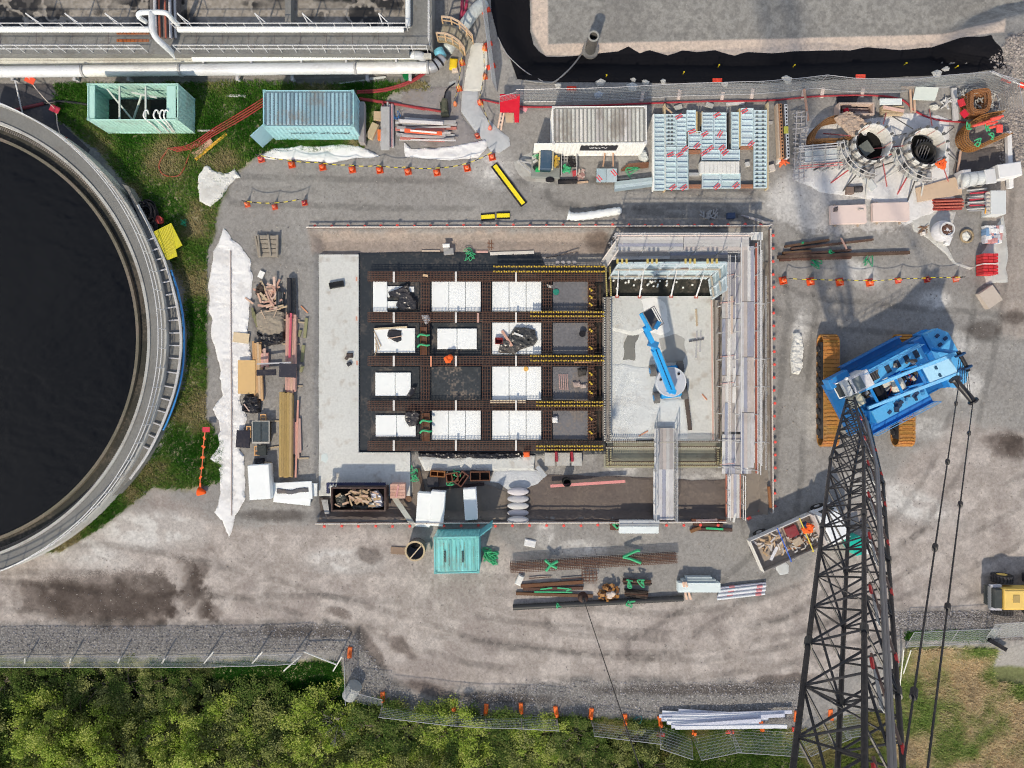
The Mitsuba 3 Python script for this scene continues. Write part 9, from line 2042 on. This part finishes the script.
part(t, 'pipe', rod(G(513, 606.5, 0.2), G(682.5, 597.5, 0.2), 0.2, 12), M((0.04, 0.04, 0.042), 0.15, 'paint'), True)
for k, (x, y) in enumerate(((557.5, 602.5), (628, 600.5))):
	scrunch('sling', f'green sling round the very long black pipe, {["left", "right"][k]} one', 'sling', x, y, (0.25, 0.4)[k], 9, M(GREEN, 0), 160 + k, 0.3, 0.05)
t = thing('rust_heap', 'round heap of rust orange plates and clips among the steel stacks', 'scrap')
for k in range(70):
	a, rr2 = r_.random() * 6.28, 0.75 * math.sqrt(r_.random())
	c = G(608.5, 592, 0.1 + 0.4 * r_.random()) + [rr2 * math.cos(a), rr2 * 0.85 * math.sin(a), 0]
	part(t, 'plate', rot(cbox(0.12 + 0.2 * r_.random(), 0.1 + 0.12 * r_.random(), 0.05), r_.random() * 180, c, 30 * (r_.random() - 0.5)), M([(0.3, 0.14, 0.04), (0.2, 0.09, 0.03), (0.38, 0.2, 0.07), (0.12, 0.06, 0.03)][k % 4], 0.2))
bag('sack', 'pale sack lying on the round rust heap', 'sack', [(606, 593), (612, 589), (615, 593), (610, 599), (606, 598)], 0.4, 0.25, M((0.6, 0.5, 0.45), 0.15), 170)
t = thing('bar_bundle', 'short bundles of dark reinforcing bar strapped in green', 'rebar')
for k in range(18):
	y = 577 + 6 * r_.random() if k < 9 else 588 + 7 * r_.random()
	x0, x1 = (622, 651) if k < 9 else (624, 648)
	part(t, 'bar', rod(G(x0 + r_.random(), y, 0.1 + 0.3 * r_.random()), G(x1 - 2 * r_.random(), y + 1.5, 0.1 + 0.3 * r_.random()), 0.07, 6), M([(0.05, 0.035, 0.03), (0.1, 0.055, 0.04), (0.03, 0.025, 0.025)][k % 3], 0.2))
for k, (x, y) in enumerate(((630, 581), (639, 582))):
	scrunch('sling', f'green sling hooked on the short dark bar bundles, {["left", "right"][k]} one', 'sling', x, y, 0.3, 8, M(GREEN, 0), 164 + k, 0.45, 0.06)
t = thing('panel_stack', 'white and grey panels stacked at the right end of the steel stacks', 'panel')
for k, (x0, x1, y0, y1, z, c) in enumerate(((686, 712, 577, 580, 0.55, (0.4, 0.46, 0.48)), (682, 716, 579.5, 584, 0.6, (0.33, 0.38, 0.4)), (678.5, 720.5, 583, 592.5, 0.7, (0.66, 0.73, 0.73)))):
	a, b = P(x0, y1, z), P(x1, y0, z)
	part(t, 'panel', box(a[0], b[0], a[1] + 0.004, b[1] - 0.004, 0.08, z), M(c, 0.12))
for k in range(2):
	timber('plank', f'pink plank leaning on the white panels, {["left", "right"][k]} one', 'plank', P(683 + 2.5 * k, 582, 0.85), G(686 + 4 * k, 598.5, 0.2), 0.14, 0.08, (0.6, 0.42, 0.33))
t = thing('tube_bundle', 'bundle of white tubes with pink ends beside the white panels', 'tube')
for k in range(6):
	p, q = G(719 - 0.6 * k, 587.5 + 2.1 * k, 0.15 + 0.1 * (k % 2)), G(765 - 0.3 * k, 582.5 + 2.0 * k, 0.15 + 0.1 * (k % 2))
	part(t, 'tube', rod(p, q, 0.085, 8), M([(0.55, 0.56, 0.62), (0.66, 0.67, 0.7)][k % 2], 0.1, 'paint'))
	part(t, 'pink_tape', rod(p + (q - p) * (0.2 + 0.6 * (k % 2)), p + (q - p) * (0.32 + 0.6 * (k % 2)), 0.095, 8), M((0.6, 0.25, 0.28), 0.1))
# lorry
lt = thing('flatbed_lorry', 'white cabbed lorry with an open load bed parked under the boom', 'lorry')
LC = P(786, 542, 1.3)
LA_ = 24.0
lo = lambda m: rot(m, LA_, (LC[0], LC[1], 0))
part(lt, 'bed_floor', lo(box(-2.25, 2.2, -1.1, 1.1, 0.95, 1.1)), M((0.36, 0.3, 0.25), 0.5))
part(lt, 'tailboard', lo(box(-2.34, -2.26, -1.15, 1.15, 0.95, 1.65)), M((0.66, 0.62, 0.58), 0.2, 'paint'))
part(lt, 'headboard', lo(box(2.21, 2.29, -1.15, 1.15, 0.95, 2.1)), M((0.5, 0.46, 0.44), 0.2, 'paint'))
for s in (-1, 1):
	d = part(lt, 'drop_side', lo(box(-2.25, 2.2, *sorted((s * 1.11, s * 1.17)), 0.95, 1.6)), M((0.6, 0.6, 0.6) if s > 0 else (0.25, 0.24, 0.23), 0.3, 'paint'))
	for u in (-1.5, 0, 1.5):
		part(d, 'stake', lo(box(u - 0.05, u + 0.05, *sorted((s * 1.171, s * 1.22)), 0.95, 1.65)), M((0.4, 0.4, 0.4), 0.3, 'paint'))
part(lt, 'chassis', lo(box(-2.3, 4.1, -0.5, 0.5, 0.55, 0.94)), IRON)
for u in (-1.2, 3.2):
	for s in (-1, 1):
		w = part(lt, 'wheel', lo(rot(cyl((0, 0), 0.46, -0.17, 0.17, 18), 0, (u, s * 0.95, 0.46), 90)), M((0.03, 0.03, 0.03), 0.2))
		part(w, 'hub', lo(rot(cyl((0, 0), 0.2, -0.18, 0.18, 12), 0, (u, s * 0.96, 0.46), 90)), M((0.4, 0.4, 0.4), 0.3, 'paint'))
cabm = M((0.72, 0.74, 0.75), 0.05, 'paint')
cb = part(lt, 'cab', lo(hexa(np.array([[2.45, -1.08, 0.7], [4.15, -1.08, 0.7], [4.15, 1.08, 0.7], [2.45, 1.08, 0.7]]), np.array([[2.5, -1.02, 2.45], [3.75, -1.02, 2.45], [3.75, 1.02, 2.45], [2.5, 1.02, 2.45]]))), cabm)
part(cb, 'roof', lo(rot(cbox(1.3, 2.0, 0.08, 0.05), 0, (3.12, 0, 2.451))), cabm)
part(cb, 'windscreen', lo(hexa(np.array([[4.08, -0.98, 1.5], [4.12, -0.98, 1.5], [4.12, 0.98, 1.5], [4.08, 0.98, 1.5]]), np.array([[3.82, -0.95, 2.3], [3.86, -0.95, 2.3], [3.86, 0.95, 2.3], [3.82, 0.95, 2.3]]))), GLASS)
for s in (-1, 1):
	part(cb, 'side_window', lo(box(2.8, 3.65, *sorted((s * 1.045, s * 1.085)), 1.5, 2.2)), GLASS)
	part(cb, 'mirror', lo(box(3.8, 3.9, *sorted((s * 1.15, s * 1.35)), 1.5, 1.95)), M(BLACK, 0.1))
	part(cb, 'headlight', lo(box(4.12, 4.17, *sorted((s * 0.65, s * 0.95)), 0.8, 1.0)), M((0.7, 0.7, 0.7), 0, 'plastic'))
ap = lambda u, v, z: np.array([*(np.array([LC[0], LC[1]]) + [u * math.cos(math.radians(LA_)) - v * math.sin(math.radians(LA_)), u * math.sin(math.radians(LA_)) + v * math.cos(math.radians(LA_))]), z])
thing('red_box', 'dark red box on the lorry bed', 'box', None, lo(rot(cbox(0.75, 0.7, 0.35), 0, (0.65, 0.5, 1.103))), M((0.22, 0.04, 0.05), 0.2))
bag('work_coat', 'bright orange hi-vis coat thrown on the lorry load', 'coat', [(800, 528), (806, 523), (813, 525), (811, 532), (803, 533)], 1.5, 0.3, M((0.85, 0.13, 0.03), 0.02), 180)
bag('rag', 'dark blue rag beside the orange coat on the lorry', 'rag', [(801, 523), (806, 521), (807, 526), (803, 528)], 1.45, 0.3, M((0.03, 0.05, 0.1), 0.1), 181)
t = thing('timber_load', 'loose timber pieces and laths on the rear of the lorry bed', 'timber')
for k in range(26):
	u, v = -2.0 + 1.9 * r_.random(), -0.8 + 1.5 * r_.random()
	a = r_.random() * 3.14
	p = ap(u, v, 1.13 + 0.25 * r_.random())
	an = math.radians(LA_) + a
	part(t, 'piece', bar(p, p + [0.45 * math.cos(an), 0.45 * math.sin(an), 0.04], 0.07 + 0.08 * r_.random(), 0.05), M([(0.5, 0.36, 0.22), (0.55, 0.5, 0.47), (0.4, 0.27, 0.16), (0.45, 0.43, 0.42)][k % 4], 0.2))
t = thing('fitting_load', 'heap of grey scaffold fittings in the middle of the lorry bed', 'scaffold parts')
for k in range(50):
	u, v = 0.1 + 1.9 * r_.random(), -0.95 + 1.1 * r_.random()
	a = r_.random() * 3.14
	p = ap(u, v, 1.13 + 0.25 * r_.random())
	part(t, 'fitting', bar(p, p + [0.25 * math.cos(a), 0.25 * math.sin(a), 0.04], 0.08, 0.07), M([(0.5, 0.5, 0.51), (0.36, 0.36, 0.37), (0.5, 0.46, 0.4), (0.3, 0.13, 0.06)][k % 4], 0.2))
thing('timber_block', 'tan timber block on the middle of the lorry bed', 'timber', None, lo(rot(cbox(0.6, 0.5, 0.4), 5, (0.7, -0.25, 1.103))), M((0.42, 0.34, 0.25), 0.25))
thing('board', 'pale board lying slanted on the rear of the lorry bed', 'board', None, lo(rot(cbox(1.0, 0.2, 0.06), 40, (-1.1, -0.35, 1.36))), M((0.62, 0.64, 0.65), 0.1))
for u, c, lab in ((-0.3, (0.04, 0.12, 0.5), 'blue ratchet strap across the lorry load'), (1.35, (0.7, 0.55, 0.1), 'yellow ratchet strap across the lorry load')):
	thing('strap', lab, 'strap', None, lo(cat(bar((u, -1.24, 1.66), (u + 0.05, 1.24, 1.66), 0.07, 0.02), bar((u, -1.24, 1.66), (u, -1.26, 1.0), 0.07, 0.02))), M(c, 0.05))
thing('drip_patch', 'round pale patch of dried cement beside the lorry', 'patch', None, sheet(PP([(776, 563), (783, 560), (789, 565), (788, 573), (780, 575), (776, 570)]), ground_z, 0.12, 0.01, 2, 182, 0.08, 0.03), M((0.56, 0.58, 0.57), 0.2))
t = thing('roof_canopy', 'teal and white canopy roof half hidden behind the boom', 'canopy')
a, b = P(849, 553, 1.4), P(862, 538, 1.4)
part(t, 'teal_half', prism(PP([(848.5, 540), (860, 536), (864, 554), (857, 556), (852, 549)], 1.4), 0.1, 1.4), M((0.01, 0.42, 0.33), 0.05, 'plastic'))
part(t, 'white_half', prism(PP([(864.5, 540), (870, 540), (877, 552), (874, 555), (865, 554)], 1.35), 0.1, 1.35), M((0.7, 0.7, 0.69), 0.05, 'plastic'))
# site dumper at the right edge
t = thing('dumper', 'yellow wheeled dumper with big ribbed tyres at the right picture edge', 'dumper')
DYM = M((0.72, 0.48, 0.12), 0.12, 'paint')
g0 = P(1000, 597, 1.3)
g0[2] = 0
part(t, 'hood', box(g0[0] - 0.05, g0[0] + 3.4, g0[1] - 0.75, g0[1] + 0.65, 0.7, 1.75), DYM)
part(t, 'hood_top', rot(cbox(3.3, 1.25, 0.06, 0.03), 0, (g0[0] + 1.65, g0[1] - 0.05, 1.751)), M((0.76, 0.53, 0.16), 0.1, 'paint'))
part(t, 'vent_plate', rot(cbox(0.45, 0.5, 0.04), 0, (g0[0] + 0.75, g0[1] + 0.02, 1.812)), M((0.42, 0.3, 0.12), 0.2))
part(t, 'gauge_box', rot(cbox(0.4, 0.35, 0.1), 10, (g0[0] + 1.7, g0[1] + 0.05, 1.812)), M((0.08, 0.06, 0.04), 0.2))
part(t, 'radiator', rot(cbox(0.5, 1.3, 1.2, 0.05), 0, (g0[0] - 0.35, g0[1] - 0.02, 0.5)), M((0.06, 0.062, 0.065), 0.2))
for y in (-0.8, 0.78):
	part(t, 'grey_bumper', bar((g0[0] - 0.7, g0[1] + y * 0.98, 1.3), (g0[0] + 0.05, g0[1] + y, 1.3), 0.18, 0.2), M((0.5, 0.52, 0.55), 0.2, 'paint'))
part(t, 'grey_bumper', bar((g0[0] - 0.72, g0[1] - 0.75, 1.3), (g0[0] - 0.72, g0[1] + 0.75, 1.3), 0.12, 0.2), M((0.2, 0.21, 0.22), 0.2, 'paint'))
for x in (1.0, 3.2):
	for s in (-1, 1):
		wc = (g0[0] + x - 0.4, g0[1] + s * 1.1, 0.62)
		w = part(t, 'tyre', rot(cyl((0, 0), 0.62, -0.26, 0.26, 24), 0, wc, 90), M((0.03, 0.03, 0.032), 0.15))
		lug = []
		for j in range(20):
			a = j * 18
			for q in (-0.13, 0.13):
				m = rot(cbox(0.12, 0.24, 0.07), 25 if q > 0 else -25, (0, q, 0.6))
				v = m[0]
				ca, sa = math.cos(math.radians(a)), math.sin(math.radians(a))
				lug.append((np.c_[v[:, 0] * ca + v[:, 2] * sa + wc[0], v[:, 1] + wc[1], -v[:, 0] * sa + v[:, 2] * ca + wc[2]], m[1]))
		part(w, 'lugs', cat(*lug), M((0.045, 0.045, 0.048), 0.2), stuff=True)
		part(w, 'rim', rot(cyl((0, 0), 0.32, -0.28, 0.28, 16), 0, wc, 90), DYM)
# tree belt along the bottom
def tree_proto(seed, R, Hh, n, tones, bare=False):
	"""(trunk mesh, limbs mesh, crown ply dict) of one tree standing at the origin"""
	r = np.random.default_rng(seed)
	trunk = tube([[0, 0, -0.4], [0.05, 0.03, Hh * 0.3], [0.1 * r.normal(), 0.1 * r.normal(), Hh * 0.8]], [0.14, 0.11, 0.04], 7)
	limbs, tips = [], []
	nl = 9 if not bare else 16
	for k in range(nl):
		a = k * 2.4 + r.random()
		z0 = Hh * (0.25 + 0.5 * r.random())
		ln = R * (0.55 + 0.45 * r.random())
		e = np.array([math.cos(a) * ln, math.sin(a) * ln, z0 + Hh * (0.1 + 0.3 * r.random())])
		s = np.array([0.03, 0.02, z0])
		mid = (s + e) / 2 + [0, 0, 0.15 * ln]
		limbs.append(tube(spline([s, mid, e], 6), np.linspace(0.06, 0.018, 6), 5))
		tips.append(e)
		for j in range(3 if not bare else 7):
			a2 = a + (r.random() - 0.5) * 2.4
			b = mid + (e - mid) * r.random()
			f = b + [math.cos(a2) * ln * 0.45, math.sin(a2) * ln * 0.45, 0.3 + 0.5 * r.random()]
			limbs.append(tube([b, (b + f) / 2 + [0, 0, 0.06], f], np.linspace(0.026, 0.01, 3), 4))
			tips.append(f)
	tips.append(np.array([0, 0, Hh * 0.95]))
	tips = np.array(tips)
	if bare:
		return trunk, cat(*limbs), None
	cl = []
	for t in tips:
		for j in range(3):
			cl.append(t + r.normal(size=3) * [0.2, 0.2, 0.16] * R / 1.6)
	cl = np.array(cl)
	cl = cl[cl[:, 2] > Hh * 0.25]
	m = n
	ci = r.integers(len(cl), size=m)
	spray = np.c_[cl[:, 0], cl[:, 1], np.full(len(cl), R * 0.55)]
	spray /= np.linalg.norm(spray, axis=1, keepdims=True)
	t = r.random((m, 1))
	pos = cl[ci] + spray[ci] * (t - 0.35) * 0.62 + r.normal(size=(m, 3)) * 0.13 * (0.5 + t)
	d = spray[ci] + r.normal(size=(m, 3)) * 0.55
	d /= np.linalg.norm(d, axis=1, keepdims=True)
	q = np.cross(d, r.normal(size=(m, 3)))
	q /= np.linalg.norm(q, axis=1, keepdims=True)
	ln = (0.07 + 0.09 * r.random((m, 1)))
	w = ln * 0.42
	v = np.stack([pos, pos + d * ln * 0.5 + q * w, pos + d * ln, pos + d * ln * 0.5 - q * w], 1).reshape(-1, 3)
	b = 4 * np.arange(m)[:, None]
	f = np.vstack([b + [0, 1, 2], b + [0, 2, 3]])
	ct = r.random(len(cl))
	u = np.array([code(x) for x in tones])[np.clip(((ct[ci] * 0.75 + 0.25 * r.random(m)) * len(tones)).astype(int), 0, len(tones) - 1)]
	return trunk, cat(*limbs), mikit.ply((v, f), 'blade', False, uv=np.c_[np.repeat(u, 4), np.zeros(4 * m)])
BARK = M((0.12, 0.1, 0.08), 0.3)
FRESH = [(0.244, 0.349, 0.051), (0.366, 0.461, 0.089), (0.464, 0.511, 0.14), (0.171, 0.249, 0.045)]
OLIVE = [(0.177, 0.229, 0.068), (0.271, 0.313, 0.104), (0.342, 0.361, 0.147), (0.13, 0.169, 0.055)]
DARK = [(0.094, 0.157, 0.036), (0.13, 0.193, 0.049), (0.177, 0.229, 0.074), (0.071, 0.12, 0.031)]
protos = [tree_proto(400 + k, R, Hh, n, t) for k, (R, Hh, n, t) in enumerate(((1.5, 3.6, 9000, FRESH), (1.7, 4.0, 10500, FRESH), (1.5, 3.4, 9000, OLIVE), (1.8, 3.8, 10500, OLIVE), (1.4, 3.0, 8000, DARK), (1.7, 3.3, 9500, DARK)))]
pt = [(shape(a, BARK), shape(b, BARK), c) for a, b, c in protos]
KIND = ['fresh yellow green tree', 'fresh yellow green tree', 'olive green tree', 'olive green tree', 'dark green tree', 'dark green tree']
r_ = np.random.default_rng(77)
ORD = ' first second third fourth fifth sixth seventh eighth ninth tenth eleventh twelfth thirteenth fourteenth fifteenth sixteenth seventeenth eighteenth nineteenth twentieth twenty-first twenty-second twenty-third twenty-fourth twenty-fifth twenty-sixth twenty-seventh twenty-eighth twenty-ninth thirtieth'.split(' ')
spots, nth = [], {}
for row, (y, x1, dy) in enumerate(((686, 210, 5), (705, 350, 5), (722, 345, 5), (742, 560, 4), (759, 640, 5), (779, 660, 6))):
	x = -28 + (row % 2) * 12
	while x < x1:
		spots.append((x + r_.normal() * 4, y + r_.normal() * dy * 0.6, row))
		x += 27 + 8 * r_.random()
spots += [(408, 731, 1), (448, 737, 2), (380, 727, 1), (508, 738, 2), (545, 744, 2), (590, 752, 3), (622, 762, 3), (640, 745, 2), (575, 735, 1), (655, 772, 3)]
for x, y, row in sorted(spots):
	up = 0.6
	w = r_.random()
	if row <= 1:
		k = [4, 5, 3, 4][int(w * 4)]
	elif row <= 3:
		k = [2, 3, 5, 0, 4, 1][int(w * 6)]
	else:
		k = [0, 1, 0, 2, 3, 1][int(w * 6)]
	if x > 560:
		k = [2, 4, 5][int(w * 3)]
	c = P(x, y, up)
	if 150 < x < 345 and y < 711 and x > 195:
		continue
	z = gz(c[0], c[1])
	s = 0.8 + 0.4 * r_.random()
	if row == 0 or x > 560:
		s *= 0.8
	m = T().translate([float(c[0]), float(c[1]), z]).rotate([0, 0, 1], float(360 * r_.random())).scale([float(s), float(s), float(s * (0.45 + 0.4 * r_.random() if row > 1 and (x < 190 or y > 744) and (x < 345 or y > 770) else 0.36))])
	nth[row] = nth.get(row, 0) + 1
	key = thing('tree', f'{KIND[k]}, {ORD[nth[row]]} from the left in the {ORD[row + 1]} row of the tree belt', 'tree', 'trees of the belt along the bottom')
	scene[key + '__trunk'] = {**pt[k][0], 'to_world': m}
	scene[key + '__limbs'] = {**pt[k][1], 'to_world': m}
	scene[key + '__crown'] = {**pt[k][2], 'to_world': m}
bt, bl2, _ = tree_proto(900, 1.3, 3.6, 10, FRESH, True)
for k, (x, y) in enumerate(((153, 737), (335, 730))):
	c = P(x, y, 1.0)
	m = T().translate([float(c[0]), float(c[1]), gz(c[0], c[1])]).scale([0.75, 0.75, 0.6])
	key = thing('bare_tree', ['bare grey leafless tree in the middle of the green tree belt', 'bare grey tree at the edge of the belt below the rolled mesh'][k], 'tree')
	GB = M((0.3, 0.28, 0.26), 0.1)
	if k == 0:
		d0, d1 = shape(bt, GB), shape(bl2, GB)
	scene[key + '__trunk'] = {**d0, 'to_world': m}
	scene[key + '__limbs'] = {**d1, 'to_world': m}
def under(poly, n, seed):
	r = np.random.default_rng(seed)
	p = np.asarray(poly)
	lo, hi = np.maximum(p.min(0), [-40, -33]), np.minimum(p.max(0), [40, 31])
	q = lo + r.random((n * 3, 2)) * (hi - lo)
	q = q[inside(p, q)][:n]
	z = ground_z(q)
	m = len(q)
	pos = np.c_[q, z + 0.5 * r.random(m) ** 2]
	d = r.normal(size=(m, 3)) + [0, 0, 0.6]
	d /= np.linalg.norm(d, axis=1, keepdims=True)
	s = np.cross(d, r.normal(size=(m, 3)))
	s /= np.linalg.norm(s, axis=1, keepdims=True)
	ln = 0.1 + 0.12 * r.random((m, 1))
	v = np.stack([pos, pos + d * ln * 0.5 + s * ln * 0.4, pos + d * ln, pos + d * ln * 0.5 - s * ln * 0.4], 1).reshape(-1, 3)
	b = 4 * np.arange(m)[:, None]
	e = meshkit.fbm(np.c_[q * 0.6, np.zeros(m)], 3, seed)
	t = [(0.02, 0.04, 0.012), (0.04, 0.07, 0.018), (0.07, 0.1, 0.03), (0.12, 0.12, 0.05)]
	u = np.array([code(c) for c in t])[np.clip((e * 1.6 - 0.3 + 0.2 * r.random(m)) * 4, 0, 3).astype(int)]
	scene['undergrowth'] = mikit.ply((v, np.vstack([b + [0, 1, 2], b + [0, 2, 3]])), 'blade', False, uv=np.c_[np.repeat(u, 4), np.zeros(4 * m)])
	labels['undergrowth'] = {'label': 'dark leafy undergrowth below and between the trees', 'category': 'undergrowth', 'kind': 'stuff'}
under(MP([(-60, 668), (200, 672), (210, 690), (350, 706), (560, 722), (680, 745), (680, 830), (-60, 830)]), 60000, 5)
